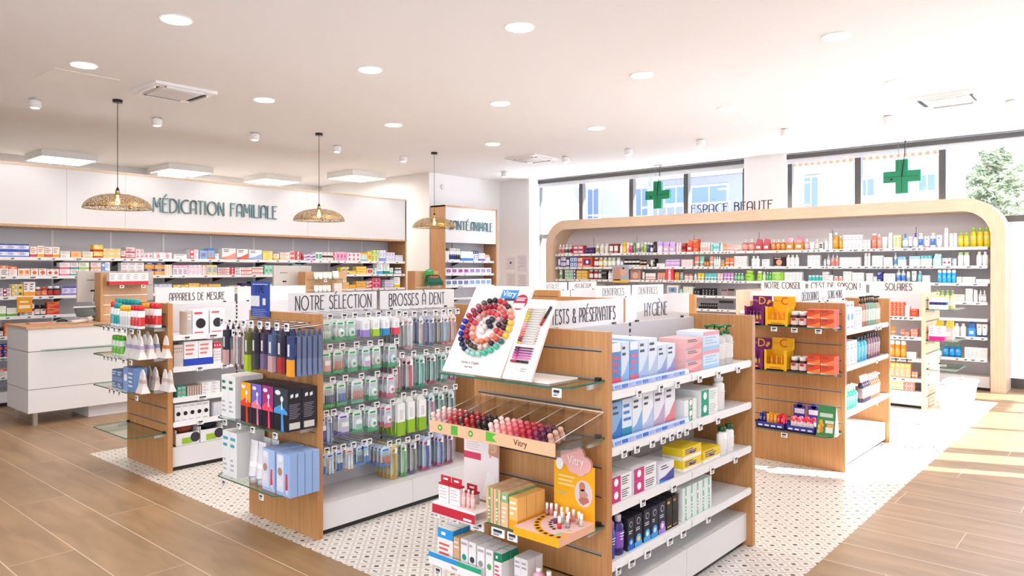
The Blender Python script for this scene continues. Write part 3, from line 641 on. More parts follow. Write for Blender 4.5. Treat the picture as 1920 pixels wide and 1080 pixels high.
def k_hang(w, h, d, c, st=0, rnd=None):
    """card or bag hanging from a hook: top at z=0, growing down. c: card, product, base colour"""
    card, prod, base = (list(c) + ['cccccc', '2fa866'])[:3]; m = MB(); x = w / 2; k = MB()
    m.hull([(-x, 0, -h), (x, 0, -h), (x, 0, -h * .12), (x * .45, 0, 0), (-x * .45, 0, 0), (-x, 0, -h * .12)], [(-x, .0015, -h), (x, .0015, -h), (x, .0015, -h * .12), (x * .45, .0015, 0), (-x * .45, .0015, 0), (-x, .0015, -h * .12)], card, 'P')
    e = -.001
    m.box(-x * .98, x * .98, e, 0, -h, -h * (.8 if st < 3 else .9), base, 'P'); m.box(-x * .6, x * .6, e, 0, -h * .24, -h * .17, base, 'P')
    for q in (.3, .345, .39): m.box(-x * .6, x * (.2 + q), e, 0, -h * (q + .012), -h * q, 'a0a0a5', 'P')
    f = -d
    if st == 0:    # floss container: flattened egg
        k.lathe([(x * .02, f, prod, 'G'), (x * .5, f * .96, prod, 'G'), (x * .72, f * .5, prod, 'G'), (x * .74, -.001, prod, 'G')], 0, -h * .64, 14, 1, 1.15, axis='y')
        k.lathe([(x * .05, f - .002, base, 'G'), (x * .3, f - .002, base, 'G'), (x * .34, f * .9, base, 'G')], 0, -h * .64, 12, axis='y')
    elif st == 1:  # row of little brushes
        for i in range(5):
            cx = -x * .68 + i * x * .34; k.tube([(cx, f * .5, -h * .84), (cx, f * .5, -h * .5)], x * .1, prod, 'G', 5); k.tube([(cx, f * .5, -h * .5), (cx, f * .5, -h * .38)], x * .03, '777777', 'P', 4)
    elif st == 2:  # small labelled box
        k.box(-x * .62, x * .62, f, -.001, -h * .84, -h * .42, 'ffffff', 'G'); k.box(-x * .63, x * .63, f - .001, f, -h * .84, -h * .6, prod, 'P')
    elif st == 3:  # toothbrush in clear film
        k.tube([(0, f * .5, -h * .95), (x * .12, f * .5, -h * .6), (0, f * .5, -h * .3), (0, f * .5, -h * .12)], x * .26, prod, 'G', 6); k.box(-x * .28, x * .28, f, f * .5, -h * .26, -h * .1, 'f4f4f4', 'P'); k.box(-x * .28, x * .28, f * .98, f * .55, -h * .2, -h * .15, base, 'P')
    elif st == 4:  # long flat box with colour lower half
        k.box(-x * .9, x * .9, f, -.001, -h * .98, -h * .14, card, 'P'); k.box(-x * .92, x * .92, f - .001, -.001, -h * .98, -h * .62, prod, 'P'); k.box(-x * .35, x * .35, f - .002, f, -h * .55, -h * .3, 'd8d8dc', 'P')
    elif st == 5:  # two bottles side by side
        for s in (-.4, .4): k.lathe([(x * .3, -h * .94, prod, 'G'), (x * .3, -h * .6, prod, 'G'), (x * .12, -h * .45, 'f2f2f2', 'G'), (x * .1, -h * .3, 'f2f2f2', 'G')], s * x, f * .5, 8)
    cl = MB(); cl.hull([(-x * .9, -.002, -h * .95), (x * .9, -.002, -h * .95), (x * .9, -.002, -h * .26), (-x * .9, -.002, -h * .26)], [(-x * .8, f - .004, -h * .93), (x * .8, f - .004, -h * .93), (x * .8, f - .004, -h * .3), (-x * .8, f - .004, -h * .3)], 'eef4f6', 'C')
    if st != 4: k.add(cl)
    return [('card', m), ('product', k)]
def k_cone(w, h, d, c, st=0, rnd=None):
    """folded paper sleeve pack: wide foot, pinched top with hole"""
    body, acc = (list(c) + ['e8a23a'])[:2]; x = w / 2; m = MB()
    def ring(z, sx, y0, y1): return [(-x * sx, y0, z), (x * sx, y0, z), (x * sx, y1, z), (-x * sx, y1, z)]
    R = [ring(0, 1, 0, d), ring(h * .3, .72, d * .25, d * .75), ring(h * .8, .68, d * .42, d * .58), ring(h, .2, d * .46, d * .54)]
    cols = (body, acc if st else body, body)
    for i in range(3): m.hull(R[i], R[i + 1], body, 'P')
    m.hull(ring(h * .42, .73, d * .24, d * .74), ring(h * .58, .72, d * .3, d * .7), acc, 'P')
    m.lathe([(x * .1, d * .44, '554444', 'P'), (x * .1, d * .56, '554444', 'P')], 0, h * .88, 8, axis='y')
    return [('sleeve_pack', m)]
def k_brush(w, h, d, c, st=0, rnd=None):
    m = MB(); rnd = rnd or seed_of(w, c); t = rnd.uniform(-.25, .25)
    m.tube([(0, d / 2, 0), (t * h * .4, d / 2, h * .75), (t * h * .6, d / 2, h)], w * .16, c[0], 'G', 5); m.tube([(t * h * .4, d / 2, h * .72), (t * h * .6, d / 2, h)], w * .4, c[-1], 'P', 6)
    return [('brush', m)]
KIND = dict(carton=(k_carton, 'box'), bottle=(k_bottle, 'bottle'), jar=(k_jar, 'jar'), tube=(k_tube, 'tube'), pouch=(k_pouch, 'bag'), hang=(k_hang, 'pack'), cone=(k_cone, 'pack'), brush=(k_brush, 'brush'))
CH = {'c': 'carton', 'b': 'bottle', 'j': 'jar', 't': 'tube', 'p': 'pouch', 'h': 'hang', 'o': 'cone', 'r': 'brush'}
OBJNAME = dict(carton='product_carton', bottle='product_bottle', jar='product_jar', tube='cosmetic_tube', pouch='gift_bag', hang='hanging_pack', cone='sleeve_pack', brush='makeup_brush')
class Face:
    """a shelf front: axis 'Y' = plane y=c looking towards -y, axis 'X' = plane x=c looking towards -x"""
    def __init__(s, axis, c): s.axis, s.c = axis, c
    def s_(s, px): return ax(px, s.c) if s.axis == 'Y' else ay(px, s.c)
    def loc(s, a, dep, z): return (a, s.c + dep, z) if s.axis == 'Y' else (s.c + dep, a, z)
    rot = property(lambda s: 0 if s.axis == 'Y' else -PI / 2)
    def dist(s, a): return dist(a, s.c) if s.axis == 'Y' else dist(s.c, a)
PREV = ['']
def make(kind, w, h, d, c, st, name, near, word=None):
    parts = KIND[kind][0](w, h, d, tuple(c), st, seed_of(name, w, c))
    if word:
        q = text_mb(word[0], word[1], word[2]); q.move(word[3] * w, -.0022, word[4] * h); parts = [(parts[0][0], parts[0][1]), ('printed_word', q)] + parts[1:]
    if not near or len(parts) == 1:
        m = MB()
        for _, p in parts: m.add(p)
        return m.build(name)
    root = parts[0][1].build(name)
    for pn, p in parts[1:]: p.build(pn, root)
    return root
def unique_label(desc, where, words=16):
    l = '%s %s' % (desc, where)
    if norm(l) in USED and PREV[0]:
        l = '%s next to %s %s' % (desc, PREV[0], where)
    ws = l.split()
    if len(ws) > words: l = ' '.join(ws[:words])
    k = 0
    while norm(l) in USED:
        k += 1; l = ' '.join((desc + ' ' + ('small', 'further', 'other', 'additional', 'yet further', 'last', 'extra', 'spare', 'added', 'final')[min(k - 1, 9)] + ' run ' + where).split()[:words])
        if k > 9: break
    PREV[0] = ' '.join(desc.split()[:4]); return l
def run(F, z, k, x0, x1, n, stack, hp, cols, desc, where, st=0, depth=.1, rows=1, inset=.012, near=False, h=None, name=None, cat=None, world=None, gap=.03, sink=0, rot=0, jit=0, word=None):
    """n products side by side between picture columns x0..x1 on shelf plane F, `stack` high, `rows` deep. hp: picture height (or h in metres)"""
    kind = CH[k]; a0, a1 = world if world else (F.s_(x0), F.s_(x1)); step = (a1 - a0) / n; W = abs(step) * (1 - gap)
    hh = (h if h else hp * F.dist((a0 + a1) / 2) / F_PX) / stack
    if kind in ('bottle', 'jar'): depth = min(depth, W)
    nm = name or OBJNAME[kind]; label = unique_label(desc, where); grp = label if n * stack * rows > 1 else None
    proto = None; jr = seed_of(label); js = jit
    for r in range(rows):
        for i in range(n):
            for q in range(stack):
                loc = F.loc(a0 + step * (i + .5), inset + r * (depth + .004), z + .001 + q * hh - (sink if k == 'h' else 0))
                if proto is None:
                    o = proto = make(kind, W, hh * (.995 if stack > 1 else 1), depth, cols, st, nm, near, word); o.location = loc; o.rotation_euler = (0, 0, F.rot + rot)
                    tag(o, label, cat or KIND[kind][1], grp)
                else:
                    o = dup(proto, loc)
                if js: o.rotation_euler = (0, 0, F.rot + rot + jr.uniform(-js, js))
    return proto
def price_tag(parent, F, a, z, w=.045, h=.032, dep=0, tilt=0):
    """clip-on electronic price tag, child of its shelf"""
    global TAGM
    if not PT:
        m = MB(); m.box(-.5, .5, -.006, 0, -.5, .5, 'f4f2f0', 'G'); m.box(-.34, .34, -.0068, -.006, .02, .34, '3a3436', 'P'); m.box(-.34, .1, -.0068, -.006, -.34, -.22, '55504f', 'P'); m.box(-.34, .3, -.0068, -.006, -.14, -.06, '8a8585', 'P')
        PT.append(m.mesh('price_tag'))
    o = bpy.data.objects.new('price_tag', PT[0]); COL.objects.link(o); o.parent = parent
    o.location = F.loc(a, dep, z); o.rotation_euler = (tilt, 0, F.rot); o.scale = (w, 1, h); return o
PT = []
# ------------------------------------------------------------------ wall shelving
FM = Face('Y', 10.40)           # medication wall
FB = Face('X', 11.80)           # beauty wall
FS = Face('Y', 10.40)           # pet care niche
def wall_shelf(unit, F, a0, a1, z, depth, tags, brackets=(), dz=.0, n_tag=.045):
    """white steel shelf with a price rail; tags: picture columns"""
    lo, hi = min(a0, a1), max(a0, a1); m = MB()
    if F.axis == 'Y': m.box(lo, hi, F.c, F.c + depth, z - .028, z, 'fff', 'white_metal'); m.box(lo, hi, F.c - .012, F.c, z - .034, z + .006, 'fff', 'white_metal')
    else: m.box(F.c, F.c + depth, lo, hi, z - .028, z, 'fff', 'white_metal'); m.box(F.c - .012, F.c, lo, hi, z - .034, z + .006, 'fff', 'white_metal')
    o = m.build('shelf', unit)
    for px in tags:
        wpx = 1.0
        if isinstance(px, tuple): px, wpx = px
        price_tag(o, F, F.s_(px), z - .02, n_tag * wpx, .034, -.0125)
    for a in brackets:
        b = MB()
        if F.axis == 'Y': b.hull([(a - .01, F.c + .05, z - .03), (a - .01, F.c + depth, z - .03), (a - .01, F.c + depth, z - .1)], [(a + .01, F.c + .05, z - .03), (a + .01, F.c + depth, z - .03), (a + .01, F.c + depth, z - .1)], 'fff', 'dark_slot')
        else: b.hull([(F.c + .05, a - .01, z - .03), (F.c + depth, a - .01, z - .03), (F.c + depth, a - .01, z - .1)], [(F.c + .05, a + .01, z - .03), (F.c + depth, a + .01, z - .03), (F.c + depth, a + .01, z - .1)], 'fff', 'dark_slot')
        b.build('shelf_bracket', o)
    return o
# ---- medication wall
U = thing('wall_shelving', 'long white wall shelving with tall lettered header along the counters', 'shelving')
MB().box(1.2, 9.01, 10.4, 10.46, 2.215, 2.94, 'fff', 'white_laminate').build('header_panel', U)
m = MB()
for x in (3.35, 4.06 + .0, 6.9): m.box(x - .002, x + .002, 10.398, 10.4, 2.22, 2.94, 'c9c4c4', 'P')
m.build('header_seam', U)
MB().box(1.2, 9.02, 10.39, 10.95, 2.94, 2.965, 'fff', 'oak_pale').build('top_trim', U)
MB().box(1.2, 9.02, 10.385, 10.95, 2.185, 2.215, 'fff', 'oak_flat').build('header_soffit', U)
MB().box(8.99, 9.02, 10.4, 10.95, 0, 2.94, 'fff', 'oak_side').build('side_panel', U)
MB().box(1.2, 8.99, 10.9, 10.95, 0, 2.94, 'fff', 'pale_back').build('back_panel', U)
m = MB()
for x in (3.34, 4.06, 4.78, 5.5, 6.22, 6.94, 7.65, 8.37):
    for k in range(18): m.box(x - .008, x + .008, 10.896, 10.9, 1.0 + k * .066, 1.035 + k * .066, 'fff', 'dark_slot')
    m.box(x - .014, x + .014, 10.892, 10.899, .1, 2.18, 'fff', 'white_metal')
m.build('slotted_upright', U)
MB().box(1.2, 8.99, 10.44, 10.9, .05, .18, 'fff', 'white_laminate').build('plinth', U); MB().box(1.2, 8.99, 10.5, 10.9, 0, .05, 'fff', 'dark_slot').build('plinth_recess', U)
lt = lettering('MÉDICATION FAMILIALE', 6.32 - 4.42, .19, .014, .03, 'letter_teal', U); lt.location = (4.42, 10.398, 2.465)
br = (3.34, 4.06, 4.78, 5.5, 6.22, 6.94, 7.65, 8.37)
wall_shelf(U, FM, 1.2, 8.97, 1.81, .42, [23, 73, 100, (147, 2), 186, 211, 233, 246, 262, (300, 1.8), 338, (361, 1.7), 393, 409, (445, 1.6), 483, 520, 541, 560, 583, 600, 617, 634, 646, (673, 1.6), 694, 707, 720, (744, 1.3)], br)
wall_shelf(U, FM, 1.2, 8.97, 1.58, .42, [(5, 1.6), 26, (61, 1.8), (102, 1.8), 142, 295, 320, 343, (385, 1.4), (436, 1.5), (476, 1.4), 513, 537, 665, 697, 707, 724, 736, 753], br)
wall_shelf(U, FM, 1.2, 8.97, 1.33, .42, [(10, 1.6), 36, 58, 75, (95, 1.8), 665, 697, 709, 720, 743], br)
wall_shelf(U, FM, 1.2, 3.5, 1.09, .42, [14, 54, 81, 102], (3.34,))
wall_shelf(U, FM, 1.2, 3.5, .85, .42, [(4, 1.5), 20]); wall_shelf(U, FM, 1.2, 3.5, .60, .42, [2, (10, 1.4), 19]); wall_shelf(U, FM, 1.2, 3.5, .37, .42, [5])
# ---- beauty wall: rounded oak frame
V = thing('beauty_shelving', 'long shelving in a rounded pale oak frame below the high windows', 'shelving')
def rrect(ya, yb, zt, r, n=10):
    p = [(ya, 0)]; p += [(ya + r - r * math.cos(PI / 2 * i / n), zt - r + r * math.sin(PI / 2 * i / n)) for i in range(n + 1)]
    p += [(yb - r + r * math.sin(PI / 2 * i / n), zt - r + r * math.cos(PI / 2 * i / n)) for i in range(n + 1)]; p += [(yb, 0)]
    return p
Of, If = rrect(1.43, 9.26, 2.65, .5), rrect(1.60, 9.08, 2.47, .35)
m = MB()
for xf in (11.75, 12.28):
    b = len(m.v); m.v += [(xf, y, z) for y, z in Of] + [(xf, y, z) for y, z in If]; n = len(Of)
    for i in range(n - 1): q = (b + i, b + i + 1, b + n + i + 1, b + n + i); m.face(q if xf < 12 else q[::-1], 'fff', 'oak_pale' if 8 < i < n - 9 else 'oak_pale_up')
b = len(m.v); m.v += [(x, y, z) for x in (11.75, 12.28) for y, z in Of]; m.v += [(x, y, z) for x in (11.75, 12.28) for y, z in If]
for i in range(n - 1):
    m.face((b + i, b + n + i, b + n + i + 1, b + i + 1), 'fff', 'oak_pale', False); m.face((b + 2 * n + i, b + 2 * n + i + 1, b + 3 * n + i + 1, b + 3 * n + i), 'fff', 'oak_pale', False)
m.build('rounded_frame', V)
MB().box(12.22, 12.26, 1.58, 9.1, .02, 2.5, 'fff', 'grey_back').build('back_panel', V)
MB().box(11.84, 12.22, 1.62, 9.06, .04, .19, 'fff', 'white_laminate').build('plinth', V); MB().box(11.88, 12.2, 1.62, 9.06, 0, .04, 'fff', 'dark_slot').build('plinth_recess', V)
m = MB()
for y in (2.6, 3.8, 5.0, 6.2, 7.4, 8.4): m.box(12.214, 12.22, y - .005, y + .005, .2, 2.3, 'a8a2a4', 'P')
m.build('slotted_upright', V)
lt = lettering('ESPACE BEAUTE', 6.08 - 4.64, .15, .014, .02, 'letter_dark', V, xf=lambda x, y, z: (y, -x, z)); lt.location = (11.9, 6.08, 2.652)
T1 = [1046, 1052, 1059, 1066, 1076, 1088, 1110, 1127, 1145, (1168, 1.3), (1177, 1.3), 1184, (1192, 1.3), 1199, 1204, 1212, 1218, 1224, 1233, 1244, 1255, 1269, 1277, 1287, 1303, 1312, 1322, 1331, 1339, 1348, 1356, 1362, 1368, 1379, 1399, 1415, 1458, 1505, 1516, 1527, 1536, (1553, 1.4), 1565, (1578, 1.6), 1596, (1605, 1.6), 1619, 1629, 1639, (1653, 1.5), 1675, (1698, 1.5), (1714, 1.5), 1724, 1734, 1745, 1758, (1778, 1.4), (1813, 1.4)]
wall_shelf(V, FB, 1.64, 9.04, 1.97, .38, T1[:55], n_tag=.05)
T2 = [1048, 1058, 1069, 1083, (1093, 1.5), 1113, 1131, 1149, (1187, 1.5), (1206, 1.5), 1214, 1222, (1235, 1.5), (1263, 1.5), (1284, 1.6), 1300, 1310, 1319, 1329, 1339, 1351, 1358, 1364, (1388, 1.5), 1410, 1434, 1477, (1519, 1.5), 1544, 1551, 1563, (1575, 1.5), (1595, 1.5), 1611, (1625, 1.5), (1640, 1.5), 1648, 1656, (1665, 1.5), 1677, (1688, 1.4), 1703, (1717, 1.4), 1727, 1734, 1748, (1778, 1.4), (1817, 1.4), 1839]
wall_shelf(V, FB, 1.64, 9.04, 1.71, .38, T2, n_tag=.05)
T3 = [1048, 1063, 1079, 1088, 1107, 1120, 1130, 1141, 1153, 1202, (1210, 1.4), (1220, 1.4), 1229, 1236, 1242, 1252, (1258, 1.4), 1264, 1271, 1279, 1285, 1291, 1299, 1305, 1311, 1322, 1332, 1346, 1355, 1366, 1375, 1382, 1389, 1399, 1732, (1757, 1.4), 1796, (1829, 1.4)]
wall_shelf(V, FB, 1.64, 9.04, 1.47, .38, T3, n_tag=.05)
wall_shelf(V, FB, 1.64, 9.04, 1.21, .38, [(1322, 1.4), 1344, 1357, (1809, 1.4), (1834, 1.4)], n_tag=.05)
wall_shelf(V, FB, 1.64, 9.04, .98, .38, [(1317, 1.4), (1329, 1.4), (1347, 1.3), 1355, 1366], n_tag=.05); wall_shelf(V, FB, 1.64, 9.04, .73, .38, [(1797, 1.4), 1823, 1843], n_tag=.05); wall_shelf(V, FB, 1.64, 9.04, .43, .38, [(1761, 1.4), 1795, 1811, (1825, 1.3), (1842, 1.3)], n_tag=.05)
# ---- pet care niche
Wn = thing('pet_care_shelving', 'narrow white niche shelving with oak sides headed for animal health', 'shelving')
MB().box(9.96, 9.985, 10.36, 10.76, 0, 2.93, 'fff', 'oak_side').build('side_panel', Wn); MB().box(11.46, 11.49, 10.36, 10.76, 0, 2.93, 'fff', 'oak_side').build('side_panel', Wn)
MB().box(9.985, 11.46, 10.37, 10.41, 2.2, 2.9, 'fff', 'white_laminate').build('header_panel', Wn); MB().box(9.96, 11.49, 10.36, 10.76, 2.9, 2.93, 'fff', 'oak_flat').build('top_trim', Wn)
MB().box(9.985, 11.46, 10.72, 10.76, 0, 2.9, 'fff', 'pale_back').build('back_panel', Wn)
m = MB(); m.box(10.5, 10.52, 10.712, 10.72, .1, 2.2, 'a9a6a8', 'P'); m.build('slotted_upright', Wn)
lt = lettering('SANTÉ', .56, .17, .015, .025, 'letter_teal', Wn); lt.location = (10.08, 10.369, 2.46)
lt = lettering('ANIMALE', .64, .17, .015, .025, 'letter_teal', Wn); lt.location = (10.7, 10.369, 2.46)
FS = Face('Y', 10.42)
for z, t in ((1.84, [838, 848, 868, 887, (904, 1.4), (915, 1.4)]), (1.58, [847, 871, 902, 917]), (1.34, [860, 865, 895]), (1.1, []), (.85, [])): wall_shelf(Wn, FS, 9.99, 11.45, z, .28, t, (10.5,))
MB().box(9.99, 11.45, 10.5, 10.72, 0, .2, 'fff', 'white_laminate').build('plinth', Wn)

# ------------------------------------------------------------------ gondolas
HG = 1.38
def glass_shelf(parent, x1, ya, yb, z, dep=.33, r=.05, along='Y'):
    """glass plate with clipped front corners, standing out from an end panel at x=x1 (towards -x) or, along='X', from y=x1 towards -y"""
    pts = [(x1, ya), (x1 - dep + r, ya), (x1 - dep, ya + r), (x1 - dep, yb - r), (x1 - dep + r, yb), (x1, yb)]
    if along == 'X': pts = [(y, x) for x, y in pts][::-1]
    g = MB(); b = 0; t = .008
    g.v = [(x, y, z - t) for x, y in pts] + [(x, y, z) for x, y in pts]; n = len(pts)
    g.face(tuple(range(n, 2 * n))[::-1] if along == 'Y' else tuple(range(n, 2 * n))[::-1], 'fff', 'shelf_glass'); g.face(tuple(range(n)), 'fff', 'shelf_glass')
    for i in range(n): j = (i + 1) % n; g.face((i, j, n + j, n + i), 'fff', 'glass_edge')
    o = g.build('glass_shelf', parent)
    k = MB()
    for y in (ya + .03, yb - .03):
        if along == 'Y': k.box(x1 - .09, x1, y - .006, y + .006, z - .035, z - t, 'fff', 'alu'); k.box(x1 - .02, x1, y - .012, y + .012, z - .005, z + .01, '222', 'G')
        else: k.box(y - .006, y + .006, x1 - .09, x1, z - .035, z - t, 'fff', 'alu'); k.box(y - .012, y + .012, x1 - .02, x1, z - .005, z + .01, '222', 'G')
    k.build('shelf_clip', o); return o
def slat_panel(parent, x, ya, yb, th=.04, z0=0, grooves=8, first=1.3, name='end_panel', light=False):
    wd = 'oak_pale_up' if light else 'oak'
    p = MB().box(x, x + th, ya, yb, z0, HG, 'fff', wd).build(name, parent)
    g = MB(); 
    for k in range(grooves): z = first - .128 * k; g.box(x - .0015, x + .001, ya + .028, yb - .028, z - .009, z - .004, 'fff', 'dark_slot'); g.box(x - .002, x + .001, ya + .028, yb - .028, z - .004, z + .005, 'fff', 'alu_dull')
    if grooves: g.build('slat_groove', p)
    return p
def sign(parent, x0, x1, yc, text, z0=1.365, z1=1.5, th=.004, mat='white_laminate', w=None, h=.075, off=None, st=.0052):
    s = MB().box(x0, x1, yc - th / 2, yc + th / 2, z0 - .02, z1, 'fff', mat).build('sign_panel', parent)
    if text:
        w = w or (x1 - x0) * .78; o = lettering(text, w, h, st, .002, 'letter_dark', s); o.location = (off if off is not None else (x0 + x1) / 2 - w / 2, yc - th / 2, z0 + .022)
    c = MB()
    for x in (x0 + .1, x1 - .1): c.box(x - .012, x + .012, yc - .012, yc + .012, z0 - .012, z0 + .006, '2b2b2b', 'G')
    c.build('sign_clip', s); return s
def gondola(name, label, x0, x1, y0, y1, zs, split=True, far_light=False, grooves=8):
    t = thing(name, label, 'gondola shelving', (0, 0, 0)); yc = (y0 + y1) / 2; xm = (x0 + x1) / 2
    slat_panel(t, x0, y0, y1, grooves=grooves)
    MB().box(x1 - .04, x1, y0, y1, 0, HG, 'fff', 'oak').build('end_panel', t)
    MB().box(x0 + .04, x1 - .04, yc - .02, yc + .02, .1, 1.36, 'fff', 'pale_back').build('back_panel', t)
    for a, b in ((x0 + .045, xm - .002), (xm + .002, x1 - .045)):
        MB().box(a, b, y0 + .035, yc - .02, .035, .165 + .03, 'fff', 'white_laminate').build('base_drawer', t)
        MB().box(a, b, yc + .02, y1 - .035, .035, .165 + .03, 'fff', 'white_laminate').build('base_drawer', t)
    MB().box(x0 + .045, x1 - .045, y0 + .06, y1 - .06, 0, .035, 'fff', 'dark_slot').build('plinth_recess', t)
    m = MB()
    for k in range(34): m.box(xm - .006, xm + .006, yc - .024, yc - .02, .22 + k * .034, .24 + k * .034, 'fff', 'dark_slot')
    m.build('slotted_upright', t)
    shelves = []
    for z in zs:
        for a, b in ((x0 + .05, xm - .004), (xm + .004, x1 - .05)):
            m = MB(); m.box(a, b, y0 + .02, yc - .03, z - .03, z, 'fff', 'white_metal'); m.box(a, b, y0 + .008, y0 + .02, z - .036, z + .006, 'fff', 'white_metal')
            s = m.build('shelf', t); shelves.append(s)
            for q in (a - .002, b + .002): m = MB(); m.hull([(q - .004, y0 + .004, z - .03), (q - .004, yc - .03, z - .09), (q - .004, yc - .03, z), (q - .004, y0 + .004, z)], [(q + .004, y0 + .004, z - .03), (q + .004, yc - .03, z - .09), (q + .004, yc - .03, z), (q + .004, y0 + .004, z)], 'fff', 'white_metal'); m.build('shelf_bracket', s)
    return t, shelves
def tags(shelf, F, pxs, z, w=.04, dep=0): 
    for px in pxs:
        k = 1
        if isinstance(px, tuple): px, k = px
        price_tag(shelf, F, F.s_(px), z, w * k, .036, dep - .004)
# G1 front gondola
G1, S1 = gondola('gondola', 'nearest oak and white gondola with hygiene signs and nail polish display on its end', 2.69, 4.29, 1.78, 2.58, (1.11, .86, .60, .35))
F1 = Face('Y', 1.788)
tags(S1[0], F1, (1196, 1237, 1268), 1.078); tags(S1[1], F1, (1310, 1345, 1382), 1.078)
tags(S1[2], F1, (1168, 1192, 1221, 1241, 1257, 1271, 1285), .825); tags(S1[3], F1, (1311, 1344), .825)
tags(S1[4], F1, (1203, (1261, 1.1)), .565); tags(S1[5], F1, (1333, 1377), .565)
tags(S1[6], F1, ((1157, .9), (1182, 1.3), (1212, 1.3), (1254, 1.3), (1279, 1.3)), .312); tags(S1[7], F1, (1326,), .312)
sign(G1, 2.74, 3.455, 2.18, 'TESTS & PRÉSERVATIFS', mat='milky_acrylic', w=.56, off=2.81, h=.07, z1=1.5)
sign(G1, 3.49, 4.22, 2.18, 'HYGIÈNE', mat='milky_acrylic', w=.26, off=3.68, h=.075, z1=1.51)
GS1 = [glass_shelf(G1, 2.69, 1.79, 2.57, z, .3) for z in (1.17, .92, .535, .27)]
FE1 = Face('X', 2.39)
tags(GS1[0], FE1, (1046,), 1.15, .045)
tags(GS1[2], FE1, ((822, 1), (857, 1)), .505, .04); tags(GS1[2], FE1, ((898, 1.5), (936, 1.5), (963, 1.1)), .505, .05); tags(GS1[3], FE1, ((824, 1),), .235, .04)
# G2 toothbrush gondola
G2, S2 = gondola('gondola', 'oak and white gondola hung with toothbrush and floss packs in the middle aisle', 2.61, 4.21, 3.83, 4.63, ())
sign(G2, 2.66, 3.385, 4.23, 'NOTRE SÉLECTION', h=.092, w=.62, st=.0065); sign(G2, 3.415, 4.17, 4.23, 'BROSSES À DENT', w=.56, off=3.5, h=.088, st=.0065)
GS2 = [glass_shelf(G2, 2.61, 3.85, 4.61, z, .26) for z in (.70, .32)]
FE2 = Face('X', 2.35)
tags(GS2[0], FE2, (424, 450, 476, 518), .68, .045); tags(GS2[1], FE2, (422, 492), .29, .045)
# GL measuring gondola
G3, S3 = gondola('gondola', 'oak and white gondola for measuring devices beside the first counter', 2.67, 4.27, 6.0, 6.8, (1.11, .85, .60, .40))
F3 = Face('Y', 6.008)
tags(S3[0], F3, (350, (399, 1.5)), 1.09, .06); tags(S3[2], F3, (374, 420), .825, .055); tags(S3[4], F3, ((379, 1.4),), .58, .06); tags(S3[6], F3, (375,), .375, .055)
sign(G3, 2.74, 3.46, 6.4, 'APPAREILS DE MESURE', w=.5, off=2.86, h=.065); sign(G3, 3.49, 4.22, 6.4, '')
GS3 = [glass_shelf(G3, 2.67, 6.02, 6.78, z, .3) for z in (1.19, .95, .69, .33)]
FE3 = Face('X', 2.37)
tags(GS3[0], FE3, (197, (206, 1.3), 217, (226, 1.6), 237, (248, 1.6), 262), 1.175, .045); tags(GS3[1], FE3, (198, 205, 212, 220, (234, 1.5), 247), .935, .04); tags(GS3[2], FE3, (208, (216, 1.2), 226, 258), .672, .04)
# G4 sunlit vitamins gondola
G4, S4 = gondola('gondola', 'sunlit oak gondola with vitamin boxes on its end and clear pump bottles along its side', 6.3, 7.7, 1.86, 2.66, (1.15, .85, .47))
F4 = Face('Y', 1.868)
sign(G4, 6.34, 6.98, 2.26, 'DÉODORANTS', w=.42, h=.07, z1=1.49); sign(G4, 7.01, 7.67, 2.26, 'SOINS MAINS', w=.42, h=.07, z1=1.49)
tags(S4[1], F4, (1641, 1646, 1650), 1.12); tags(S4[3], F4, (1643,), .82); tags(S4[5], F4, (1643,), .44)
GS4 = [glass_shelf(G4, 6.3, 1.88, 2.64, z, .29) for z in (1.19, .82, .33)]
FE4 = Face('X', 6.01)
tags(GS4[0], FE4, (1452, 1490, 1535), 1.165, .05); tags(GS4[2], FE4, (1471,), .3, .05)
# rear gondolas in the same rows
G5, S5 = gondola('gondola', 'rear oak gondola with two toothpaste signs, behind the nearest gondola', 6.07, 7.6, 3.83, 4.63, (1.11, .85, .6, .35))
sign(G5, 6.17, 6.85, 4.23, 'DENTIFRICES', w=.4, h=.075, z1=1.49); sign(G5, 6.88, 7.56, 4.23, 'DENTIFRICES', w=.4, h=.075, z1=1.49)
GS5 = [glass_shelf(G5, 6.07, 3.85, 4.61, z, .3) for z in (1.22,)]
G6, S6 = gondola('gondola', 'farthest oak gondola with vitality and magnesium signs', 7.9, 9.45, 6.0, 6.8, (1.11, .85, .6, .35))
sign(G6, 7.94, 8.62, 6.4, 'VITALITÉ', w=.3, h=.065, z1=1.48); sign(G6, 8.66, 9.38, 6.4, 'MAGNÉSIUM', w=.42, h=.065, z1=1.48)
GS6 = [glass_shelf(G6, 7.9, 6.02, 6.78, z, .3) for z in (1.2,)]
# G7 cross gondola facing the camera: sun care
G7 = thing('cross_gondola', 'oak gondola standing across the aisle with sun care shelves and three signs', 'gondola shelving')
MB().box(9.75, 10.55, 1.98, 2.02, 0, HG, 'fff', 'oak_pale_up').build('end_panel', G7); MB().box(9.75, 10.55, 4.28, 4.32, 0, HG, 'fff', 'oak_pale_up').build('end_panel', G7)
m = MB()
for k in range(10): z = 1.3 - .128 * k; m.box(9.78, 10.52, 1.977, 1.981, z - .011, z + .004, '8d7a6a', 'P')
m.build('slat_groove', G7)
MB().box(10.13, 10.17, 2.02, 4.28, .1, 1.36, 'fff', 'grey_back').build('back_panel', G7)
for a, b in ((2.025, 2.765), (2.77, 3.51), (3.515, 4.275)): MB().box(9.78, 10.13, a, b, .035, .2, 'fff', 'white_laminate').build('base_drawer', G7)
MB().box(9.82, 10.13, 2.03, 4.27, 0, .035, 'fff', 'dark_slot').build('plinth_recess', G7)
F7 = Face('X', 9.78)
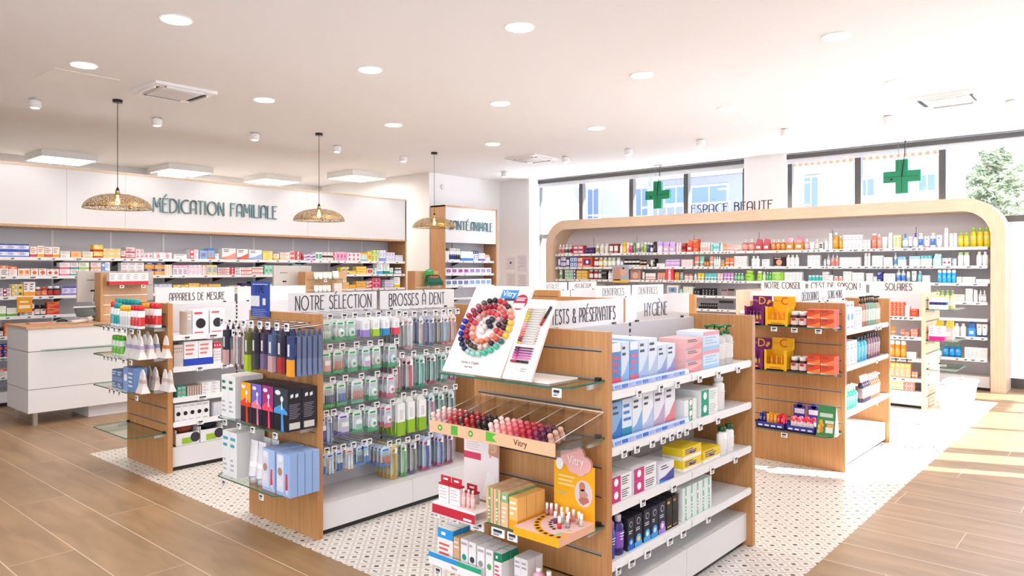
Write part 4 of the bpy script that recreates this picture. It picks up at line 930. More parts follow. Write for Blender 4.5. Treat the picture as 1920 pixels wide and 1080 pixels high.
for z, tg in ((1.09, (1671, (1680, 1), 1689, 1698, (1709, 1.2))), (.85, (1678, 1688, 1698, (1710, 1.5))), (.59, ((1675, 1.5), 1683, (1694, 1.8), (1706, 1.5))), (.35, (1678, 1694))):
    for a, b in ((2.025, 2.765), (2.77, 3.51), (3.515, 4.275)):
        m = MB(); m.box(9.79, 10.12, a, b, z - .03, z, 'fff', 'white_metal'); m.box(9.778, 9.79, a, b, z - .036, z + .006, 'fff', 'white_metal'); s = m.build('shelf', G7)
        if a < 2.1: tags(s, F7, tg, z - .02, .05)
for ya, yb, tx, wd, ct in ((4.12, 3.51, 'NOTRE CONSEIL', .5, 3.82), (3.47, 2.74, "C'EST DE SAISON !", .62, 3.12), (2.70, 2.0, 'SOLAIRES', .3, 2.36)):
    s = MB().box(10.148, 10.152, yb, ya, 1.345, 1.51, 'fff', 'acrylic' if 0 else 'white_laminate').build('sign_panel', G7)
    o = lettering(tx, wd, .085, .008, .002, 'letter_dark', s, xf=lambda x, y, z: (y, -x, z)); o.location = (10.148, ct + wd / 2, 1.4)
for z, d in ((1.19, .3), (.82, .3), (.48, .3)): glass_shelf(G7, 1.98, 9.78, 10.52, z, d, along='X')
# ------------------------------------------------------------------ goods on the medication wall (picture columns give positions along the shelf)
W1, W2, W3, W4 = ('on top medication wall shelf', 'on second medication wall shelf', 'on third medication wall shelf', 'on fourth medication wall shelf')
def rows_(F, z, where, tbl, depth=.12, name=None, cat=None, inset=.012, near=False, **kw):
    for t in tbl:
        k, x0, x1, n, st_, hp, cols, desc = t[:8]; sty = t[8] if len(t) > 8 else 0
        run(F, z, k, x0, x1, n, st_, hp, cols.split(), desc, where, st=sty, depth=depth, name=name, cat=cat, inset=inset, near=near, **kw)
rows_(FM, 1.81, W1, [
 ('c', -32, 55.5, 4, 2, 25, 'f4f2f4 3f63c8 2b4fae', 'white and royal blue painkiller cartons two high', 4),
 ('c', 57, 70, 1, 1, 20, 'f6ece6 d8574a e07a50', 'white carton with red foot', 0), ('c', 70.5, 84, 1, 1, 22, 'f8f2ea f0b040 e07a50', 'white carton with amber foot', 0),
 ('c', 85, 99, 1, 1, 20, 'f6eae6 e2583e d07a60', 'pinkish white carton with red foot', 0), ('c', 99.5, 112.5, 1, 1, 20, 'f8f0e4 eda23a d07a60', 'cream carton with orange foot', 0),
 ('c', 114, 132, 1, 1, 12, 'f6efe6 f4ddc6 c0a890', 'low cream carton', 6), ('c', 133.5, 153.5, 1, 1, 12, 'f3bc84 eea866 f8e0c0', 'low apricot carton', 5), ('c', 155, 175, 1, 1, 12, 'f6efe0 f2c890 c0a890', 'low cream and peach carton', 0),
 ('c', 176, 194, 1, 2, 25, 'f3cf48 c8392e fff6d8', 'yellow and red lozenge cartons two high', 0),
 ('c', 194.5, 227, 2, 2, 18, 'f7f0d0 f0cd3e e08838', 'white and yellow cartons two high', 2), ('c', 228, 236, 1, 1, 14, 'f6eaea c8404a c06a6a', 'narrow white and red carton', 0),
 ('c', 237, 254, 1, 2, 21, 'ecd2cc b02a36 f6eaea', 'crimson striped cartons two high', 4), ('c', 255, 270, 2, 2, 18, 'f8eef0 e890a0 d86a80', 'white cartons with pink dots', 5),
 ('c', 271, 287, 2, 1, 11, 'f9eef0 e8788a d86a80', 'low white and pink cartons', 5), ('c', 288.5, 323, 2, 1, 12, 'f9f0f2 eea0b0 d86a80', 'wide white cartons with pink print', 5),
 ('c', 327, 351, 1, 1, 9, 'f8f4f4 e8a0a8 a0a0a8', 'flat white and pink box', 6), ('c', 357, 373, 1, 2, 18, 'f8f2f4 e0445a e890a0', 'white and red cartons two high', 3),
 ('c', 375, 390, 1, 1, 16, '9cc0e6 6a9fd8 d85a6a', 'pale blue carton with red corner', 8), ('c', 390.5, 403, 1, 1, 21, '8fb8e6 e8854a 4a80c8', 'sky blue carton with orange top', 4), ('c', 404, 411, 1, 1, 11, 'f2f0f2 d0d0d8 a0a0a8', 'tiny plain white carton', 6),
 ('c', 417, 443, 1, 1, 21, 'f6f1ef f0a088 e86a50', 'large white carton with salmon swoosh', 7), ('c', 445, 466, 1, 1, 20, 'f8f4f2 e0705a 4a3a80', 'white carton with red and navy swoosh', 7),
 ('c', 468, 492, 1, 1, 19, 'f5f2f6 a8b8e0 7a90c8', 'white carton with pale blue swoosh', 7), ('c', 493.5, 512, 1, 1, 17, 'f4e28e ecd870 d8b840', 'square pale yellow carton', 5),
 ('c', 514, 524, 1, 1, 12, 'f7efd8 e8b428 d8a030', 'small white and gold carton', 0), ('c', 526, 544, 1, 2, 15, 'f8f2ea f0c890 e08a60', 'cream cartons two high', 2),
 ('c', 544.5, 553, 1, 2, 17, 'f2e4e2 d83a3a f08a8a', 'bright red and white cartons two high', 8), ('c', 553.5, 566, 1, 2, 17, 'e24a4e 3fb8b0 f6f2f2', 'red and teal cartons two high', 9),
 ('c', 567, 570, 1, 1, 12, '8a2050 5a1840 f0e0e8', 'thin maroon carton', 6), ('c', 570.5, 592, 2, 2, 12, 'f0e6f2 a0509e c880c0', 'white and violet wave cartons two high', 7),
 ('c', 592.5, 604, 2, 1, 16, 'f4f6f4 5ab088 8ac8a8', 'white and mint cartons', 8), ('c', 604.5, 625, 3, 1, 16, 'f8f4f2 4a4040 e06a5a', 'white cartons with dark band', 2), ('c', 626, 631, 1, 1, 16, 'f8f0f0 d04858 d04858', 'slim white and red carton', 3),
 ('c', 631.5, 651, 3, 1, 17, 'f0b8d0 e088b0 a04a80', 'blush pink cartons', 8), ('c', 652, 676, 3, 2, 16, 'fbf4f5 ee6a80 e8a0b0', 'white cartons with pink pill mark', 5),
 ('c', 676.5, 689, 2, 1, 16, 'f8f4ea 6ac0d8 f0b040', 'white cartons with aqua and amber', 4), ('c', 689.5, 698, 1, 1, 18, 'f6d860 e8883a f8f0e0', 'yellow carton with orange centre', 5),
 ('c', 698.5, 711, 2, 1, 21, 'e8f0b8 a8cc50 88b040', 'lime green striped cartons', 3), ('c', 712, 724, 2, 1, 21, 'f0f0fa 8a9ae0 a0a8e8', 'white cartons with periwinkle foot', 0),
 ('c', 724.5, 741, 3, 1, 17, 'e6e4f4 d8d4ec 9a98c0', 'lavender cartons', 6), ('c', 742, 756, 3, 1, 12, 'e4e4f0 d0d0e4 9a98c0', 'short lavender cartons', 6)])
rows_(FM, 1.58, W2, [
 ('c', -14, 17, 2, 1, 20, 'f6f0ec ee8a62 504840', 'large white cartons with coral top', 1), ('c', 17.5, 33, 1, 1, 18, 'f8f2ee ee8050 e0a090', 'white carton with orange lid', 1),
 ('c', 34.5, 57, 2, 1, 14, 'f9efe4 f0a060 e07840', 'orange framed white cartons', 8), ('c', 58.5, 72, 1, 1, 14, 'f8ece4 e87040 e07840', 'white carton in red frame', 5), ('c', 73.5, 88, 1, 1, 14, 'f8ece6 e86840 d86040', 'red framed round print carton', 5),
 ('c', 89, 111, 2, 1, 13, 'f6ece8 d84a38 e07850', 'small white cartons with red flames', 5), ('c', 112.5, 132, 1, 2, 25, 'f6f0f0 e86a90 f0a0b8', 'white and pink arrow cartons two high', 0),
 ('c', 132.5, 148, 1, 2, 25, 'f2f4f4 3aa0a8 e07078', 'white and teal arrow cartons two high', 0), ('c', 148.5, 168, 1, 2, 25, 'f4f6ee a8c850 88a840', 'white and light green cartons two high', 0),
 ('c', 171, 190, 1, 2, 25, 'f8f2f0 f0a080 e86a50', 'white and salmon cartons two high', 0), ('c', 190.5, 207, 1, 2, 25, 'f8f8fa 7aa0e0 6a90d8', 'plain white cartons with blue edge two high', 3),
 ('c', 228, 271, 3, 2, 24, 'f6f4f5 e8e4ea c05060', 'plain white cartons two high', 6), ('c', 272, 290, 1, 2, 24, 'e8a040 2a3a90 f0c060', 'navy and orange cartons two high', 1), ('c', 290.5, 309, 1, 2, 23, 'eda048 28348c f6d0a0', 'orange cartons with navy lid two high', 1),
 ('c', 309.5, 323, 3, 1, 20, 'f8f0e4 f0a860 e88040', 'tall white and orange cartons', 9), ('c', 325, 353, 3, 1, 19, 'f8eef4 f0a8c8 705080', 'white and rose pink cartons', 1),
 ('c', 353.5, 377, 3, 1, 19, 'f8f2f6 f8c8d8 e090a8', 'white cartons with faint pink', 3), ('c', 377.5, 388, 2, 1, 19, 'f8eeee d84a58 e890a0', 'slim white and scarlet cartons', 9), ('c', 389, 408, 2, 1, 19, 'f4d890 90b8e0 e8a060', 'pale yellow and blue cartons', 8),
 ('c', 409.5, 431, 1, 3, 14, 'f4f0f2 d83a48 5a5a6a', 'flat white and red cartons three high', 0), ('c', 431.5, 453, 1, 3, 14, 'f4f0f4 c8404a 6a5a7a', 'flat white cartons with red corner three high', 3),
 ('c', 453.5, 473, 1, 2, 14, 'f8f2f0 e8604a e89080', 'flat white and vermilion cartons two high', 0), ('c', 474, 494, 1, 2, 15, 'f8f4f2 e06848 e0a090', 'flat white cartons with orange stripe two high', 2),
 ('c', 497, 520, 3, 1, 18, 'a8dcc4 5ab890 e0f4ea', 'mint green cartons', 5), ('c', 521, 548, 3, 2, 17, '48b8d0 3a50b0 f6f6f8', 'turquoise and blue cartons two high', 0), ('c', 549, 566, 2, 2, 20, '38b0b8 e04a60 f6f6f8', 'teal and red cartons two high', 8),
 ('c', 640, 655, 2, 2, 14, 'f2e070 8a60a8 e8c840', 'yellow and purple wave cartons two high', 7), ('c', 655.5, 668, 1, 1, 7, 'f0c850 f4dc80 e8b840', 'low yellow carton', 2), ('c', 669, 688, 1, 3, 15, 'f2ca50 f6e6a0 e8b030', 'golden yellow cartons three high', 2),
 ('c', 689, 700, 1, 1, 11, 'f2e4e2 d8382e e88a80', 'red brushstroke carton', 8), ('c', 700.5, 707, 1, 1, 11, 'f4f8f6 70c8b0 90d0b8', 'small white and mint carton', 3), ('c', 707.5, 719, 1, 1, 20, 'f8f8fa 58b0ec a0b8d8', 'white carton with sky blue lower half', 0),
 ('c', 720, 731, 1, 1, 20, 'f8faf8 209868 90c0a8', 'white carton with green lower half', 0), ('c', 732, 738, 1, 1, 12, 'f0f8f8 30b0b0 90c8c8', 'small white and teal carton', 0), ('j', 743, 755, 2, 1, 12, '2c3c80 f4f4f6 f4f4f6', 'navy jars with white lid', 0)])
rows_(FM, 1.33, W3, [
 ('c', -10, 22, 2, 2, 16, 'eadfe0 a02838 3a4a90', 'white and dark red cartons two high', 3), ('c', 23, 33.5, 1, 2, 23, 'f8f0c8 f2c420 3a58b8', 'white and yellow cartons two high', 3), ('c', 34, 44, 1, 2, 23, 'f2c822 4a60b8 f8f0c8', 'bright yellow cartons with blue dot two high', 5),
 ('c', 45, 67, 2, 1, 27, 'f8eede f4a83a 4a60c0', 'tall white cartons with orange foot', 0),
 ('j', 67.5, 78, 1, 1, 17, '802020 f2f0ee e08a60', 'dark red supplement jar', 0), ('j', 79, 89.5, 1, 1, 17, 'b03828 e85a3a f0a070', 'orange red supplement jar', 0), ('j', 90.5, 101, 1, 1, 18, '3a1a1c f4f2f0 c83a3a', 'brown jar with red label and white lid', 0), ('j', 101.5, 115, 1, 1, 18, '1c1416 f2f2f2 b83a40', 'black jar with red label and white lid', 0),
 ('c', 117, 144, 2, 1, 17, 'dcd8f2 7a70c0 5a50a8', 'lilac and white cartons', 4), ('c', 290, 323, 4, 1, 17, 'f8f2f0 b8c8e4 e89078', 'white cartons with pale blue lid', 1),
 ('c', 326, 340, 1, 2, 15, 'f4e070 6a98d8 f0c840', 'yellow and blue swoosh cartons two high', 7), ('c', 341, 354, 1, 2, 15, 'f2d868 e8b040 78a0d8', 'yellow and sky blue cartons two high', 7), ('c', 354.5, 375, 1, 3, 17, 'f4cc50 f0a070 f8e4a0', 'yellow and coral cartons three high', 2),
 ('c', 376, 390, 1, 2, 15, 'f2a850 f4c890 e07830', 'orange cartons two high', 2), ('c', 391.5, 415, 1, 3, 15, 'f6b440 f8d490 e88830', 'golden orange cartons three high', 2), ('c', 418, 430, 1, 1, 5, 'f0eef0 e0e0e0 b0b0b0', 'low white box', 6), ('c', 430.5, 452, 1, 1, 11, 'f2f2e4 a8c888 d08858', 'white and sage wide carton', 2),
 ('c', 453, 470, 1, 1, 15, '4a2a6a 2a6a4a e8e0f0', 'aubergine carton', 8), ('c', 471, 482, 3, 1, 18, '123a28 d8f0d8 60b880', 'dark green cartons', 9), ('c', 483, 487, 1, 1, 16, 'f4f2f2 d8d8d8 b0a0a0', 'slim pale carton', 6), ('c', 505, 531, 2, 2, 12, 'b8d8f0 6aa8e0 e8f2fa', 'light blue circle cartons two high', 5), ('c', 532, 545.5, 1, 1, 12, '38a0e4 2080d0 a8d8f8', 'bright blue carton', 2),
 ('c', 642, 655, 1, 2, 13, 'f4b048 f8d890 e08830', 'small orange cartons two high', 2), ('c', 655.5, 668, 1, 1, 8, 'f0b840 f4d080 d88830', 'low amber carton', 2), ('c', 669, 687, 1, 3, 14, 'f6b848 f8dca0 e89838', 'amber cartons three high', 2), ('c', 688, 698, 1, 2, 14, 'f0dcd8 d8403a e88880', 'white and red wave cartons two high', 7),
 ('c', 699, 714, 1, 2, 19, 'ea7a98 d83a68 f8d0dc', 'raspberry pink cartons two high', 8), ('c', 723, 739, 1, 3, 15, 'f4f0f6 8ab0e8 e888a8', 'white blue and pink cartons three high', 2), ('c', 740, 751, 1, 1, 20, 'f8f8f4 f0c820 c0c0c0', 'white carton with yellow lower half', 0)])
rows_(FM, 1.09, W4, [('c', -8, 12, 1, 1, 20, 'f2f4ec 7ab840 e0e4d8', 'white carton with lime foot', 0), ('c', 13, 35, 1, 1, 16, 'f0f4e8 68b038 e0e4d8', 'wide white and green carton', 0),
 ('c', 38, 65, 2, 1, 22, 'f4ecea b83040 484048', 'white cartons with burgundy stripe', 2), ('j', 66, 76.5, 1, 1, 20, '1a1212 1a1414 f0e4e0', 'black jar with pale label', 0), ('j', 77.5, 88, 1, 1, 20, '1e1416 181414 f2e4e2', 'black jar with pinkish label', 1), ('c', 89, 112, 1, 2, 24, 'ec7038 d03a50 f6a868', 'orange and magenta cartons two high', 7)])
rows_(FM, .85, 'on fifth medication wall shelf', [('j', -4, 8, 1, 1, 18, '2a1616 181212 e8e0dc', 'dark jar', 0), ('c', 9, 30, 1, 3, 25, 'ec7440 f0a070 f8d0b0', 'vivid orange cartons three high', 2)])
rows_(FM, .60, 'on sixth medication wall shelf', [('c', -4, 28, 3, 2, 24, '26307a d85a48 e8e8f4', 'navy cartons with white oval two high', 5)])
rows_(FM, .37, 'on lowest medication wall shelf', [('c', -6, 15, 1, 1, 14, 'f2ece6 e06a40 e0b8a0', 'white and orange wide carton', 1), ('c', 16, 27, 1, 1, 11, 'f2ece8 d84a48 e0b8a0', 'white and coral little carton', 1)])
m = MB(); m.box(0, .16, 0, .004, 0, .19, 'eda030', 'P'); m.box(.02, .14, -.001, 0, .05, .09, 'f8e8c0', 'P'); m.box(.03, .12, -.001, 0, .12, .14, 'f8e8c0', 'P'); o = m.build('hanging_leaflet', None, (2.80, 10.375, 1.135)); tag(o, 'orange promotion leaflet clipped under the third medication wall shelf', 'leaflet')
# pet care
PW = 'in the pet care niche'
rows_(FS, 1.84, 'on top pet care shelf', [('b', 835.5, 844, 2, 1, 24, 'f4f2f4 8a6a58 f4f2f4', 'white sprays with brown cap', 4), ('b', 845, 856.5, 3, 1, 24, 'f4f4f8 f6f6f8 2a3478', 'white sprays with navy print', 4), ('b', 857, 864.5, 2, 1, 23, 'f6f6f6 f6f6f6 1c1c1c', 'white sprays with black print', 4),
 ('c', 865, 888, 6, 1, 18, 'f8f8fa 3f86e8 f8f8fa', 'white cartons with bright blue foot', 0), ('c', 889, 897.5, 2, 1, 19, 'f4f4f8 2a2a7a 2a2a7a', 'white cartons with navy top', 1), ('c', 899, 910, 2, 1, 15, 'f6f6f8 7a60c0 a8a0d8', 'white cartons with violet foot', 0), ('p', 910.5, 921, 1, 1, 13, 'f0c8c8 e8b0a8', 'blush pouch')], depth=.09)
rows_(FS, 1.58, 'on middle pet care shelf', [('c', 836.5, 858, 2, 1, 11, 'faf4f6 8a60b0 e87a60', 'white cartons with purple animal picture', 8), ('c', 859, 880, 2, 1, 11, 'faf4f6 a05aa8 c83060', 'white cartons with magenta animal picture', 8), ('c', 881, 922, 4, 1, 11, 'fcf6f8 8a88d8 e8a0b0', 'white cartons with lavender animal picture', 8)], depth=.09)
rows_(FS, 1.34, 'on lower pet care shelf', [('c', 836.5, 880, 4, 1, 12, 'f8fafa 7a70b8 50a890', 'white cartons with indigo animal picture', 8), ('c', 881, 922, 4, 1, 12, 'fafcfe 88a0e0 78c8e8', 'white cartons with pale blue animal picture', 8)], depth=.09)
# ------------------------------------------------------------------ goods on the beauty wall
BW = {1: 'on top beauty shelf', 2: 'on second beauty shelf', 3: 'on third beauty shelf', 4: 'on fourth beauty shelf', 5: 'on fifth beauty shelf', 6: 'on sixth beauty shelf', 7: 'on lowest beauty shelf'}
N = dict(name='beauty_product', cat='product')
def nb(*t):
    nm = {'c': ('beauty_carton', 'box'), 'b': ('beauty_bottle', 'bottle'), 't': ('beauty_tube', 'tube'), 'j': ('beauty_jar', 'jar'), 'p': ('beauty_pouch', 'bag'), 'r': ('makeup_brush', 'brush')}
    for z, wh, tbl in (t,):
        for r_ in tbl: rows_(FB, z, wh, [r_], name=nm[r_[0]][0], cat=nm[r_[0]][1], depth=.09)
Wh = 'f8f4f4'
nb(1.97, BW[1], [
 ('b', 1045.5, 1057, 2, 1, 20, 'f6f2f2 f8f8f8 d86a60', 'white nozzle bottles with red print', 3), ('b', 1057.5, 1063, 1, 1, 20, 'f6f4f4 f8f8f8 2a7a68', 'white nozzle bottle with green print', 3), ('b', 1064, 1070, 1, 1, 20, 'f4f2f2 f6f6f6 a02a40', 'white nozzle bottle with crimson print', 3),
 ('c', 1072, 1095, 1, 2, 16, 'b83a50 f0d8dc 9a2840', 'crimson cartons two high', 8), ('c', 1096, 1113, 2, 2, 12, '4a3068 382050 b8a0d0', 'deep purple cartons two high', 5),
 ('b', 1114.5, 1121, 1, 1, 19, 'f2eee4 f6f4f0 b8a060', 'cream bottle with gold print', 0), ('b', 1122.5, 1130, 1, 1, 19, 'f6f4ee f8f8f8 e0e0d8', 'cream plain bottle', 0), ('b', 1131.5, 1139, 1, 1, 19, 'f4f2ec f8f8f8 e8e8e0', 'cream bottle with flat cap', 0),
 ('c', 1141, 1159, 2, 1, 18, '8a3a38 f8f4f0 f8f4f0', 'red brown framed white label cartons', 8), ('b', 1160.5, 1165.5, 1, 1, 18, 'f6f4f2 f8f8f8', 'slim white bottle', 0),
 ('b', 1166, 1172.5, 1, 1, 21, 'e8b818 f0c828 f0d060', 'sunflower yellow bottle', 4), ('b', 1173, 1178, 1, 1, 20, 'f4e0e8 f8f8f8 f0a0c0', 'pale pink bottle', 4), ('b', 1178.5, 1185, 1, 1, 19, 'e0408a f0f0f0 d03878', 'magenta bottle', 4), ('b', 1186, 1190.5, 1, 1, 20, '48b048 50a048 48b048', 'leaf green bottle', 4), ('b', 1191, 1198, 1, 1, 19, 'e8d0e0 f4f4f4 a080a0', 'mauve white bottle', 4),
 ('b', 1199, 1204.5, 1, 1, 22, 'f2f4ea f4f4f4 88a860', 'white and sage pump bottle', 1), ('b', 1205.5, 1211, 1, 1, 20, 'b0d838 f6f6f6 a0c830', 'lime bottle', 4), ('b', 1212, 1217, 1, 1, 20, '4838b0 f0f0f0 4030a0', 'violet blue bottle', 4), ('b', 1217.5, 1222.5, 1, 1, 19, '282428 f4f4f4 f0f0f0', 'black and white bottle', 4), ('b', 1223, 1229.5, 1, 1, 21, '201c20 181418 302c30', 'black bottle', 4),
 ('p', 1231, 1241, 1, 1, 22, 'e4d8f0 c0a0e8', 'lilac gift pouch'), ('p', 1242, 1265, 2, 1, 21, 'dcb8dc b888e0', 'orchid gift pouches', 0), ('b', 1266.5, 1276.5, 2, 1, 18, 'f0e4ea f8f4f6 e8d8e0', 'translucent pinkish bottles', 0),
 ('c', 1278, 1285.5, 1, 1, 17, 'a02c30 7a1c20 e08080', 'dark red carton', 2), ('p', 1286, 1298, 1, 1, 23, 'e05038 e86850', 'vermilion gift bag'), ('c', 1299, 1309, 1, 1, 24, 'e85a2c e87048 f8c8b0', 'tall orange red carton', 2),
 ('b', 1311.5, 1330, 4, 1, 18, 'f8ece6 f8f6f4 f4c8c0', 'white and blush bottles', 4), ('b', 1331, 1336, 1, 1, 17, '7ad8d0 f4f4f4 90e0d8', 'aqua bottle', 4), ('c', 1337, 1348, 2, 1, 16, 'a8e4e4 78ccd0 f4f8f8', 'pale aqua cartons', 2), ('b', 1349, 1354, 1, 1, 16, 'f6f2ee f8f8f8', 'small ivory bottle', 0),
 ('t', 1355, 1361, 1, 1, 14, 'f09040 f8f8f8', 'orange tube'), ('t', 1362, 1374.5, 3, 1, 13, 'f4b0a8 f8f8f8', 'salmon pink tubes'), ('t', 1375.5, 1388.5, 3, 1, 12, 'f4c8b0 f0a090', 'peach small tubes'),
 ('b', 1389.5, 1412.5, 2, 1, 22, 'f09080 f8f6f4 f4a898', 'coral pump bottles', 1), ('p', 1414, 1443, 2, 1, 23, 'd85858 e87080', 'red gift bags', 1), ('b', 1444.5, 1471, 3, 1, 21, 'e0903c f8f6f2 e89c50', 'amber pump bottles', 1),
 ('p', 1472, 1487, 1, 1, 25, 'e8a030 f080a0', 'amber gift bag with pink knot', 1), ('p', 1488, 1505.5, 1, 1, 25, 'e8a838 f07898', 'golden gift bag with pink knot', 1), ('b', 1507, 1515, 1, 1, 21, 'f8b8b8 f8f8f8 f8c8c8', 'baby pink pump bottle', 1), ('t', 1516, 1525.5, 1, 1, 15, 'f4f2f6 f8f8f8 e8e4f0', 'white standing tube'),
 ('b', 1526.5, 1534.5, 1, 1, 21, 'f4eadc f8f8f8 f4e8dc', 'ivory pump bottle', 1), ('c', 1535.5, 1542, 1, 1, 14, 'f4f2f2 5a4a50 e8e4e4', 'white carton with dark label', 8), ('b', 1545, 1551, 1, 1, 21, 'f8f6f6 f8f8f8', 'white slim cream bottle', 0), ('b', 1552.5, 1559.5, 1, 1, 31, 'f6f6f8 f8f8f8', 'tall white bottle', 4),
 ('b', 1560.5, 1571.5, 1, 1, 32, 'd89a20 f8f8f8 dfa434', 'tall amber oil bottle', 0), ('b', 1572, 1579, 1, 1, 25, 'dca42c f8f8f8 e4b040', 'shorter amber oil bottle', 0), ('c', 1580, 1616, 5, 1, 27, 'faf6f5 f0e8e8 c8bcbc', 'tall white skincare cartons', 6), ('c', 1616.5, 1631.5, 2, 1, 17, 'f8f2ee f0dcd0 d8b8a8', 'short ivory cartons', 6),
 ('b', 1632.5, 1643, 1, 1, 29, 'e88468 f8f8f8 ec9078', 'coral pink square bottle', 5), ('b', 1643.5, 1651, 1, 1, 27, 'ec9880 f8f8f8 f0a898', 'slender coral bottle', 0), ('t', 1652, 1662.5, 1, 1, 22, 'f8f6f4 f8f8f8', 'white skincare tube'), ('b', 1664, 1673, 1, 1, 30, 'f8f6f6 fafafa', 'tall white lotion bottle', 4), ('c', 1675, 1689, 2, 1, 25, 'e8e498 f4f0d0 a8b060', 'pale yellow green cartons', 3),
 ('b', 1690.5, 1701.5, 1, 1, 27, 'c8e0f0 3a80d8 f4f8fc', 'white and blue bottle with blue pump', 1), ('t', 1702.5, 1709.5, 1, 1, 22, 'f4f6fa 3a60a0', 'white tube with navy cap', 1), ('b', 1711, 1720, 1, 1, 28, 'f4f6fa 1c50c0 f4f6fa', 'white bottle with royal blue pump', 1), ('b', 1721, 1730, 1, 1, 28, 'f8f8fa f8f8fa 3a78d0', 'white lotion bottle with blue dot', 5),
 ('t', 1732, 1742, 1, 1, 22, 'f8f4f2 e8b8a8', 'white tube with salmon cap', 1), ('b', 1743.5, 1753, 1, 1, 28, 'faf8f8 f8e8d8 3a78d0', 'white bottle with peach cap', 5), ('t', 1754.5, 1765.5, 1, 1, 24, 'faf8f6 f8f0e8', 'wide white cream tube', 1), ('b', 1769, 1777.5, 1, 1, 37, 'f4f6fc fafafa f0f4fc', 'tallest white aerosol', 4), ('b', 1779, 1794, 2, 1, 27, 'f6f6fa fafafa eef0fa', 'pair of white slim aerosols', 4),
 ('b', 1795.5, 1816, 2, 1, 28, 'd8c420 98d040 e0ce3c', 'short yellow oil bottles with green cap', 0), ('b', 1818, 1856, 3, 1, 37, 'd8c01c 98d040 dcc838', 'large yellow oil bottles with green cap', 0)])
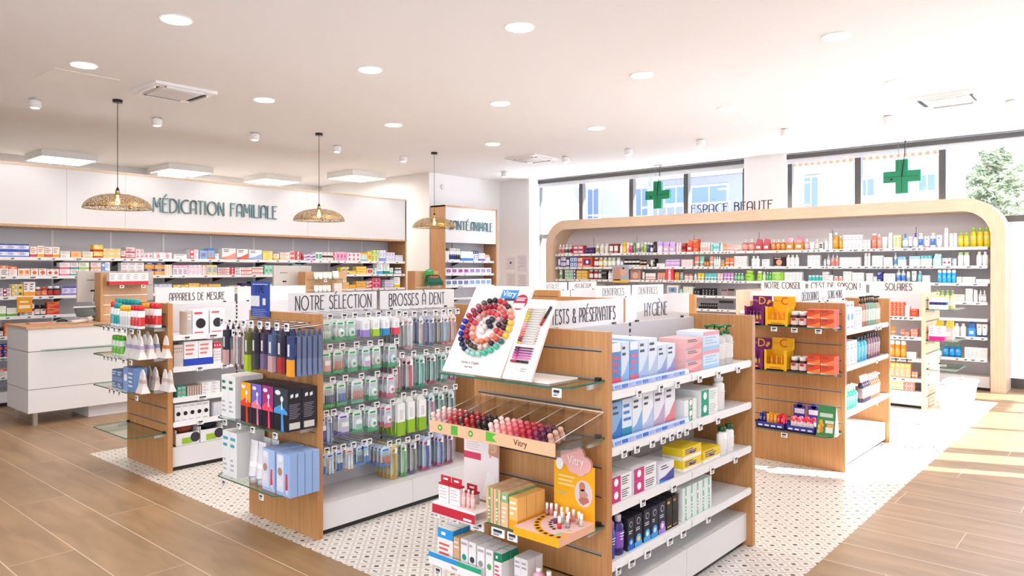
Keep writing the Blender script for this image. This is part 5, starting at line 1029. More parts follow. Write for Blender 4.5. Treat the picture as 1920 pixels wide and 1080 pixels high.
nb(1.71, BW[2], [
 ('c', 1045.5, 1050.5, 1, 1, 19, '6a5a98 f4f0f4 e0d8f0', 'purple and white carton', 8), ('c', 1051, 1059.5, 1, 2, 19, 'f4eef4 5a4a90 a890c8', 'white and purple cartons two high', 0), ('c', 1060.5, 1067.5, 1, 1, 18, '3a4878 f4f4f8 d0d8f0', 'navy carton with white label', 8), ('c', 1068, 1081.5, 2, 2, 19, '7a98d0 e8f0fa 5070b8', 'blue cartons two high', 8),
 ('c', 1082.5, 1090.5, 1, 2, 19, 'f4e8e4 e8704a d85838', 'white and orange cartons two high', 4), ('c', 1091, 1109.5, 1, 1, 19, 'dc5a2c 5a3a88 f8f0e8', 'wide orange carton', 8),
 ('b', 1111.5, 1120, 1, 1, 18, 'b84048 f4f4f2 f6f2ee', 'red shampoo bottle with white label', 5), ('b', 1120.5, 1128, 1, 1, 18, 'e8c840 f4f4f2 f6f4e8', 'yellow shampoo bottle with white label', 5), ('b', 1129, 1136, 1, 1, 18, 'd8d098 f4f4f2 f6f4e8', 'straw shampoo bottle with white label', 5), ('b', 1137, 1152, 2, 1, 18, 'c8d8a8 f4f4f2 f6f6f0', 'pale green shampoo bottles', 5), ('b', 1153.5, 1161, 1, 1, 18, 'e0e4e0 f4f4f2 f6f6f4', 'clear shampoo bottle', 5),
 ('b', 1162, 1166.5, 1, 1, 12, 'f4f2f2 f8f8f8', 'short white bottle', 0), ('j', 1167.5, 1197, 4, 2, 15, '1c1818 1a1616 f6f2ee', 'black cream jars two high with white label', 0), ('j', 1198, 1210, 2, 2, 13, '201814 1a1616 f0c8a8', 'black cream jars two high with tan label', 0), ('c', 1211, 1217, 1, 1, 6, '1c1a1a f4f0ee f4f0ee', 'low black carton', 8), ('t', 1218, 1223, 1, 1, 13, 'f0e4cc 2a2a2a', 'cream tube on black cap'), ('c', 1224, 1229, 1, 1, 16, '1a1818 2a2828 e8e8e8', 'plain black carton', 6),
 ('c', 1230.5, 1246, 1, 1, 7, 'f6f2f2 f0eaea d0c8c8', 'low white gift box', 6), ('c', 1247.5, 1274, 3, 2, 14, 'd8bce8 b890d8 f6f0fa', 'lilac cartons two high', 2), ('c', 1277, 1297, 3, 2, 14, 'f4e4e2 f0dcdc e0b8b8', 'blush white cartons two high', 6),
 ('t', 1300, 1308.5, 1, 1, 20, 'f08070 f6f4f4', 'coral standing tube'), ('t', 1309.5, 1318, 1, 1, 20, '78ccc0 f6f4f4', 'seafoam standing tube'), ('b', 1318.5, 1328, 2, 1, 16, 'c87a30 3a2a20 d88838', 'amber dropper vials', 3), ('t', 1328.5, 1336, 1, 1, 20, 'f09888 f6f4f4', 'salmon standing tube'), ('b', 1337, 1350, 3, 1, 19, 'd8ece0 f4f6f4 e8f4ec', 'pale mint bottles', 0), ('b', 1351, 1357, 2, 1, 13, 'e0a040 f4f2f0 e8a848', 'small amber vials', 3), ('t', 1357.5, 1374, 2, 1, 17, 'f07a2c f8f6f4', 'bright orange tubes'),
 ('c', 1376, 1399, 4, 1, 20, 'f8f2f0 f4e0e0 d8c0c0', 'white cartons with blush edge', 3), ('b', 1407.5, 1423, 2, 1, 20, 'faf6f4 f8f4f2', 'white micellar bottles', 0), ('c', 1428, 1442, 1, 1, 14, 'f4f0f2 e8e0e8 c0b8c0', 'lone white carton', 6),
 ('c', 1449, 1471.5, 1, 1, 18, '3a2220 e0a890 f0c8b8', 'dark display carton with face picture', 5), ('b', 1472.5, 1496.5, 3, 1, 22, 'f8f4ee f4f0ec', 'white bottles behind the gondola sign', 0), ('c', 1513.5, 1536.5, 3, 1, 21, 'f6f2f6 ece4f0 c8c0d0', 'lavender white cartons', 6), ('b', 1543, 1548, 1, 1, 14, 'd0d0dc f6f6f6 dcdce4', 'grey clear little bottle', 0), ('b', 1549, 1555.5, 1, 1, 22, 'dcdce0 f4f4f4 e8e8ea', 'clear pump bottle', 1), ('b', 1556.5, 1572, 2, 1, 22, 'e8c8c4 f4f4f4 f08a78', 'clear pump bottles with coral label', 1),
 ('c', 1573.5, 1613, 5, 1, 17, 'f6f0ee f4ece8 d8ccc8', 'ivory skincare cartons', 6), ('b', 1619.5, 1631, 2, 1, 25, 'f8f4f2 f0e4e0', 'slim white mist bottles', 4), ('c', 1634.5, 1654.5, 3, 1, 20, 'f8f6f4 f2eae8 d0c8c8', 'white plain cartons', 6), ('c', 1656, 1673, 2, 1, 17, 'f8f4f2 f4e8e6 d8c8c8', 'square ivory cartons', 6), ('b', 1675, 1681.5, 1, 1, 25, 'f4f8fc e8f0fa 4a98e0', 'white pump bottle with blue dot', 1),
 ('c', 1683, 1698, 3, 1, 18, 'f6f6f8 70b8e8 e0b8b8', 'white cartons with blue tip', 1), ('c', 1704.5, 1725, 4, 1, 19, 'f8f6f6 90c8f0 d8d0d0', 'white cartons with faint blue tip', 1), ('c', 1726, 1746.5, 3, 1, 20, 'f8f4f2 50b8c0 e0c8c0', 'white cartons with teal tip', 1), ('p', 1748, 1765, 1, 1, 24, 'c0e8e0 a8dcd4', 'mint refill pouch'),
 ('c', 1766.5, 1783, 2, 1, 15, 'f8f6f6 d84a60 5a90d0', 'short white cartons with red dot', 5), ('c', 1784.5, 1792.5, 1, 1, 14, 'f6f6f8 8ab0e0 b8c8e0', 'short white carton with blue side', 3), ('b', 1794.5, 1817, 2, 1, 26, 'f8f8f8 b0e080 f4f8f4', 'white lotion bottles with lime cap', 5), ('b', 1829.5, 1852, 2, 1, 27, 'f4f4f6 f4f2f4 f0f0f4', 'milky lotion bottles', 0)])
nb(1.47, BW[3], [
 ('b', 1047.5, 1052, 1, 1, 18, 'e4f0e0 e8f4e8 6ab088', 'white and green mini bottle', 4), ('c', 1058.5, 1074, 2, 3, 18, '98c8a0 e0f0e0 58a070', 'green cartons three high', 8), ('c', 1075, 1078.5, 1, 3, 19, '5a48a8 f4f0f8 e0d8f0', 'violet slim cartons three high', 8), ('c', 1080, 1100.5, 2, 3, 17, 'e8b440 f4dc98 c88820', 'golden cartons three high', 8),
 ('b', 1102.5, 1109.5, 1, 1, 18, 'b02c40 f4f2f0 f4f0ee', 'ruby bottle with white label', 5), ('b', 1111.5, 1119, 1, 1, 18, 'a83040 f4f2f0 f2eeec', 'garnet bottle with white label', 5), ('b', 1120, 1126, 1, 1, 18, '706868 f4f2f0 f4f2f0', 'grey bottle with white label', 5), ('c', 1127, 1137, 3, 1, 16, '201c1e 3a3638 d8d0d0', 'black slim cartons', 6), ('b', 1138.5, 1148.5, 2, 1, 17, 'f2eeec f4f0ee', 'white rounded bottles', 0), ('b', 1151.5, 1157, 1, 1, 15, '88a8d0 1a2438 98b8e0', 'blue bottle with black cap', 0),
 ('c', 1181, 1200, 1, 1, 19, 'c09080 e0b8a8 8a5a4a', 'brown picture display box', 5), ('t', 1202.5, 1207, 1, 1, 15, 'f0f0e8 70b058', 'white tube with green cap'), ('t', 1208.5, 1227.5, 4, 1, 13, 'f8f4f0 f08060 e85a48', 'white tubes with red band'), ('t', 1231, 1245.5, 3, 1, 14, 'f4a078 f0f0f0 88b8d0', 'peach and blue tubes'), ('c', 1247.5, 1262, 1, 1, 21, 'f04a5a f8c0c0 f8e8e8', 'red gift carton with windows', 9),
 ('b', 1264, 1272, 2, 1, 19, 'd8a038 303030 e0a848', 'amber bottles with dark cap', 0), ('b', 1273, 1279.5, 1, 1, 19, '90a0a8 282828 a0b0b8', 'grey blue bottle with dark cap', 0), ('j', 1281, 1297, 2, 1, 12, 'f4e8e0 e87868 f4d0c8', 'white and coral jars', 0), ('b', 1300, 1305, 1, 1, 13, 'e8ecec f4f4f4 c8dce0', 'small clear bottle', 0), ('t', 1306, 1318.5, 2, 1, 14, 'ecc820 f8f6f0', 'yellow standing tubes'), ('t', 1319.5, 1342, 4, 1, 14, '58c4c8 f4f8f8', 'turquoise standing tubes'), ('t', 1343, 1354, 2, 1, 14, 'f4c4cc f8f4f4', 'pale pink standing tubes'), ('t', 1355, 1374, 3, 1, 15, 'c888d0 f4f0f6', 'orchid purple tubes'),
 ('b', 1375.5, 1393, 3, 1, 15, '58a878 e8f0e8 90c8a0', 'green bottles', 0), ('j', 1394.5, 1411, 1, 1, 20, '90d030 c8e880 a8dc48', 'lime green tub', 0), ('j', 1417.5, 1428, 1, 1, 19, '98d038 e8f4d0 b0e050', 'second lime green tub', 0), ('b', 1429, 1434.5, 1, 1, 18, 'c8e8b0 f4f8f0 d8f0c0', 'pale green bottle', 0), ('b', 1435.5, 1445.5, 2, 1, 17, '3aa860 f0f8f0 58b878', 'emerald bottles', 0), ('c', 1446.5, 1469, 1, 1, 18, '90cc40 b0dc70 f0f8e0', 'lime green display carton', 5),
 ('c', 1470, 1503, 5, 3, 18, 'f4f0f2 e8e0e8 c8c0c8', 'small white cartons three high', 6), ('j', 1514, 1541, 4, 1, 12, '30c0b8 f4f8f8 48ccc4', 'teal jars', 0), ('c', 1541.5, 1552.5, 1, 2, 19, 'f8f4f2 d8c8c8 b89898', 'white cartons two high', 2), ('c', 1553, 1561, 1, 1, 13, 'f6f0ee e8dcd8 c8b8b8', 'low white carton', 6), ('j', 1562, 1579.5, 2, 1, 11, 'e0a898 f4e8e4 e8b8a8', 'rose gold jars', 0), ('c', 1580.5, 1596, 2, 1, 20, 'f6f2f0 f0e8e4 c8b8b8', 'white serum cartons', 2), ('c', 1597, 1619, 3, 1, 18, 'f8f6f4 f4eeec d0c8c8', 'white balm cartons', 6),
 ('c', 1623.5, 1636, 2, 1, 17, 'f4f0ee ece4e2 c8c0c0', 'off white cartons', 6), ('c', 1637, 1643.5, 1, 1, 11, 'f4ece8 f0d0c8 c8b0a8', 'small blush carton', 6), ('c', 1644, 1654.5, 1, 1, 20, '28307c 3a48a0 e0e4f8', 'navy blue carton', 2), ('c', 1656, 1678, 1, 1, 17, 'f6f4f0 f0ece8 d0c8c0', 'large blank white carton', 6), ('b', 1679.5, 1697, 2, 1, 26, 'f4f6fa f4f6fa 4a80d0', 'white pump bottles with blue dot', 1), ('b', 1698.5, 1705.5, 1, 1, 21, 'f0f0f0 f4f4f4 8aa8a8', 'white bottle with grey dot', 4),
 ('t', 1708, 1717.5, 1, 1, 22, 'f6f2ee 4a90a0', 'white tube with teal cap', 1), ('b', 1720, 1728, 1, 1, 22, '70c0cc e8f4f8 88ccd4', 'teal tinted bottle', 0), ('c', 1729, 1742.5, 1, 1, 14, 'f4f2f2 ecdcd8 c8c0c0', 'white square carton', 6), ('b', 1756.5, 1792, 4, 1, 25, '18a8f0 f8fafc 38b8f4', 'bright blue bottles with white cap', 4), ('c', 1793.5, 1803, 1, 1, 12, 'f4f0e8 e8dcc8 c8c0b0', 'ivory small carton', 6), ('c', 1804, 1828, 1, 1, 12, 'f8f6f2 f0ece4 d0c8c0', 'wide ivory carton', 6), ('c', 1829, 1856, 1, 1, 8, 'f8f6f4 f0ece8 d0c8c0', 'flat ivory carton', 6)])
nb(1.21, BW[4], [
 ('b', 1117, 1133, 4, 1, 17, 'd08848 f0d8b0 f0c890', 'amber topped vials', 3), ('b', 1134, 1158, 5, 1, 17, '68a0a0 304858 b0d0c8', 'teal and blue vials', 3), ('c', 1250, 1271, 1, 1, 18, 'eae8e6 88a0c0 5870a0', 'white display box with blue drawing', 8), ('b', 1272.5, 1278, 1, 1, 11, '88d8d0 f4f4f4 a0e0d8', 'aqua mini bottle', 0), ('c', 1280, 1298, 4, 1, 16, 'f0f0e4 c8e0c0 e8c8b0', 'white and pale green cartons', 3),
 ('c', 1300.5, 1311.5, 2, 1, 13, '24242c 3a3a48 c0c0c8', 'dark palette cartons', 8), ('c', 1315, 1340, 4, 1, 14, '1c1c24 2c2c38 d8d8e0', 'black palette cartons', 9), ('r', 1349, 1359, 5, 1, 13, 'f0d8c8 1a1616 a83838', 'flesh makeup sticks with black tip'), ('r', 1361, 1373, 6, 1, 14, 'c04038 1a1616', 'red makeup sticks with black tip'),
 ('c', 1788, 1809, 1, 1, 14, 'f4ecd8 f0e8d0 c8b898', 'cream wide carton', 6), ('c', 1810, 1823.5, 1, 1, 25, 'f8f6f0 f0ece0 d0c8b8', 'tall ivory carton', 6), ('b', 1824.5, 1832.5, 1, 1, 23, 'f6f4ee f4f2ec', 'tall ivory bottle', 4), ('b', 1834, 1849, 2, 1, 23, 'f8f8f4 f4f4f0', 'white nasal spray bottles', 3)])
nb(.98, BW[5], [('c', 1309, 1341, 5, 1, 5, '141214 201c1e 484448', 'low black tool boxes', 2), ('r', 1310, 1342, 8, 1, 11, '282428 141214', 'short black beauty tools'), ('r', 1347, 1374, 12, 1, 17, '58606a 141214', 'tall black makeup brushes')])
nb(.73, BW[6], [('c', 1308, 1345, 6, 1, 8, '201c1c e0a088 f0e8e8', 'little black and peach boxes', 2), ('b', 1787, 1811, 2, 1, 24, 'f4f4f2 f4f4f4 e8e8e8', 'white body lotion bottles', 0), ('p', 1813.5, 1829, 1, 1, 28, '3a9ce8 2060b8', 'blue wavy refill pouch'), ('t', 1830, 1851, 2, 1, 25, 'f8f6f4 2a60a8', 'white body tubes with blue cap', 1)])
nb(.43, BW[7], [('j', 1754, 1765.5, 1, 1, 18, '38a8a0 48b890 f4f4f0', 'teal tub beside the blue cartons', 0), ('b', 1767, 1801, 3, 1, 27, '1c94dc 58b868 2ca4e8', 'blue wide bottles with green pump', 1), ('c', 1808, 1851, 5, 1, 21, 'f4f2f0 e8e4e0 c8c0c0', 'white baby care cartons', 3)])
# photo card in front of the shelves
m = MB(); m.box(11.765, 11.77, 0, .36, 0, .33, '98a8c0', 'P'); m.box(11.763, 11.765, .0, .17, .02, .31, 'c89a84', 'P'); m.lathe([(.055, 11.7615, 'dcb098', 'P'), (.06, 11.763, 'dcb098', 'P')], .09, .22, 14)
m = MB(); m.box(0, .005, 0, .36, 0, .33, 'a8b4c8', 'P'); m.box(-.001, 0, .18, .34, .04, .3, 'c89a84', 'P'); m.box(-.001, 0, 0, .36, 0, .06, 'e8c060', 'P')
m.quad([(-.002, .12 + .07 * math.cos(2 * PI * i / 16), .2 + .08 * math.sin(2 * PI * i / 16)) for i in range(16)], 'e0b49c'); m.quad([(-.0025, .12 + .03 * math.cos(2 * PI * i / 12), .27 + .02 * math.sin(2 * PI * i / 12)) for i in range(12)], '6a4030')
o = m.build('picture_card', None, (11.77, F_c := ay(1179, 11.77), 1.42)); tag(o, 'picture card with a face hanging in front of the beauty shelving', 'card')
# ---- sun care gondola
def g7(z, wh, tbl):
    nm = {'c': ('suncare_carton', 'box'), 'b': ('suncare_bottle', 'bottle'), 't': ('suncare_tube', 'tube'), 'j': ('suncare_jar', 'jar')}
    for r_ in tbl: rows_(F7, z, wh, [r_], name=nm[r_[0]][0], cat=nm[r_[0]][1], depth=.08)
g7(1.09, 'on top sun care shelf', [('c', 1666, 1695, 4, 3, 27, 'f0583a f49070 f8e0d8', 'coral orange cartons three high', 5), ('c', 1696, 1705, 1, 1, 21, 'f6f2f2 e8e0e0 c8a8a0', 'white carton', 6), ('c', 1706, 1720, 1, 1, 15, 'e8452c f06a50 f8b0a0', 'red orange carton', 5)])
g7(.85, 'on second sun care shelf', [('t', 1670, 1677.5, 1, 1, 18, 'f08a20 f4f0e8', 'orange tube'), ('t', 1688, 1695.5, 2, 1, 14, 'f08070 e87060', 'coral tubes'), ('c', 1697, 1705, 1, 1, 9, 'f07860 f4a090 f8d0c8', 'low coral carton', 2), ('c', 1707, 1720, 2, 1, 15, 'f08070 f4a898 f8d8d0', 'salmon cartons', 2)])
g7(.59, 'on third sun care shelf', [('b', 1666, 1698, 3, 1, 32, 'f08a1c f8f6f4 f4a848', 'orange sun sprays with white cap', 4), ('c', 1699.5, 1717, 2, 1, 12, 'f6ede6 f4dccc d8b8a0', 'small cream cartons', 6)])
g7(.35, 'on fourth sun care shelf', [('c', 1668, 1707, 4, 1, 27, 'f6b088 f0c060 f8d8c0', 'peach and gold cartons', 1), ('t', 1708, 1720, 2, 1, 13, 'f4a080 f0c040', 'peach tubes with yellow cap')])
g7(.205, 'on lowest sun care shelf', [('c', 1668, 1694, 2, 2, 16, 'f0ecc8 f4c078 a8c8a0', 'pale yellow cartons two high', 2), ('c', 1695, 1714, 2, 2, 16, 'f4a898 e86a60 f8e0d8', 'salmon pink cartons two high', 8)])
F7s = Face('X', 9.81)
rows_(F7s, 1.19, 'on top glass shelf of sun care gondola side', [('c', 1742, 1774, 4, 1, 22, 'f6f4f4 28307c d0c8d8', 'white cartons with navy stripe', 2)], depth=.1, name='suncare_carton', cat='box')
run(Face('X', 10.1), 1.19, 'b', 1752, 1790, 4, 1, 34, ['f4f0b0', '98d83c', 'f4f4e0'], 'white bottles with lime green cap', 'behind the navy striped cartons', st=1, name='suncare_bottle')
rows_(F7s, .82, 'on middle glass shelf of sun care gondola side', [('c', 1741, 1770, 2, 1, 27, 'f4ecf0 e8208a f0a0c8', 'white cartons with hot pink foot', 0)], depth=.1, name='suncare_carton', cat='box')
run(Face('X', 10.05), .82, 'p', 1750, 1788, 2, 1, 36, ['f8c8c8', 'f4d040'], 'pink floral bags with yellow bow', 'behind the hot pink cartons', name='gift_bag')
def basket(x, y, z, label):
    t = thing('shopping_basket', label, 'basket', (x, y, z)); w0, d0, w1, d1, hh = .2, .13, .25, .17, .26; m = MB()
    def ring(a, b, z, n=24):
        return [(math.copysign(abs(math.cos(2 * PI * i / n)) ** .5, math.cos(2 * PI * i / n)) * a, math.copysign(abs(math.sin(2 * PI * i / n)) ** .5, math.sin(2 * PI * i / n)) * b, z) for i in range(n)]
    m.hull(ring(w0, d0, 0), ring(w0, d0, .012), 'f6f6f4', 'G')
    for k in range(6):
        f0, f1 = (k + .0) / 6, (k + .72) / 6
        a = ring(w0 + (w1 - w0) * f0, d0 + (d1 - d0) * f0, .01 + (hh - .02) * f0); b_ = ring(w0 + (w1 - w0) * f1, d0 + (d1 - d0) * f1, .01 + (hh - .02) * f1); b = len(m.v); m.v += a + b_; n = 24
        for i in range(n): j = (i + 1) % n; m.face((b + i, b + j, b + n + j, b + n + i), 'f6f6f4', 'G', True)
    for i in range(0, 24, 2):
        p, q = ring(w0, d0, .01)[i], ring(w1, d1, hh)[i]; m.tube([p, q], .005, 'f4f4f2', 'G', 4)
    m.build('basket_body', t)
    r = MB(); pts = ring(w1 + .006, d1 + .006, hh); r.tube(pts + [pts[0]], .012, 'f8f8f6', 'G', 6); r.build('rim', t)
    h = MB(); h.tube([(-w1, 0, hh), (-w1 * .9, .02, hh + .025), (0, .03, hh + .03), (w1 * .9, .02, hh + .025), (w1, 0, hh)], .008, 'e8e2dc', 'G', 5); h.build('handle', t)
    return t
basket(10.12, 1.76, 0, 'front white plastic shopping basket at the foot of the sun care gondola'); basket(10.68, 1.77, 0, 'white plastic shopping basket farther along the side of the sun care gondola')
# ------------------------------------------------------------------ packs hung on the toothbrush gondola
FH = Face('Y', 3.93)
def hooks(z, tbl, where, deep=4, pitch=.05):
    for t in tbl:
        px, wd, h, st, cols, desc = t[:6]; nd = t[6] if len(t) > 6 else deep
        h = min(h, {1.334: .145, 1.142: .162, .932: .162, .725: .19, .442: .24}.get(z, h))
        a = FH.s_(px); m = MB(); m.tube([(a, 4.21, z + .004), (a, 3.945, z + .004), (a, 3.93, z + .012)], .0022, 'c8c8ca', 'M', 5); m.tube([(a, 4.2, z + .04), (a, 3.97, z + .04), (a, 3.925, z + .025)], .0022, 'c8c8ca', 'M', 5)
        hk = m.build('display_hook', G2); price_tag(hk, FH, a, z + .02, .04, .04, -.006)
        label = unique_label(desc, where); o = None
        for k in range(nd):
            loc = (a, 3.965 + k * pitch, z - .0008)
            if o is None: o = make('hang', wd, h, .022, cols.split(), st, 'hanging_pack', True); o.location = loc; tag(o, label, 'pack', label)
            else: dup(o, loc)
HW = ['on the top hook row of the toothbrush gondola', 'on the second hook row of the toothbrush gondola', 'on the third hook row of the toothbrush gondola', 'on the fourth hook row of the toothbrush gondola', 'on the bottom hook row of the toothbrush gondola']
hooks(1.334, [(617, .075, .15, 1, 'e8f2ea dff0e4 30a060', 'green and clear bristle refill packs'), (644, .07, .14, 0, 'eef4ee f4f6f4 38b068', 'white floss egg packs'), (664, .07, .14, 0, 'e6f0ea d8ece0 2aa460', 'green swoosh floss packs'),
  (689, .062, .13, 4, 'f2f0f4 9a88d0 3aa868', 'white flat packs with violet block'), (708, .06, .13, 4, 'f2f4ee a4cc38 3aa868', 'white flat packs with lime block'), (727, .06, .13, 4, 'f0f4f8 2a90c8 3aa868', 'white flat packs with blue block'), (746, .055, .13, 4, 'f4f0f0 e0485a 3aa868', 'white flat packs with red block')], HW[0])
hooks(1.142, [(617, .07, .16, 2, 'eef2ee f0a8a0 2fae62', 'white flossette packs with pink box'), (640, .075, .16, 1, 'eef0ea f08a58 2fae62', 'orange interdental brush packs'), (667, .07, .165, 0, 'eef2ee e8f0f4 2fae62', 'pale floss container packs'), (692, .065, .16, 2, 'eef2f4 d8a8d0 2fae62', 'white packs with lilac box'), (712, .068, .16, 0, 'eef2ee f0d8d0 2fae62', 'blush floss container packs'), (742, .075, .17, 0, 'f0e8ec dce8f4 2fae62', 'wide floss packs on green foot')], HW[1])
hooks(.932, [(622, .08, .17, 1, 'eef0e8 3a3a70 3cb048', 'dark brush packs on green foot'), (646, .07, .165, 1, 'e8eef0 3868b8 3cb048', 'blue brush packs on green foot'), (676, .095, .165, 1, 'eef0ee e88070 60b890', 'wide multicolour pick packs'), (706, .068, .17, 0, 'f0f4f0 f8faf8 18a050', 'round white floss packs with green centre'), (739, .072, .17, 0, 'f2eef0 faf6f6 e04868', 'round white floss packs with red centre')], HW[2])
hooks(.725, [(610, .05, .15, 2, 'e8e4f0 5a48a0 5a48a0', 'narrow indigo packs'), (624, .035, .2, 3, 'e8eef4 3a70c8 88a8d8', 'slim blue tubes in clear film'), (650, .085, .15, 2, 'eceaf0 c8c0dc 6a3fa8', 'purple footed denture packs'), (676, .075, .15, 2, 'eaf2ec 88c8a0 20a458', 'mint picture packs on green foot'), (705, .075, .165, 0, 'eef4f0 f8faf8 18a050', 'egg floss packs with green badge'), (734, .065, .16, 0, 'f2eef2 faf4f6 e05a78', 'egg floss packs with pink badge')], HW[3])
hooks(.489, [(611, .05, .14, 5, 'd8e6f2 2a80d0 2a70c0', 'blue twin pick packs'), (625, .055, .15, 5, 'e4eaf0 f4f4f4 2a80d0', 'white twin refill packs'), (642, .055, .14, 5, 'dae4f0 2858b0 2a70c0', 'navy printed twin packs'), (661, .06, .15, 5, 'e8e8f0 f6f6f8 e07040', 'white twin packs with orange tips'), (681, .06, .14, 1, 'd8e4ee 385878 3888d8', 'dark pick packs with blue edge'), (691, .055, .13, 5, 'd0e4f4 2a88d8 2a88d8', 'bright blue pick packs')], HW[4])
RH = ['on the top row of the right hook panel', 'on the second row of the right hook panel', 'on the third row of the right hook panel', 'on the lowest row of the right hook panel']
hooks(1.323, [(758, .05, .23, 3, 'e0dad6 6a5a58 6a5a58', 'clear packs of brown handled brushes'), (775, .045, .23, 3, 'f0eeee f4e4e4 d8a0a0', 'white brush in clear film packs'), (795, .035, .22, 3, 'ece8e8 e8a0a8 58b8c0', 'coral and teal brush packs', 1), (815, .045, .22, 3, 'c8c8d8 5a6a98 5a6a98', 'slate blue brush packs'), (830, .05, .22, 3, 'd4c8c0 6a5a54 6a5a54', 'taupe brush packs'), (842, .04, .22, 3, 'f0f4f8 58a8d8 e04858', 'white and sky blue brush packs'), (856, .04, .22, 3, 'f8e8e0 f07848 f07848', 'white and orange brush packs')], RH[0], 5, .045)
hooks(1.042, [(752, .045, .24, 3, 'f0d8dc b83040 70b040', 'crimson topped brush packs'), (774, .07, .24, 3, 'f0dcdc d84858 285848', 'red headed brush packs on green foot'), (797, .055, .23, 3, 'dcf0ec 18a890 18a078', 'teal brush packs'), (818, .055, .22, 3, 'd8eae4 207868 c84050', 'bottle green brush packs'), (838, .055, .22, 3, 'dcf0e8 38b890 2a7868', 'seafoam brush packs'), (855, .05, .22, 3, 'e8e4e8 884868 c05070', 'plum brush packs')], RH[1], 5, .045)
hooks(.757, [(755, .075, .27, 4, 'f0f0ec 8cb828 5a3890', 'white and lime bags with purple edge'), (774, .07, .26, 4, 'f2f2ee 94c030 3a4a68', 'white and grass green bags'), (795, .075, .26, 4, 'f4f2ee 88b828 c84838', 'white and green bags with red top'), (815, .055, .25, 3, 'd8f0ee e84888 18a098', 'teal headed packs with pink brush'), (833, .055, .25, 3, 'dce8e4 28806c 28a080', 'dark teal brush packs'), (852, .055, .25, 3, 'e0ece8 205848 38a078', 'forest green brush packs')], RH[2], 5, .045)
hooks(.442, [(729, .085, .14, 1, 'd8e4f0 e06038 2870c8', 'blue tray packs with orange picks'), (745, .06, .25, 3, 'f0dca0 d0a020 e8a828', 'yellow bamboo brush packs'), (763, .05, .25, 3, 'e8f0e0 58b838 50b040', 'white and fresh green brush packs'), (781, .06, .25, 3, 'd8d4cc 6a5848 7858a0', 'olive brown brush packs'), (806, .08, .25, 3, 'd0dcec 284898 e04878', 'royal blue brush packs'), (832, .06, .25, 3, 'd4dcf0 2848a8 d84880', 'blue and magenta brush packs'), (850, .06, .25, 3, 'e0d0e0 902858 b03068', 'dark purple brush packs')], RH[3], 5, .04)
# end panel hook bar
m = MB(); m.tube([(2.585, 3.9, 1.325), (2.585, 4.58, 1.325)], .005, 'd0d0d2', 'M', 6); bar = m.build('hook_bar', G2)
FEH = Face('X', 2.33)
for px, wd, h, st, cols, desc, nd in ((419, .05, .26, 4, '3a3848 d8a8a0 3a3a50', 'dark electric brush head packs with pink print', 3), (434, .05, .27, 3, 'f0e2de e8b8ae 6a3a48', 'rose and white brush packs', 4), (446, .045, .27, 3, 'ead8d4 7a4a50 6a3a48', 'pale packs of brown brushes', 4), (460, .05, .28, 4, '6a6a38 b4c830 b8c838', 'olive and lime carton packs', 2), (474, .05, .26, 4, '3e3c44 4a4850 3a3840', 'plain charcoal packs', 4),
    (490, .055, .25, 4, '4a3a52 7a6888 5a4a68', 'dark purple packs with white oval', 3), (505, .065, .26, 4, '5a6888 c8a0a0 3a4868', 'slate blue brush head packs', 4), (522, .06, .26, 4, '403c48 b03838 303040', 'black and red brush head packs', 4), (540, .06, .27, 4, '3a4878 f0a030 7888a8', 'navy and orange brush head pack in front', 1), (546, .06, .27, 4, '6c7896 7a86a8 8a96b4', 'slate grey brush head packs in a deep row', 5)):
    a = FEH.s_(px); off = .04 if 'deep row' in desc else 0
    if off: a = FEH.s_(540) - .001
    m = MB(); m.tube([(2.61, a, 1.33), (2.345, a, 1.315), (2.33, a, 1.325)], .0024, 'd0d0d2', 'M', 5); hk = m.build('display_hook', G2); price_tag(hk, FEH, a, 1.325, .04, .045, -.006, .0)
    label = unique_label(desc, 'on the hooked end of the toothbrush gondola'); o = None
    for k in range(nd):
        loc = (2.36 + off + k * .036, a, 1.306)
        if o is None: o = make('hang', wd, h, .024, cols.split(), st, 'hanging_pack', True); o.location = loc; o.rotation_euler = (0, 0, -PI / 2 - .12); tag(o, label, 'pack', label)
        else: dup(o, loc)
FEs = Face('X', 2.372)
E1 = 'on the upper glass shelf of the toothbrush gondola'; E2 = 'on the lower glass shelf of the toothbrush gondola'
rows_(FEs, .70, E1, [('c', 412, 438, 2, 1, 78, 'f2efec e8e4e0 3a7a5a', 'tall white electric toothbrush boxes', 6), ('c', 448, 467, 1, 1, 74, 'f4a828 3a2830 e84828', 'orange sunset toothbrush boxes', 10), ('c', 468, 487, 1, 1, 76, '7a68c0 2a2030 e88098', 'violet toothbrush boxes', 10), ('c', 488, 509, 1, 1, 78, 'a03878 2a1a28 f04868', 'magenta toothbrush boxes', 10), ('c', 510, 536, 1, 1, 80, '38404c 241f26 4a9ad8', 'black toothbrush boxes with blue brush', 10)], depth=.095, near=True, rows=2, name='toothbrush_box')
rows_(FEs, .32, E2, [('c', 414, 441, 2, 1, 84, 'f0edea e8e4e2 48a8b8', 'white travel toothbrush boxes', 6)], depth=.095, near=True, rows=2, name='toothbrush_box')
rows_(FEs, .32, E2, [('c', 488, 512, 1, 1, 78, 'a8c0e8 d84038 f4f0ec', 'blue boxes with figure and red brush', 11), ('c', 515, 541, 1, 1, 80, '98b4e0 cc3830 f4f0ec', 'light blue boxes with red brush in front', 11)], depth=.047, near=True, rows=4, name='childrens_brush_box')
run(FEs, .32, 't', 455, 484, 2, 1, 80, ['e8e4e4', 'c8c4c8'], 'clear packs with white brush handles', E2, rows=2, depth=.085, near=True)
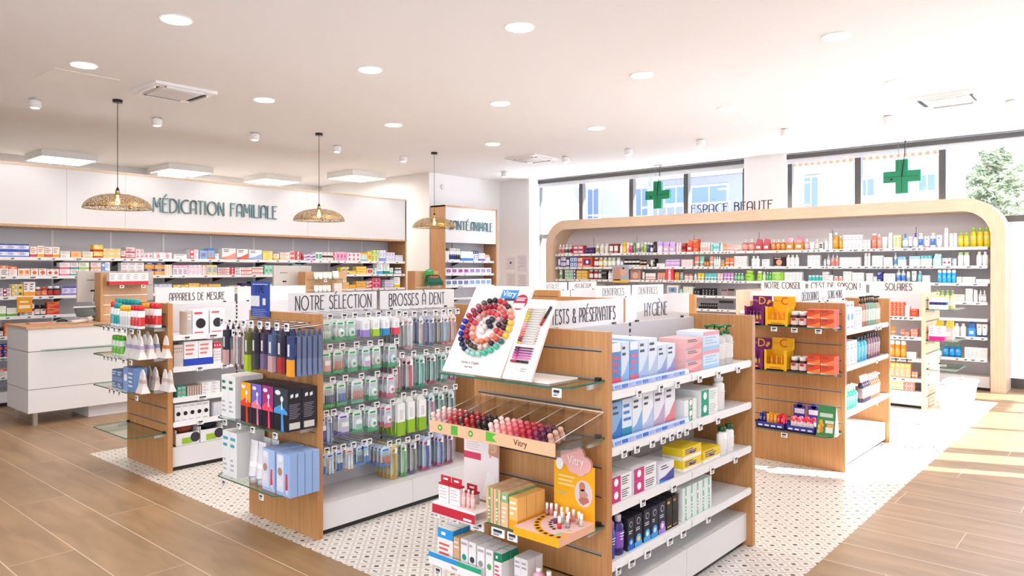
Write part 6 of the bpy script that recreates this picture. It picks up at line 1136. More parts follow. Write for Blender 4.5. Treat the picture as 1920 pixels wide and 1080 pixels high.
# ------------------------------------------------------------------ measuring gondola
g1, g2, g3 = 'on the top glass shelf of the measuring gondola', 'on the second glass shelf of the measuring gondola', 'on the third glass shelf of the measuring gondola'
FG = Face('X', 2.40); FG2 = Face('X', 2.54)
rows_(FG, 1.19, g1, [('b', 202, 207, 1, 1, 46, 'f0eeee d83030 68b0b0', 'slim white spray with red cap', 4), ('b', 208, 217, 2, 1, 44, 'f0f0f0 18a0a0 18a0a0', 'white sprays with teal cap', 4), ('b', 219, 238, 4, 1, 40, 'f0eeea f0b818 d8d4d0', 'white sprays with yellow cap', 4), ('b', 239, 257, 3, 1, 44, 'f2eeee e02a30 d83838', 'white sprays with red cap', 4)], near=True, depth=.06)
rows_(FG2, 1.19, g1, [('b', 259, 272, 2, 1, 44, 'f4f0ee f0a818 d83838', 'white sprays with amber cap', 4), ('b', 273, 289, 2, 1, 46, 'f2eeee d82830 d83838', 'tall red capped sprays at the back', 4)], near=True, depth=.06)
run(FG2, 1.19, 'b', 209, 250, 6, 1, 48, ['f0eeee', '18a0a0', '28a8a8'], 'teal capped white sprays in back row', g1, st=4, depth=.06)
rows_(FG, .95, g2, [('b', 204, 223, 3, 1, 38, 'd8e8d0 50b020 78b848', 'green capped roll-on bottles', 4)], near=True, depth=.06)
rows_(FG, .95, g2, [('o', 226, 257, 3, 1, 44, 'ece4de b8a8c8', 'paper sleeve packs with lilac band'), ], near=False, depth=.07, rows=2)
rows_(FG2, .95, g2, [('o', 259, 273, 1, 1, 46, 'ece4de f0a828', 'paper sleeve pack with orange band'), ('o', 275, 287, 1, 1, 44, 'eee6e0 8898c0', 'paper sleeve pack with slate blue band')], depth=.07)
run(Face('X', 2.58), .95, 'o', 296, 307, 1, 1, 42, ['e8ddd4', 'c87838'], 'paper sleeve pack with rust band', g2, depth=.06, st=1)
rows_(FG, .69, g3, [('c', 207, 226, 2, 1, 34, '6a80a8 8898c8 e8ecf4', 'small blue foot care cartons', 2), ], near=True, depth=.09, rows=2)
rows_(FG, .69, g3, [('c', 228, 248, 1, 1, 44, '7090c0 90a8d8 e8ecf4', 'larger blue foot care carton', 3)], near=True, depth=.1)
rows_(FG, .69, g3, [('o', 250, 262, 1, 1, 44, 'ece0da c8b0a8', 'blush sleeve pack at the front')], depth=.07)
rows_(FG2, .69, g3, [('o', 263, 286, 2, 1, 42, 'eee2dc d8c0b8', 'blush sleeve packs in a pair')], depth=.07)
run(Face('X', 2.58), .69, 'o', 295, 314, 2, 1, 40, ['ece0da', 'd0b8b0'], 'blush sleeve packs near the oak panel', g3, depth=.06)
FA = Face('Y', 6.02)
rows_(FA, 1.11, 'on the top shelf of the measuring gondola', [('c', 352, 361, 1, 1, 44, 'c8c0b8 b0a8a0 e8e4e0', 'grey narrow carton', 6), ('c', 362, 393, 1, 1, 46, 'f0eeee 2a282e d84858', 'blood pressure monitor box with black device', 5), ('c', 395, 423, 1, 1, 46, 'f2f0f0 34323a d86878', 'second blood pressure monitor box', 5)], depth=.14, near=True, name='device_box')
rows_(FA, .85, 'on the second shelf of the measuring gondola', [('c', 327, 345, 4, 1, 42, 'd8ccc4 c8b8b0 a89890', 'tan spined thin cartons', 6), ('c', 346, 400, 2, 1, 46, 'f2f2f4 2848b8 e88070', 'white first aid boxes with blue foot', 0), ('c', 402, 416, 3, 1, 40, 'f2eeee d82838 c8c0c0', 'white cartons with red lid', 1)], depth=.14, near=True)
rows_(FA, .60, 'on the third shelf of the measuring gondola', [('c', 334, 350, 2, 1, 20, '58b0a8 d89838 f0e0c0', 'small teal and gold cartons', 5), ('c', 352, 379, 6, 1, 19, 'a08878 d8ccc4 e8e0d8', 'thin brown lens cartons', 9), ('c', 380, 414, 2, 2, 22, 'f0eeee e8e4e2 a8a0a0', 'plain white thermometer boxes', 6)], depth=.12)
rows_(FA, .40, 'on the fourth shelf of the measuring gondola', [('c', 329, 394, 5, 1, 32, 'f2f0f0 201c20 c8c4c4', 'square white cartons with small black logo', 5), ('c', 402, 420, 3, 1, 26, 'd8d8dc b8b8c0 e8e8ec', 'thin grey clear packs', 6)], depth=.12)
for i, (x0, x1, lc, d) in enumerate(((330, 374, 'a85038', 'white open bin of rust coloured cushions with green label'), (376, 418, '2a3040', 'white open bin of navy cushions with green label'))):
    a, b = ax(x0, 6.05), ax(x1, 6.05); t = thing('display_bin', d + ' on the measuring gondola base', 'bin', (0, 0, .197)); w_ = b - a
    m = MB(); m.box(a, b, 6.06, 6.32, 0, .01, 'eceae8'); m.box(a, b, 6.05, 6.06, 0, .1, 'eceae8'); m.box(a, b, 6.32, 6.33, 0, .17, 'eceae8'); m.box(a, a + .008, 6.06, 6.32, 0, .13, 'eceae8'); m.box(b - .008, b, 6.06, 6.32, 0, .13, 'eceae8'); bb = m.build('bin_body', t)
    m = MB(); m.box(a + w_ * .25, b - w_ * .3, 6.048, 6.05, .01, .06, '98c038'); m.build('green_label', bb)
    m = MB(); m.lathe([(.04, 6.046, '3a3640', 'P'), (.042, 6.05, '3a3640', 'P')], b - w_ * .18, .055, 16, axis='y'); m.build('round_badge', bb)
    for k in range(2):
        m = MB(); m.lathe([(.03, -.02, lc, 'P'), (.06, 0, lc, 'P'), (.062, .025, lc, 'P'), (.035, .045, lc, 'P')], n=14, sx=1.25); o = m.build('cushion', None, ((a + b) / 2, 6.12 + k * .01, .235 + k * .068)); o.location.y = 6.13 + .02 * k; tag(o, ('rust' if i == 0 else 'navy') + ' coloured cushions piled in the white bin', 'cushion', ('rust' if i == 0 else 'navy') + ' cushions in bin')
MB().box(0, .1, 0, .1, 0, .06, '1a1818', 'P').build('black_carton', None, (ax(520, 6.05), 6.05, 1.111)); tag(bpy.data.objects['black_carton'], 'small black carton on the top shelf end of the measuring gondola', 'box')
# blue leaflet standing on the toothbrush gondola
t = thing('price_leaflet', 'tall blue leaflet with a white socket picture standing on the toothbrush gondola end', 'leaflet', (2.6, 4.585, 1.30), -PI / 2)
m = MB(); m.box(0, .235, -.003, 0, .042, .275, '3a50a0', 'P'); m.box(.02, .21, -.0035, -.003, .255, .26, 'c8d0e8', 'P'); m.build('leaflet_card', t)
x = text_mb('10€', .075, '1c2450'); x.move(.11, -.004, .2); x.build('printed_price', t)
m = MB(); m.box(.0, .11, -.0045, -.003, .11, .18, 'e4e0de', 'P'); m.box(.15, .185, -.0045, -.003, .12, .165, 'e4e0de', 'P')
for k in range(5): m.box(.02, .2 - .02 * (k % 3), -.0045, -.003, .04 + .012 * k, .043 + .012 * k, 'a8b4d8', 'P')
m.build('printed_picture', t)
# ------------------------------------------------------------------ nearest gondola side
FN = Face('Y', 1.80)
n1, n2, n3, n4 = 'on the top shelf of the nearest gondola', 'on the second shelf of the nearest gondola', 'on the third shelf of the nearest gondola', 'on the lowest shelf of the nearest gondola'
def blue_tray(z, x0, x1, label, col='4a78d0'):
    t = thing('shelf_tray', label, 'tray', (0, 0, z + .001)); m = MB(); m.box(x0, x1, 1.803, 2.02, 0, .004, 'dfe8f6', 'G'); m.box(x0, x1, 1.80, 1.803, .008, .03, 'dfe8f6', 'G'); tr = m.build('tray_base', t)
    m = MB(); m.hull([(x0, 1.783, .008), (x1, 1.783, .008), (x1, 1.80, .008), (x0, 1.80, .008)], [(x0, 1.79, .03), (x1, 1.79, .03), (x1, 1.8, .034), (x0, 1.8, .034)], 'c4d4f2', 'G')
    k = 0; xx = x0 + .01
    while xx < x1 - .05: m.box(xx, xx + .045, 1.781, 1.785, .011, .026, ('7aa0e8', col, 'a8b4ec')[k % 3], 'G'); xx += .06; k += 1
    m.build('printed_lip', t)
blue_tray(1.11, 2.75, 3.46, 'low clear tray with pale blue printed lip on the top shelf'); blue_tray(.86, 2.75, 3.46, 'low clear tray with bright blue printed lip on the second shelf', '2868d0')
FN2 = Face('Y', 1.81)
rows_(FN2, 1.116, n1, [('c', 1151, 1168, 1, 1, 84, '5a8ec8 e85878 f4f6fa', 'tall blue incontinence pack with pink foot', 4), ('c', 1169, 1184, 1, 1, 82, 'd8e4f4 90b8e8 e87890', 'tall film wrapped white pack', 7), ('c', 1185, 1201, 1, 1, 80, '6a9cd8 e86a88 e8f0fa', 'tall mid blue pack', 4), ('c', 1202, 1219, 1, 1, 80, 'dce8f8 a8c4ea f0a0b0', 'tall silver wrapped pack', 7), ('c', 1220, 1236, 1, 1, 78, 'e4ecf8 b8cce8 e89aa8', 'tall pale wrapped pack', 7),
   ('c', 1237, 1254, 1, 1, 62, 'd8e4f4 98a8d8 d8a850', 'shorter lavender wrapped pack', 7), ('c', 1255, 1270, 1, 1, 60, 'e0e8f6 a098d0 e0b860', 'shorter silver violet pack', 7)], depth=.13, rows=2, near=True, name='hygiene_pack')
rows_(FN, 1.11, n1, [('c', 1290, 1320, 1, 3, 64, 'f0b8b8 e89898 88c0e0', 'pink cartons stacked three high', 7), ('c', 1322, 1353, 1, 2, 70, 'dce8f4 a8d0f0 f0a8b8', 'white and sky blue cartons two high', 4)], depth=.16, near=True)
run(FN, 1.11, 'b', 1356, 1383, 2, 1, 74, ['f2f0ee', '1d6e2c', 'ece8e4'], 'white soap bottles with dark green pump', n1, st=1, rows=2, near=True, depth=.07)
rows_(FN2, .866, n2, [('c', 1151, 1170, 1, 1, 76, '88b4e0 3a78c8 f0f4fa', 'blue pads pack', 7), ('c', 1171, 1189, 1, 1, 76, 'e4ecf6 2a90b8 4a80d0', 'white and teal pads pack', 0), ('c', 1190, 1208, 1, 1, 76, 'e8eef6 88b0e0 e8c060', 'glossy white pads pack', 7), ('c', 1209, 1229, 1, 1, 76, 'f0f2f6 b8c8e8 e8a860', 'crinkled white pads pack', 7), ('c', 1230, 1250, 1, 1, 76, 'ece8f2 c8a8c8 e86868', 'white pads pack with rosy print', 7), ('c', 1251, 1270, 1, 1, 76, 'eef0f6 e88890 88a8e0', 'white pads pack with coral print', 7)], depth=.13, rows=2, near=True, name='hygiene_pack')
rows_(FN, .86, n2, [('c', 1287, 1310, 1, 2, 40, 'f2f2f0 1a9a78 8ad0b8', 'white cartons with emerald edge two high', 9), ('c', 1318, 1350, 1, 2, 48, 'f6f6f4 1f9c7c c0d0c8', 'wider white cartons with emerald edge two high', 3)], depth=.15, near=True)
run(FN, .86, 'b', 1353, 1367, 1, 1, 62, ['f2f0ee', 'f4f2f0', 'ece8e4'], 'single white shampoo bottle', n2, st=5, near=True, depth=.06)
rows_(FN, .60, n3, [('c', 1150, 1189, 1, 2, 48, 'f2f0f0 c83878 6a6068', 'long white pregnancy test cartons two high', 3), ('c', 1192, 1235, 1, 2, 46, 'f4f2f2 cc3c7c 6a6068', 'further long white test cartons two high', 3), ('c', 1240, 1268, 1, 1, 34, 'eceaf2 4a50a0 3aa0d8', 'white and indigo lubricant carton', 7)], depth=.15, near=True, name='test_carton')
mi = []
for (x0, x1, st_, hp, d) in ((1284, 1319, 2, 44, 'yellow and white ointment cartons two high'), (1322, 1354, 1, 24, 'single yellow and white ointment carton')):
    o = run(FN, .60, 'c', x0, x1, 1, st_, hp, ['f2ce20', 'f4f0ea', '4a4a90'], d, n3, st=0, depth=.12, near=True, name='ointment_carton', word=('Mitosyl', .022, '3a4090', 0, .42))
run(FN, .60, 'b', 1358, 1384, 2, 1, 52, ['f2f0ee', '1d5a2c', 'f0eeec'], 'white bottles with dark green cap', n3, st=0, near=True, depth=.05)
rows_(FN, .35, n4, [('b', 1150, 1161, 1, 1, 70, '4858b8 8a70c0 3a48a8', 'indigo lubricant bottle', 4), ('b', 1164, 1178, 1, 1, 74, '3a2a70 e8d8e8 8a5ab8', 'purple tapered lubricant tube', 0)], near=True, depth=.05)
rows_(FN, .35, n4, [('c', 1181, 1193, 1, 1, 60, '24222e 2f6ac8 a8d8f8', 'black condom box with blue glow', 12), ('c', 1194, 1208, 1, 1, 60, '24222c 58b0f0 f8d060', 'black condom box with sky blue burst', 12), ('c', 1211, 1224, 1, 1, 60, '26242e 4ab0e8 f0f0f4', 'black condom box with cyan burst', 12), ('c', 1225, 1238, 1, 1, 58, '2a2838 48a0e8 e8e8f4', 'charcoal condom box with blue foot', 12), ('c', 1239, 1252, 1, 1, 58, '2c2a3c b088d8 f0e8f8', 'charcoal condom box with lilac foot', 12), ('c', 1254, 1264, 1, 1, 58, '2c2620 2a2420 d8b850', 'black and gold condom box', 5), ('c', 1265, 1276, 1, 1, 58, '2e2622 2c2422 b87850', 'black and bronze condom box', 5)], depth=.08, rows=2, near=True, name='condom_box')
rows_(FN, .35, n4, [('c', 1284, 1338, 5, 1, 60, 'ecf0ea 88c8b8 c8d0c8', 'pale mint gel cartons', 9)], depth=.12, near=True)
# ------------------------------------------------------------------ vitamins gondola
FV = Face('X', 6.035)
def counter_display(px0, px1, hx0, hx1, z, hp, hh, col, dark, letter, label, arch=False):
    """open printed display carton with a header card and upright tubes inside"""
    a, b = FV.s_(px0), FV.s_(px1); wd = a - b; d0 = FV.dist((a + b) / 2) / F_PX; h = hp * d0; H2 = hh * d0
    t = thing('counter_display', label, 'display box', (6.035, (a + b) / 2, z + .001), -PI / 2); x = wd / 2
    m = MB(); m.box(-x, x, 0, .17, 0, .01, col); m.box(-x, x, 0, .006, 0, h * .3, col); m.box(-x, -x + .006, 0, .17, 0, h * .95, col); m.box(x - .006, x, 0, .17, 0, h * .95, col); m.box(-x, x, .16, .17, 0, h, col)
    m.box(-x, -x * .8, -.001, 0, 0, h, col); m.box(x * .75, x, -.001, 0, 0, h, col); m.box(-x * .5, x * .5, -.0015, 0, h * .1, h * .16, dark); body = m.build('display_carton', t)
    m = MB(); o2 = (FV.s_(px0) + FV.s_(px1)) / 2 - (FV.s_(hx0) + FV.s_(hx1)) / 2; w2 = abs(FV.s_(hx0) - FV.s_(hx1)) / 2
    m.box(o2 - w2, o2 + w2, .165, .17, h * .98, h + H2, col); hd = m.build('header_card', t)
    q = text_mb(letter, H2 * 1.15, 'f4c020' if letter == 'D' else 'd83830'); q.move(o2, .164, h + H2 * .12); q.build('printed_letter', hd)
    q = text_mb('Vita', H2 * .4, 'd890a8' if letter == 'D' else 'e09020', align='RIGHT'); q.move(o2 - H2 * .45, .164, h + H2 * .4); q.build('printed_word', hd)
    q = MB(); q.lathe([(H2 * .16, .162, 'f4b020' if letter == 'D' else 'd83830', 'P'), (H2 * .17, .165, 'f4b020', 'P')], o2 + w2 * .75, h + H2 * .45, 12, axis='y'); q.lathe([(H2 * .13, .162, 'f4b020' if letter == 'D' else 'e06030', 'P'), (H2 * .14, .165, 'f4b020', 'P')], o2 + w2 * .6, h + H2 * .25, 12, axis='y'); q.build('printed_fruit', hd)
    n = 4 if letter == 'D' else 3; o = None
    for k in range(n):
        lx = -x * .7 + (k + .5) * x * 1.4 / n
        if o is None:
            o = k_bottle(.021, h * .85, .021, ('5a1850' if letter == 'D' else 'f08a18', '4a1440' if letter == 'D' else 'f4f0f0', 'e8b820' if letter == 'D' else 'f4a020'), 4)[0][1].build('vitamin_tube'); tag(o, ('purple' if letter == 'D' else 'orange') + ' vitamin tubes standing in ' + label.split(' with ')[0] + (' upper' if z > 1 else ' lower'), 'tube', 'vitamin tubes in ' + label)
            ob = o
        else: ob = dup(o)
        ob.location = (6.06, (a + b) / 2 - lx, z + .011); ob.rotation_euler = (0, 0, -PI / 2)
counter_display(1396, 1432, 1397, 1433, 1.19, 35, 18, '7a2068', 'e8b820', 'D', 'purple display box with yellow letter on the top vitamin shelf')
counter_display(1435, 1477, 1436, 1478, 1.19, 36, 18, 'f2b818', 'c87818', 'C', 'yellow display box with red letter on the top vitamin shelf')
counter_display(1394, 1430, 1396, 1431, .82, 36, 19, '7a2068', 'e8b820', 'D', 'purple display box with yellow letter on the middle vitamin shelf')
counter_display(1433, 1475, 1434, 1476, .82, 38, 20, 'f2b818', 'c87818', 'C', 'yellow display box with red letter on the middle vitamin shelf')
for z, w_ in ((1.19, 'on the top end shelf of the vitamins gondola'), (.82, 'on the middle end shelf of the vitamins gondola')):
    run(FV, z, 'j', 1479, 1510, 2, 1, 28, ['4a1418', 'f4f0ee', 'e8d8d0'], 'dark red supplement jars with white lid', w_, st=1, near=True, rows=2)
    run(FV, z, 'c', 1512, 1563, 2, 2, 34, ['e4502c', 'f08a50', 'f8e8d8'], 'orange red honey cartons two high', w_, st=7, depth=.13, near=True)
vw = 'on the lowest end shelf of the vitamins gondola'
def tube_tray(px0, px1, cols, label, col='3a3a90', slope=0):
    a, b = FV.s_(px0), FV.s_(px1); t = thing('tube_tray', label, 'display tray', (6.035, (a + b) / 2, .331), -PI / 2); x = (a - b) / 2
    m = MB(); m.box(-x, x, 0, .15, 0, .008, col); m.box(-x, x, 0, .005, 0, .05, col); m.box(-x, -x + .005, 0, .15, 0, .06, col); m.box(x - .005, x, 0, .15, 0, .06, col); m.box(-x, x, .145, .15, 0, .06, col); tr = m.build('tray_body', t)
    for k in range(4): MB().box(-x * .85 + k * x * .45, -x * .55 + k * x * .45, -.001, 0, .018, .03, 'e8e8f4').build('printed_word', tr)
    if slope:
        for s in (-.5, .5):
            m = MB(); m.box(x * s - x * .42, x * s + x * .42, .145, .15, .05, .2, col); m.lathe([(x * .2, .145, col, 'P'), (x * .2, .15, col, 'P')], x * s, .2, 14, axis='y'); m.box(x * s - x * .35, x * s + x * .35, .143, .145, .13, .17, 'dcdcf0'); m.build('header_card', t)
    n = len(cols); seen = {}
    for r in range(2):
        for k, (c, dn) in enumerate(cols):
            lx = -x * .88 + (k + .5) * x * 1.76 / n
            if dn not in seen: seen[dn] = k_bottle(min(.03, x * 1.7 / n), .14, .03, (c, 'f8f4f4', 'f4f0f0' if slope else c), 4)[0][1].build('effervescent_tube'); o = seen[dn]; tag(o, '%s effervescent tubes in the navy tray' % dn + (' with header cards' if slope else ' beside the gondola edge'), 'tube', label + dn)
            else: o = dup(seen[dn])
            o.location = (6.06 + r * .055, (a + b) / 2 - lx, .34); o.rotation_euler = (0, 0, -PI / 2)
tube_tray(1418, 1471, (('2a2a78', 'navy'), ('2a2a78', 'navy'), ('f0b820', 'yellow'), ('f08a28', 'orange'), ('f0a838', 'amber'), ('d82838', 'scarlet'), ('d82838', 'scarlet')), 'navy tray of assorted effervescent tubes on the lowest vitamin shelf')
tube_tray(1474, 1528, (('e85060', 'coral red'), ('e85060', 'coral red'), ('d83040', 'deep red'), ('d83040', 'deep red')), 'navy tray with two header cards and red tubes on the lowest vitamin shelf', '3a3890', 1)
a, b = FV.s_(1530), FV.s_(1564); wd = a - b
t = thing('tent_card', 'green tent card with fruit picture on the lowest vitamin shelf', 'card', (6.035, (a + b) / 2, .331), -PI / 2); x = wd / 2
m = MB(); m.quad([(-x, 0, 0), (x, 0, 0), (x, .06, .235), (-x, .06, .235)], '3f8a50'); m.quad([(x, .12, 0), (-x, .12, 0), (-x, .06, .235), (x, .06, .235)], 'e8f0e8'); m.quad([(x, 0, 0), (x, .12, 0), (x, .06, .235)], 'e4ecf0'); m.quad([(-x, .12, 0), (-x, 0, 0), (-x, .06, .235)], 'e4ecf0'); cd = m.build('card_body', t)
m = MB(); P_ = lambda u, v: (u * x, v * .06 / .235 * .235 * 1.0 - .001 if 0 else v * .06 - .0012, v * .235)
for (u0, u1, v0, v1, c) in ((-.75, .7, .62, .75, 'c8dcc8'), (-.1, .85, .42, .52, 'd8e8d0'), (.1, .85, .3, .4, 'f0a850'), (0, .8, .12, .3, 'e4ece4')): m.quad([P_(u0, v0), P_(u1, v0), P_(u1, v1), P_(u0, v1)], c)
for (u, v, r, c) in ((-.55, .45, .2, 'e8a838'), (-.7, .3, .18, 'f0b040'), (-.45, .2, .2, 'e88840'), (-.75, .15, .15, 'e8c858'), (-.35, .35, .14, 'f4a030')): m.quad([P_(u + r * math.cos(2 * PI * i / 12), v + r * .45 * math.sin(2 * PI * i / 12)) for i in range(12)], c)
m.build('printed_fruit', cd)
# side shelves of the vitamins gondola
FW_ = Face('Y', 1.885)
v1, v2, v3 = 'on the sunlit top side shelf of the vitamins gondola', 'on the sunlit middle side shelf of the vitamins gondola', 'on the sunlit lower side shelf of the vitamins gondola'
rows_(FW_, 1.15, v1, [('c', 1590, 1604, 2, 1, 52, 'f6f6f8 78b0e0 8898d0', 'tall white cartons with blue logo', 5), ('c', 1606, 1619, 2, 1, 38, 'f6f4f4 c8d8f0 a8b0d8', 'white cartons with slanted print', 6)], depth=.1, near=True)
rows_(FW_, 1.15, v1, [('b', 1621, 1631, 2, 1, 56, 'c88870 181818 e8c8b8', 'reddish clear bottles with black pump', 1), ('b', 1632, 1645, 4, 1, 55, 'a0c8b0 181818 d8e8dc', 'pale green clear bottles with black pump', 1), ('b', 1646, 1654, 3, 1, 52, 'e0c8a0 181818 f0e4d0', 'straw clear bottles with black pump', 1)], near=True, depth=.06)
rows_(FW_, .85, v2, [('b', 1612, 1630, 3, 1, 46, '48c0e8 303848 78d4f0', 'aqua shower bottles with dark cap', 0), ('b', 1631, 1654, 5, 1, 46, '8a5a68 383440 c0a0a8', 'wine clear shower bottles with dark cap', 0)], near=True, depth=.06)
rows_(FW_, .47, v3, [('b', 1592, 1612, 4, 1, 44, '30b878 f4f4f4 50c890', 'emerald spray bottles with white head', 2), ('b', 1622, 1636, 4, 1, 50, '4a3a50 f0f0f0 a08888', 'dark clear sprays with white trigger', 2), ('b', 1637, 1654, 5, 1, 46, 'a86848 f0f0f0 d8a890', 'copper clear sprays with white trigger', 2)], near=True, depth=.06)
rows_(FW_, .85, v2, [('c', 1590, 1610, 3, 1, 44, 'f8f8fa d8e4f4 a8c0e8', 'white cartons with faint blue lettering', 6)], depth=.1)
# things on the rear gondola ends
run(Face('X', 5.8), 1.22, 'c', 1038, 1098, 7, 1, 12, ['e4d4c4', 'e8a890', 'f4ece4'], 'beige lip balm trays', 'on the end shelf behind the hygiene sign', st=2, depth=.09)
run(Face('X', 5.83), 1.22 + 12 * dist(5.8, 4.2) / F_PX + .001, 't', 1040, 1097, 8, 1, 12, ['ece0d4', '5a4a44'], 'cream lip balm tubes in a line', 'on the beige trays behind the hygiene sign', depth=.02)
o = MB().box(0, .12, 0, .42, 0, .14, 'fff', 'oak_side').box(-.002, 0, .12, .3, .02, .1, '4a3028', 'P').build('wooden_crate', None, (7.62, 7.4 - .62, 1.201)); tag(o, 'small wooden crate with dark label on the rear gondola end', 'crate')
m = MB()
rr = random.Random(2)
for k in range(7):
    pts = []; 
    for i in range(13): A = 2 * PI * i / 12; pts.append((.045 * math.cos(A) + rr.uniform(-.008, .008) + .012 * (k - 3), .045 * math.sin(A) + .008 * (k - 3), .04 + .02 * math.sin(A * 2 + k)))
    m.tube(pts, .012, '18a8b8', 'P', 6)
o = m.build('hair_scrunchie', None, (7.68, 6.88, 1.345)); tag(o, 'turquoise fabric scrunchie bundle on the small wooden crate', 'scrunchie')
# ------------------------------------------------------------------ nail polish display on the nearest gondola end
def board(name, label, x, ya, zb, wd, ht, tilt, col='ece2da'):
    t = thing(name, label, 'display', (x, ya, zb), 0); t.rotation_euler = (-tilt, 0, -PI / 2)
    m = MB(); m.box(0, wd, 0, .012, 0, ht, col, 'P'); b = m.build('display_board', t); return t, b
TI = math.atan2(.24, .4)
t, bd = board('nail_polish_display', 'tilted cream display board ringed with nail polish bottles', 2.392, 2.505, 1.179, .365, .462, TI)
m = MB(); m.box(.185, .285, -.0012, 0, .395, .44, '3a88c8'); m.box(.215, .28, -.0013, 0, .383, .396, '3a3a40'); lg = m.build('blue_logo_plate', t)
x = text_mb('Vitry', .042, 'ffffff'); x.move(.235, -.0018, .406); x.build('lettering', lg)
m = MB(); m.lathe([(.04, -.0012, 'a83048', 'P'), (.041, 0, 'a83048', 'P')], .318, .378, 24, axis='y'); m.box(.283, .35, -.0016, -.001, .345, .372, 'ecd8d0'); m.box(.29, .34, -.0018, -.001, .385, .392, 'e8c8cc'); m.box(.29, .345, -.0018, -.001, .396, .401, 'e8c8cc'); m.build('round_sticker', t)
x = text_mb('Vernis à Ongles', .018, '8a7068'); x.move(.155, -.001, .05); x.build('lettering', t); x = text_mb('Nail Polish', .012, '8a7068'); x.move(.155, -.001, .03); x.build('lettering', t)
RT_ = Matrix.Rotation(-PI / 2, 4, 'Z') @ Matrix.Rotation(-TI, 4, 'X')
def on_board(o, org, u, v, out, rot=0):
    o.matrix_world = Matrix.Translation(org) @ RT_ @ Matrix.Translation((u, -out, v)) @ Matrix.Rotation(rot, 4, 'Y')
NP = {}
def nail_bottle(org, u, v, col, cname, where):
    key = cname + where
    if key not in NP:
        m = MB(); m.lathe([(.007, .001, '3a2a2a', 'G'), (.0125, -.006, col, 'G'), (.0135, -.016, col, 'G'), (.011, -.024, col, 'G'), (.005, -.028, col, 'G')], 0, 0, 12, axis='y')
        NP[key] = o = m.build('nail_polish_bottle'); tag(o, '%s nail polish bottle %s' % (cname, where), 'nail polish', key)
    else: o = dup(NP[key])
    on_board(o, org, u, v, 0); return o
ORG = (2.392, 2.505, 1.179)
ring_cols = [('f0a080', 'apricot'), ('e88878', 'salmon'), ('f0c030', 'yellow'), ('f0c030', 'yellow'), ('f0c030', 'yellow'), ('2a6a68', 'dark teal'), ('40b898', 'mint'), ('40b898', 'mint'), ('40b898', 'mint'), ('98c8b8', 'pale green'), ('98c8b8', 'pale green'), ('98c8b8', 'pale green'), ('282850', 'midnight'), ('282850', 'midnight'), ('282850', 'midnight'), ('2a30a0', 'cobalt'), ('2a30a0', 'cobalt'), ('2a30a0', 'cobalt'), ('b83848', 'crimson'), ('a84060', 'berry'), ('b06070', 'dusty rose'), ('6a6058', 'olive grey'), ('28242a', 'black'), ('28242a', 'black'), ('c83038', 'red'), ('b83038', 'red'), ('3a3438', 'charcoal')]
n = len(ring_cols)
for i, (c, nm) in enumerate(ring_cols):
    a = math.radians(38) - 2 * PI * i / n; nail_bottle(ORG, .178 + .145 * math.cos(a), .235 + .14 * math.sin(a), c, nm, 'in the outer ring of the tilted display')
ring2 = [('d86a60', 'coral'), ('c83848', 'red'), ('4a2028', 'oxblood'), ('4a2028', 'oxblood'), ('d85040', 'brick'), ('d85040', 'brick'), ('5a2028', 'oxblood'), ('d8c0b0', 'nude'), ('d8c0b0', 'nude'), ('584040', 'brown'), ('584040', 'brown'), ('3a3030', 'espresso'), ('b02838', 'ruby'), ('b02838', 'ruby'), ('a84048', 'rose'), ('a82838', 'ruby'), ('981c30', 'garnet'), ('701828', 'wine'), ('b02838', 'ruby'), ('8a2038', 'garnet'), ('982038', 'garnet'), ('d04050', 'coral')]
for i, (c, nm) in enumerate(ring2):
    a = math.radians(50) - 2 * PI * i / len(ring2); nail_bottle(ORG, .178 + .112 * math.cos(a), .235 + .108 * math.sin(a), c, nm, 'in the second ring of the tilted display')
ring3 = [('e05850', 'coral'), ('c8a8a0', 'taupe'), ('502030', 'plum'), ('d04048', 'red'), ('f0a080', 'peach'), ('e08068', 'salmon'), ('e07050', 'tangerine'), ('f0a888', 'peach'), ('e06048', 'tangerine'), ('e8b0a0', 'blush'), ('e0a078', 'peach'), ('c03040', 'red'), ('d8a0a8', 'pink'), ('d08070', 'rose gold'), ('d03838', 'red'), ('d83840', 'red')]
for i, (c, nm) in enumerate(ring3):
    a = math.radians(55) - 2 * PI * i / len(ring3); nail_bottle(ORG, .178 + .078 * math.cos(a), .235 + .076 * math.sin(a), c, nm, 'in the third ring of the tilted display')
for i, (u, v) in enumerate(((.185, .26), (.2, .275), (.175, .235), (.165, .21), (.205, .24), (.15, .25))): nail_bottle(ORG, u, v, ('302c34', '403a44', 'd8d0cc', 'e8e0d8', '282430', 'dcccc4')[i], ('black', 'graphite', 'pearl', 'cream', 'ink', 'shell')[i], 'at the centre of the tilted display')
t2, b2 = board('pencil_display', 'tilted narrow board of coloured cosmetic pencils beside the nail polish rings', 2.394, 2.13, 1.179, .16, .385, TI * .9, 'f0e8e2')
RT2 = Matrix.Rotation(-PI / 2, 4, 'Z') @ Matrix.Rotation(-TI * .9, 4, 'X'); m = MB(); m.lathe([(.02, -.001, 'e0c8c0', 'P'), (.021, 0, 'e0c8c0', 'P')], .045, .045, 18, axis='y'); m.lathe([(.017, -.0015, 'f0e8e2', 'P'), (.018, -.001, 'f0e8e2', 'P')], .045, .045, 18, axis='y'); m.box(.085, .12, -.001, 0, .05, .054, 'a89890'); m.box(.085, .115, -.001, 0, .04, .044, 'a89890'); m.build('printed_seal', t2)
PC = ('d8c090', 'd8b878', 'c8b060', 'e8c830', 'e0c040', 'd8c048', 'f0b0b0', 'f0a8b0', 'f09898', 'f08878', 'e87858', 'f08060', 'a83848', '902838', 'e8b040', '682050', '882868', 'a83888', 'd84898', 'e870b0')
